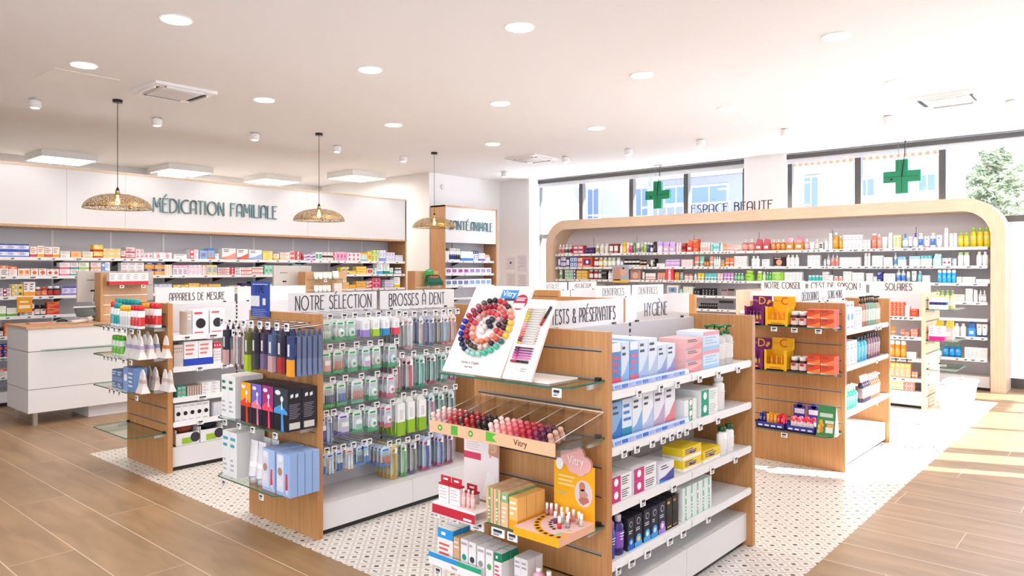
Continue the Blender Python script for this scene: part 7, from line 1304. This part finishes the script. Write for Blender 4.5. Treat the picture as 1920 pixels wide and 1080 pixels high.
for i, c in enumerate(PC):
    m = MB(); m.tube([(-.05, 0, 0), (-.028, 0, 0)], .0052, c, 'G', 6); m.tube([(-.028, 0, 0), (.045, 0, 0)], .0035, 'e0d4c8' if i < 15 else c, 'G', 6); m.tube([(.045, 0, 0), (.054, 0, 0)], .002, c, 'G', 5)
    o = m.build('cosmetic_pencil'); v = .335 - i * .0118 - (.012 if i > 14 else 0); o.matrix_world = Matrix.Translation((2.394, 2.13, 1.179)) @ RT2 @ Matrix.Translation((.075, -.006, v))
    tag(o, 'small %s pencil in the narrow tilted board, %s row from its top' % (('tan', 'sand', 'ochre', 'yellow', 'gold', 'mustard', 'blush', 'rose', 'pink', 'salmon', 'rust', 'coral', 'brick', 'burgundy', 'amber', 'plum', 'violet', 'orchid', 'magenta', 'fuchsia')[i], ('first', 'second', 'third', 'fourth', 'fifth', 'sixth', 'seventh', 'eighth', 'ninth', 'tenth', 'eleventh', 'twelfth', 'thirteenth', 'fourteenth', 'fifteenth', 'sixteenth', 'seventeenth', 'eighteenth', 'nineteenth', 'last')[i]), 'pencil')
for i, (u, v, ang, d) in enumerate(((.138, .3, -1.3, 'upright on the edge'), (.07, .082, 0, 'lying below the rows'))):
    m = MB(); m.tube([(-.045, 0, 0), (-.035, 0, 0), (-.01, 0, 0)], .0065, 'a02830', 'G', 7); m.tube([(-.01, 0, 0), (.03, 0, 0), (.05, 0, 0)], .0062, '2a1a1e', 'G', 7); o = m.build('nail_pen'); o.matrix_world = Matrix.Translation((2.394, 2.13, 1.179)) @ RT2 @ Matrix.Translation((u, -.008, v)) @ Matrix.Rotation(ang, 4, 'Y'); tag(o, 'dark red and black nail pen %s of the narrow tilted board' % d, 'pen')
o = MB().box(2.43, 2.64, 1.9, 2.14, 1.171, 1.177, 'f0ebe7', 'P').build('display_foot', t2); o.matrix_parent_inverse = t2.matrix_basis.inverted()

# ---- lip gloss tray
t = thing('lip_gloss_tray', 'long acrylic lip gloss tray with beige cardboard front', 'display tray', (2.27, 2.46, .921), -PI / 2)
Wd = .715; m = MB(); m.box(0, Wd, .0, .006, 0, .052, 'e2b48c', 'P'); fb = m.build('cardboard_front', t)
for u, c in ((.07, '58a030'), (.26, '58a030')): q = MB(); q.lathe([(.014, -.001, c, 'P'), (.014, 0, c, 'P')], u, .026, 14, axis='y'); q.lathe([(.006, -.0015, 'd8e8c0', 'P'), (.006, 0, 'd8e8c0', 'P')], u, .026, 8, axis='y'); q.build('green_badge', fb)
MB().box(.14, .18, -.001, 0, .006, .046, '58a838').build('green_label', fb); MB().hull([(.35, -.001, .01), (.41, -.001, .012), (.385, -.001, .03), (.41, -.001, .046), (.35, -.001, .05)], [(.35, 0, .01), (.41, 0, .012), (.385, 0, .03), (.41, 0, .046), (.35, 0, .05)], '58b030').build('green_arrow', fb)
x = text_mb('Vitry', .036, '5a3828'); x.move(.54, -.001, .016); x.build('lettering', fb)
m = MB(); m.box(0, Wd, .006, .34, 0, .004, 'fff', 'acrylic'); m.hull([(0, .33, .1), (Wd, .33, .1), (Wd, .334, .1), (0, .334, .1)], [(0, .33, .115), (Wd, .33, .115), (Wd, .334, .115), (0, .334, .115)], 'fff', 'acrylic'); m.quad([(0, .01, .03), (Wd, .01, .03), (Wd, .33, .1), (0, .33, .1)], 'fff', 'acrylic'); m.build('acrylic_base', t)
m = MB()
for k in range(8):
    u = k * Wd / 7; u = min(max(u, .0015), Wd - .0015); m.hull([(u - .0015, .006, .02), (u - .0015, .34, .004), (u - .0015, .34, .125), (u - .0015, .006, .058)], [(u + .0015, .006, .02), (u + .0015, .34, .004), (u + .0015, .34, .125), (u + .0015, .006, .058)], 'fff', 'acrylic')
    m.tube([(u, .006, .058), (u, .34, .125)], .0016, 'efe6e0', 'G', 4)
m.tube([(0, .34, .125), (Wd, .34, .125)], .002, 'efe6e0', 'G', 4); m.build('acrylic_divider', t)
LG = [('e0c0b0', 'nude'), ('d8b0b0', 'pale rose'), ('c89090', 'rose'), ('b84848', 'red'), ('a03038', 'dark red'), ('5a2828', 'maroon'), ('a81c20', 'scarlet'), ('8a2024', 'ruby'), ('3a2024', 'aubergine'), ('1a1618', 'black'), ('ecc0b8', 'baby pink'), ('f0b8b0', 'light pink'), ('e8908c', 'peach pink'), ('e07078', 'pink'), ('c84858', 'rose red'), ('b82830', 'cherry'), ('a82840', 'raspberry'), ('7a2848', 'plum'), ('4a1c34', 'dark plum'), ('c89880', 'bronze')]
RTT = Matrix.Translation((2.27, 2.46, .921)) @ Matrix.Rotation(-PI / 2, 4, 'Z')
for i, (c, nm) in enumerate(LG):
    o = None
    for r in range(3):
        if o is None:
            m = MB(); m.lathe([(.011, 0, 'd8ccc8' if i < 3 else c, 'T'), (.0125, .003, c, 'G'), (.0125, .028, c, 'G'), (.009, .031, c, 'G'), (.011, .034, c, 'G'), (.0115, .05, c, 'G'), (.006, .055, c, 'G')], n=10); o = m.build('lip_gloss'); tag(o, '%s lip gloss bottles in their slot of the acrylic tray' % nm, 'lip gloss', 'tray ' + nm); b_ = o
        else: b_ = dup(o)
        b_.matrix_world = RTT @ Matrix.Translation((.018 + i * .0352 + .001 * (i // 10), .022 + r * .034, .036 + r * .0075)) @ Matrix.Rotation(.35, 4, 'X')

# ---- end shelf below: care boxes, poster and yellow pen display
FD = Face('X', 2.37)
t = thing('poster_stand', 'white and pink skincare poster with a woman touching her face', 'poster', (2.60, 2.565, .537), -PI / 2); t.scale = (1, 1, .94)
m = MB(); m.box(0, .23, 0, .006, 0, .36, 'f0e0dc', 'P'); m.box(0, .115, -.001, 0, .2, .235, 'd04060', 'P')
for k in range(5): m.box(.02, .11 - .012 * (k % 2), -.001, 0, .25 + .012 * k, .252 + .012 * k, 'c8a8a8', 'P')
m.quad([(.165 + .0, -.001, .24), (.2, -.001, .235), (.23, -.001, .23), (.23, -.001, .34), (.18, -.001, .345), (.168, -.001, .3)], 'c89070'); m.quad([(.195 + .028 * math.cos(2 * PI * i / 16), -.0015, .292 + .042 * math.sin(2 * PI * i / 16)) for i in range(16)], 'dca888'); m.quad([(.178, -.002, .32), (.2, -.002, .34), (.228, -.002, .336), (.23, -.002, .345), (.178, -.002, .35), (.168, -.002, .3)], '4a2c20')
for (u, v) in ((.186, .298), (.206, .3)): m.box(u - .005, u + .005, -.0024, -.0015, v, v + .003, '4a3028', 'P')
m.box(.19, .202, -.0024, -.0015, .268, .271, 'b05050', 'P'); m.hull([(.172, -.0022, .225), (.184, -.0022, .225), (.186, -.0022, .285), (.176, -.0022, .28)], [(.172, -.0015, .225), (.184, -.0015, .225), (.186, -.0015, .285), (.176, -.0015, .28)], 'd09a78', 'P')
m.quad([(.12, -.001, .02), (.22, -.001, .02), (.2, -.001, .14), (.16, -.001, .15)], 'f8f0ee'); ps = m.build('poster_card', t)
x = text_mb('PODERM', .022, '8a6a68'); x.move(.09, -.001, .325); x.build('lettering', ps)
t = thing('care_tray', 'white tray with red printed front edge holding nail care boxes', 'display tray', (2.31, 2.48, .536), -PI / 2)
m = MB(); m.box(0, .27, 0, .25, 0, .006, 'f0e4e0'); m.box(0, .27, -.002, 0, .0, .052, 'f0e4e0'); m.box(0, .27, 0, .1, .05, .054, 'f2e8e4'); tb_ = m.build('tray_body', t); m = MB(); m.box(0, .27, -.004, -.002, .006, .046, 'c02838'); m.box(.2, .25, -.005, -.004, .012, .022, 'f0d8d8'); m.build('red_edge', tb_)
c3 = 'on the white tray with red edge'
def hangbox(x, y, z, label, grp):
    t = thing('nail_care_box', label, 'box', (x, y, z), -PI / 2, grp); m = MB(); m.box(-.032, .032, 0, .03, 0, .085, 'f0e2de'); m.box(-.033, .033, -.001, .031, .078, .086, 'c02838')
    for k in range(4): m.box(-.025, .02 - .006 * (k % 2), -.001, 0, .02 + .014 * k, .023 + .014 * k, 'c8a8a8')
    b = m.build('box_body', t); m = MB(); m.hull([(-.032, .014, .086), (.032, .014, .086), (.032, .014, .118), (-.032, .014, .118)], [(-.032, .016, .086), (.032, .016, .086), (.032, .016, .118), (-.032, .016, .118)], 'c02838'); m.box(-.014, .014, .012, .014, .1, .108, 'f4ecea'); m.build('hang_tab', t)
    return t
hb = hangbox(2.33, 2.43, .591, 'white nail care boxes with red hang tab in the front of the tray', 'front nail care boxes'); dup(hb, (2.33, 2.36, .591)); hangbox(2.43, 2.36, .543, 'white nail care box with red hang tab at the back of the tray', None)
for k in range(3):
    if k == 0: o = MB().add(k_bottle(.02, .08, .02, ('e8a8a0', 'f4e8e4', 'f0c0b8'), 0)[0][1]).add(k_bottle(.02, .08, .02, ('e8a8a0', 'f4e8e4', 'f0c0b8'), 0)[1][1]).build('nail_serum_bottle', None, (2.345, 2.305, .591)); tag(o, 'little blush nail serum bottles on the tray beside the boxes', 'bottle', 'blush nail serum bottles')
    else: dup(o, (2.345 + .004, 2.305 - .026 * k, .591))
e3 = 'on the third end shelf of the nearest gondola'
rows_(Face('X', 2.372), .536, e3, [('c', 908, 921, 1, 1, 66, 'dcae84 78a058 f0d8b8', 'kraft and green nail cartons', 9), ('c', 922, 935, 1, 1, 66, 'e0b48c 90a868 f4e0c4', 'lighter kraft nail cartons', 9), ('c', 936, 949, 1, 1, 64, 'e8b888 8ab078 f4e4cc', 'peach nail cartons', 1), ('c', 951, 967, 1, 1, 60, 'f0b868 f0a020 f4f0e0', 'yellow and peach nail cartons', 0)], depth=.06, rows=3, near=True, name='nail_carton')
# yellow display with round holes
t = thing('pen_bottle_display', 'yellow and pink display platform with a yellow back card and small nail bottles', 'display', (2.345, 2.022, .536), -PI / 2); t.scale = (.8, 1, 1)
Wp = .30; m = MB(); m.box(0, Wp, 0, .25, 0, .035, 'f0c8c4', cols=dict(front='f0a818', left='f0a818', right='e8b090')); pl = m.build('display_platform', t)
m = MB(); cx, cy = .24, .20
for r0, r1, c in ((.17, .2, 'f4ac18'), (.1, .125, 'f0c8c4')):
    for i in range(18):
        a0, a1 = math.radians(170 + i * 8.6), math.radians(170 + (i + 1) * 8.6); q = [(cx + r * math.cos(a) * (1.15), cy + r * math.sin(a), .0356) for r, a in ((r0, a0), (r1, a0), (r1, a1), (r0, a1))]; q = [(min(max(x_, 0), Wp), max(y_, 0), z_) for x_, y_, z_ in q]; m.quad(q, c)
m.quad([(Wp * .86, 0, .0354), (Wp, 0, .0354), (Wp, .1, .0354), (Wp * .9, .12, .0354)], 'f4a868'); m.quad([(Wp * .78, 0, .0355), (Wp * .86, 0, .0355), (Wp * .9, .12, .0355), (Wp * .84, .12, .0355)], '98c8a8'); m.build('printed_arc', pl)
m = MB()
for i in range(11):
    a = math.radians(178 + i * 11.5); X_, Y_ = cx + .185 * 1.15 * math.cos(a), cy + .185 * math.sin(a)
    if 0.01 < X_ < Wp - .01 and Y_ > .012: m.quad([(X_ + .011 * math.cos(2 * PI * j / 10), Y_ + .011 * math.sin(2 * PI * j / 10), .0364) for j in range(10)], '3a2418')
for i in range(6):
    a = math.radians(185 + i * 13); X_, Y_ = cx + .125 * 1.15 * math.cos(a), cy + .125 * math.sin(a); m.quad([(X_ + .01 * math.cos(2 * PI * j / 10), Y_ + .01 * math.sin(2 * PI * j / 10), .0364) for j in range(10)], '3a2418')
m.build('bottle_hole', pl)
m = MB(); m.box(.03, Wp, .25, .256, 0, .27, 'f2aa18'); bk = m.build('back_card', t)
m = MB()
for (u, v, r) in ((.13, .3, .05), (.19, .31, .05), (.24, .275, .045), (.17, .27, .05), (.21, .255, .04)): m.quad([(u + r * math.cos(2 * PI * j / 20), .246 - .0003 * (u * 10), v + r * .8 * math.sin(2 * PI * j / 20)) for j in range(20)], 'eeb0a8'); m.quad([(u + r * math.cos(2 * PI * j / 20), .2565 + .0003 * (u * 10), v + r * .8 * math.sin(2 * PI * j / 20)) for j in range(20)][::-1], 'eeb0a8')
m.build('pink_cloud', bk); x = text_mb('Vitry', .055, 'fbf0ea'); x.move(.185, .2415, .27); x.build('lettering', bk)
m = MB(); m.lathe([(.026, .243, 'f4e8e4', 'P'), (.026, .246, 'f4e8e4', 'P')], .075, .262, 18, axis='y'); m.build('round_badge', bk)
m = MB()
for k in range(3): m.box(.06, .17 - .015 * (k % 2), .249, .25, .205 - k * .018, .213 - k * .018, 'f8d080')
m.box(.05, .12, .249, .25, .13, .135, 'a8b8a0'); m.build('printed_words', bk)
m = MB(); m.lathe([(.058, .2475, 'f0c8b8', 'P'), (.058, .25, 'f0c8b8', 'P')], .232, .15, 24, axis='y'); m.lathe([(.05, .2465, 'd8c8c8', 'P'), (.05, .2475, 'd8c8c8', 'P')], .232, .15, 24, axis='y')
m.quad([(.225 + .02 * math.cos(2 * PI * j / 14), .246, .18 + .02 * math.sin(2 * PI * j / 14)) for j in range(14)], 'c07860'); m.quad([(.21, .246, .105), (.25, .246, .11), (.262, .246, .15), (.24, .246, .17), (.205, .246, .165)], 'c89080'); m.quad([(.2, .2455, .12), (.23, .2455, .1), (.27, .2455, .12), (.265, .2455, .135), (.22, .2455, .135)], 'b87058'); m.build('child_picture', bk)
sb = [(.02, .21, 'e89890'), (.045, .215, 'e8a098'), (.07, .225, 'e8b0a8'), (.13, .2, 'd8a8a8'), (.155, .215, 'b83058'), (.145, .14, '8a4058'), (.175, .155, 'b8c8a8'), (.205, .17, 'd84848'), (.2, .21, 'e8a0a0'), (.21, .1, 'd83840'), (.235, .13, 'b8a8a8'), (.245, .2, 'd8c0a8'), (.275, .185, 'e8d8c8')]
RTP = Matrix.Translation((2.345, 2.022, .536)) @ Matrix.Rotation(-PI / 2, 4, 'Z')
for i, (u, v, c) in enumerate(sb):
    t_ = thing('small_nail_bottle', 'small %s nail bottle with white cap standing on the yellow display' % ('salmon', 'light coral', 'shell', 'dusky', 'magenta', 'mauve', 'sage', 'coral red', 'rose', 'bright red', 'grey mauve', 'sand', 'ivory')[i], 'nail polish'); t_.matrix_world = RTP @ Matrix.Translation((u * .8, v, .0366))
    m = MB(); m.lathe([(.009, 0, c, 'T'), (.0095, .02, c, 'T'), (.005, .024, c, 'T')], n=10); m.build('glass_bottle', t_); m = MB(); m.lathe([(.007, .023, 'f6f2f0', 'G'), (.007, .048, 'f6f2f0', 'G'), (.005, .051, 'f6f2f0', 'G')], n=10); m.build('cap', t_)
# lowest end shelf
t = thing('nail_box_tray', 'white tray with blue and green printed front on the lowest end shelf', 'display tray', (2.36, 2.56, .271), -PI / 2)
m = MB(); m.box(0, .34, 0, .2, 0, .006, 'eee6e2'); m.box(0, .34, -.002, 0, 0, .06, 'eee6e2'); b_ = m.build('tray_body', t); m = MB(); m.box(0, .19, -.003, -.002, .035, .058, '2a90d0'); m.box(.19, .34, -.003, -.002, .035, .058, '28a078'); m.build('coloured_edge', b_); x = text_mb('Vitry', .02, '8a8080'); x.move(.17, -.0035, .012); x.build('lettering', b_)
e4 = 'in the tray on the lowest end shelf'
rows_(Face('X', 2.372), .278, e4, [('c', 817, 846, 1, 1, 66, 'f0e4de 2a98d8 d85a48', 'white strengthener boxes with blue top', 1), ('c', 847, 858, 1, 1, 58, 'd8a878 a87848 f0e0d0', 'kraft nail file cartons', 6), ('c', 860, 874, 1, 1, 60, 'ece4e0 2a9078 b0a8a8', 'white oval label cartons', 5), ('c', 875, 889, 1, 1, 60, 'ebe3df 3a3a48 b0a8a8', 'white cartons with dark oval', 5), ('c', 891, 905, 1, 1, 58, 'ede5e1 989090 b0a8a8', 'white cartons with grey oval', 5), ('c', 907, 921, 1, 1, 58, 'ece4e0 58a058 b0a8a8', 'white cartons with green oval', 5), ('c', 923, 937, 1, 1, 58, 'eae2de 188058 d84048', 'white cartons with dark green top', 1)], depth=.055, rows=2, near=True, name='nail_treatment_box')
e5 = 'on the lowest end shelf of the nearest gondola'
rows_(Face('X', 2.42), .27, e5, [('c', 961, 986, 2, 1, 56, 'e4dcd8 d8d0cc a89c9c', 'tall pale grey cartons', 6)], depth=.05, rows=2, near=True)
rows_(Face('X', 2.42), .27, e5, [('b', 992, 1009, 1, 1, 46, 'f0a8b8 f4ecea f4b8c4', 'pink nail remover bottle', 0), ('b', 1012, 1028, 1, 1, 46, 'eca0b4 f4ecea f0b0c0', 'second pink nail remover bottle', 0), ('j', 1030, 1050, 1, 1, 30, 'f2ece8 f4f0ec f0e8e4', 'white cream jar', 0), ('j', 1052, 1072, 1, 1, 34, 'f0eae6 f4efeb d8b8a0', 'white balm jar with brown print', 0)], near=True)

# ------------------------------------------------------------------ service counters
def counter(x0, x1, label, drawer=False, ledge=False):
    t = thing('service_counter', label, 'counter', (x0, 8.89, 0)); w_ = x1 - x0; d_ = .72
    for za, zb in ((.14, .385), (.393, .785), (.793, 1.03)): MB().box(0, w_, 0, d_, za, zb, 'fff', 'white_laminate').build('panel', t)
    MB().box(.006, w_ - .006, .006, d_ - .006, .38, .8, '9a9490', 'P').build('shadow_gap', t)
    MB().box(-.02, w_ + .02, -.015, d_ + .02, 1.03, 1.055, 'fff', 'oak_flat').build('counter_top', t)
    for lx, ly in ((.08, .06), (.08, d_ - .06), (w_ - .08, .06), (w_ - .08, d_ - .06)): MB().box(lx - .02, lx + .02, ly - .02, ly + .02, 0, .14, 'd0ccc8', 'M').build('leg', t)
    if ledge:
        g = MB(); g.hull([(.12, -.14, .80), (w_ - .1, -.14, .80), (w_ - .1, 0, .80), (.12, 0, .80)], [(.12, -.14, .808), (w_ - .1, -.14, .808), (w_ - .1, 0, .808), (.12, 0, .808)], 'fff', 'shelf_glass'); g.box(.12, w_ - .1, -.142, -.14, .8, .808, 'fff', 'glass_edge'); g.build('glass_ledge', t)
    return t
counter(2.5, 3.98, 'first white service counter with oak top and glass ledge', ledge=True); counter(5.2, 6.7, 'middle white service counter with oak top'); counter(7.7, 9.2, 'last white service counter before the pet care niche')
o = MB().box(3.12, 3.96, 9.0, 9.5, 0, .13, 'fff', 'white_laminate').build('floor_drawer'); tag(o, 'low white drawer box on the floor under the first counter', 'drawer')
def slat_stand(x0, x1, z1, label, ys=9.2, shelves=(1.48,)):
    t = thing('slat_display', label, 'display stand', (x0, ys, 1.056)); w_ = x1 - x0; h_ = z1 - 1.056
    MB().box(0, .03, -.02, .16, 0, h_, 'fff', 'oak_side').build('side_board', t); MB().box(.03, w_, .02, .05, 0, h_, 'fff', 'oak_flat').build('back_board', t)
    for k in range(3): MB().box(.03, w_, .015, .02, h_ * .12 + k * h_ * .2, h_ * .12 + k * h_ * .2 + .012, 'f0ece8', 'G').build('white_slat', t)
    for z in shelves:
        g = MB().box(.035, w_, -.13, .02, z - 1.056 - .006, z - 1.056, 'fff', 'shelf_glass').box(.035, w_, -.132, -.13, z - 1.056 - .006, z - 1.056, 'fff', 'glass_edge').build('glass_shelf', t)
        for k in range(2): price_tag(g, Face('Y', -.13), w_ * (.35 + .45 * k), z - 1.056 - .02, .045, .035, -.004)
    return t
slat_stand(3.31, 3.85, 1.625, 'oak slat display standing on the first counter')
run(Face('Y', 9.08), 1.48, 'c', 206, 279, 5, 1, 22, ['f4eeee', 'd8303c', 'c0a8a8'], 'white cartons with red foot in a line', 'on the slat display of the first counter', st=0, depth=.09, near=True)
slat_stand(6.05, 6.8, 1.63, 'oak slat display standing on the middle counter', shelves=(1.52, 1.33))
run(Face('Y', 9.08), 1.52, 't', 592, 626, 4, 1, 13, ['f2eee4', 'e8e4dc'], 'ivory cream tubes', 'on the upper shelf of the middle counter display'); run(Face('Y', 9.08), 1.52, 't', 628, 640, 1, 1, 15, ['f0ece8', 'e0dcd8'], 'single tall ivory tube', 'on the middle counter display')
run(Face('Y', 9.08), 1.33, 't', 592, 624, 4, 1, 13, ['f0ece2', 'e6e2da'], 'cream body tubes', 'on the lower shelf of the middle counter display'); run(Face('Y', 9.08), 1.33, 'c', 628, 642, 2, 1, 16, ['f0d8d0', 'e8b0a0', 'e0c8c0'], 'blush cartons', 'on the lower shelf of the middle counter display', st=6, depth=.06)
run(Face('Y', 8.93), 1.056, 'c', 622, 646, 2, 1, 14, ['24349a', '48a0e8', 'e8f0fa'], 'royal blue cartons', 'at the edge of the middle counter top', st=2, depth=.08)
run(Face('Y', 8.93), 1.056, 'j', 586, 618, 5, 1, 9, ['ece4dc', '2a2420', 'f0e8e0'], 'little white jars with dark lid', 'at the edge of the middle counter top')
slat_stand(8.14, 8.72, 1.64, 'oak slat display standing on the last counter', shelves=(1.40,))
t = thing('product_stand', 'green tiered lip balm stand with arched top on the last counter', 'display stand', (8.3, 9.02, 1.406))
m = MB(); m.box(0, .34, 0, .1, 0, .05, '2a7a5a', cols=dict(front='1a5a44')); m.hull([(0, 0, .05), (.34, 0, .05), (.34, .1, .05), (0, .1, .05)], [(.04, .07, .17), (.3, .07, .17), (.3, .1, .17), (.04, .1, .17)], '1c5a48'); b_ = m.build('stand_body', t)
m = MB(); m.hull([(.02, .1, .05)] + [(.12 + .1 * math.cos(PI - PI * i / 10), .1, .2 + .07 * math.sin(PI * i / 10)) for i in range(11)] + [(.22, .1, .05)], [(.02, .11, .05)] + [(.12 + .1 * math.cos(PI - PI * i / 10), .11, .2 + .07 * math.sin(PI * i / 10)) for i in range(11)] + [(.22, .11, .05)], '48a848'); m.box(.07, .17, .098, .1, .23, .25, '88c8e0'); m.build('arched_header', t)
for k in range(8):
    if k == 0: m = MB(); m.lathe([(.013, 0, 'e8e4dc', 'G'), (.013, .04, 'e87858', 'G'), (.012, .06, '2a2a2a', 'G')], n=8); o = m.build('lip_balm', None, (8.36, 9.07, 1.456 + .06)); tag(o, 'orange and white lip balm sticks standing on the green tiered stand', 'lip balm', 'lip balms on green stand')
    else: dup(o, (8.36 + .033 * (k % 7), 9.07 + .0 * (k // 7), 1.516))
# computers on the counters
def monitor(x, y, label, wd=.86, z=1.28, tilt=0):
    t = thing('computer_monitor', label, 'monitor', (x, y, 1.056)); m = MB(); m.box(-wd / 2, wd / 2, 0, .035, z - 1.056, z - 1.056 + .36, 'c8c2bc', 'G'); b = m.build('back_housing', t)
    m = MB(); m.box(-wd / 2 + .015, wd / 2 - .015, .035, .037, z - 1.04, z - 1.056 + .345, '14161a', 'G'); m.build('screen', b)
    m = MB(); m.box(-wd / 2 + .1, -wd / 2 + .22, -.003, 0, z - 1.056 + .25, z - 1.056 + .262, '8a847e', 'P'); m.box(-wd / 2 + .14, -wd / 2 + .2, -.004, 0, z - 1.056 + .12, z - 1.056 + .14, '201e1e', 'P'); m.build('port_cover', b)
    m = MB(); m.tube([(-wd / 2 + .17, -.004, z - 1.056 + .12), (-wd / 2 + .15, -.03, z - 1.056), (-wd / 2 + .28, -.03, .12), (-wd / 2 + .3, .02, .03)], .007, 'e0dcd8', 'G', 6); m.build('cable', t)
    m = MB(); m.box(-.03, .03, 0, .03, .01, z - 1.056, '8f8a86', 'M'); m.box(-.12, .12, -.05, .12, 0, .012, '8f8a86', 'M'); m.build('stand', t); return t
monitor(3.57, 9.40, 'grey computer monitor seen from behind on the first counter'); monitor(6.0, 9.42, 'grey computer monitor seen from behind on the middle counter', .62, 1.36)
t = thing('card_terminal', 'black tilted payment screen beside the slat display on the first counter', 'payment terminal', (3.17, 9.2, 1.056)); m = MB(); m.hull([(-.07, 0, .0), (.07, 0, 0), (.07, .1, 0), (-.07, .1, 0)], [(-.05, .05, .07), (.05, .05, .07), (.05, .09, .07), (-.05, .09, .07)], 'd8d0ca', 'G'); m.build('terminal_base', t); m = MB(); m.hull([(-.1, .01, .07), (.1, .01, .07), (.11, .06, .17), (-.11, .06, .17)], [(-.1, .02, .065), (.1, .02, .065), (.11, .07, .165), (-.11, .07, .165)], '1a2228', 'G'); m.build('terminal_screen', t); m = MB().box(-.115, .115, .055, .075, .165, .18, 'e8e8ea', 'G').build('terminal_rim', t)
t = thing('barcode_scanner', 'cream handheld barcode scanner lying on the first counter', 'scanner', (2.95, 9.02, 1.056), .3); m = MB(); m.tube([(0, 0, .022), (.1, .0, .025), (.2, .02, .03)], .02, 'd8ccc2', 'G', 8); m.tube([(.2, .02, .035), (.27, .03, .045)], .032, 'd0c4ba', 'G', 8); m.build('scanner_body', t); m = MB().box(.26, .29, -.0, .06, .02, .07, '2a2422', 'G').build('scanner_window', t)
t = thing('computer_mouse', 'white and black computer mouse at the counter edge', 'mouse', (2.95, 9.3, 1.056)); m = MB(); m.lathe([(.03, 0, 'f0eeec', 'G'), (.036, .01, 'f0eeec', 'G'), (.03, .03, '201c1c', 'G'), (.012, .04, '201c1c', 'G')], n=14, sx=1.7); m.build('mouse_shell', t); m = MB(); m.tube([(-.05, 0, .01), (-.1, .03, .006), (-.14, .1, .006)], .003, 'f0f0f0', 'G', 5); m.build('mouse_cable', t)
o = MB().box(0, .22, 0, .15, 0, .012, 'e89070', 'P').box(.02, .2, .02, .13, .012, .0125, 'f4d8c8', 'P').build('counter_leaflet', None, (2.62, 9.25, 1.056)); tag(o, 'coral leaflet lying flat near the mouse on the first counter', 'leaflet')
# smoke detector on the recess wall
o = MB(); o.lathe([(.05, 0, 'f4f2f0', 'G'), (.045, -.03, 'f4f2f0', 'G')], n=16, axis='y'); o = o.build('wall_detector', None, (10.3, 10.779, 3.34)); tag(o, 'small round white detector high on the recess wall behind the last pendant', 'detector')
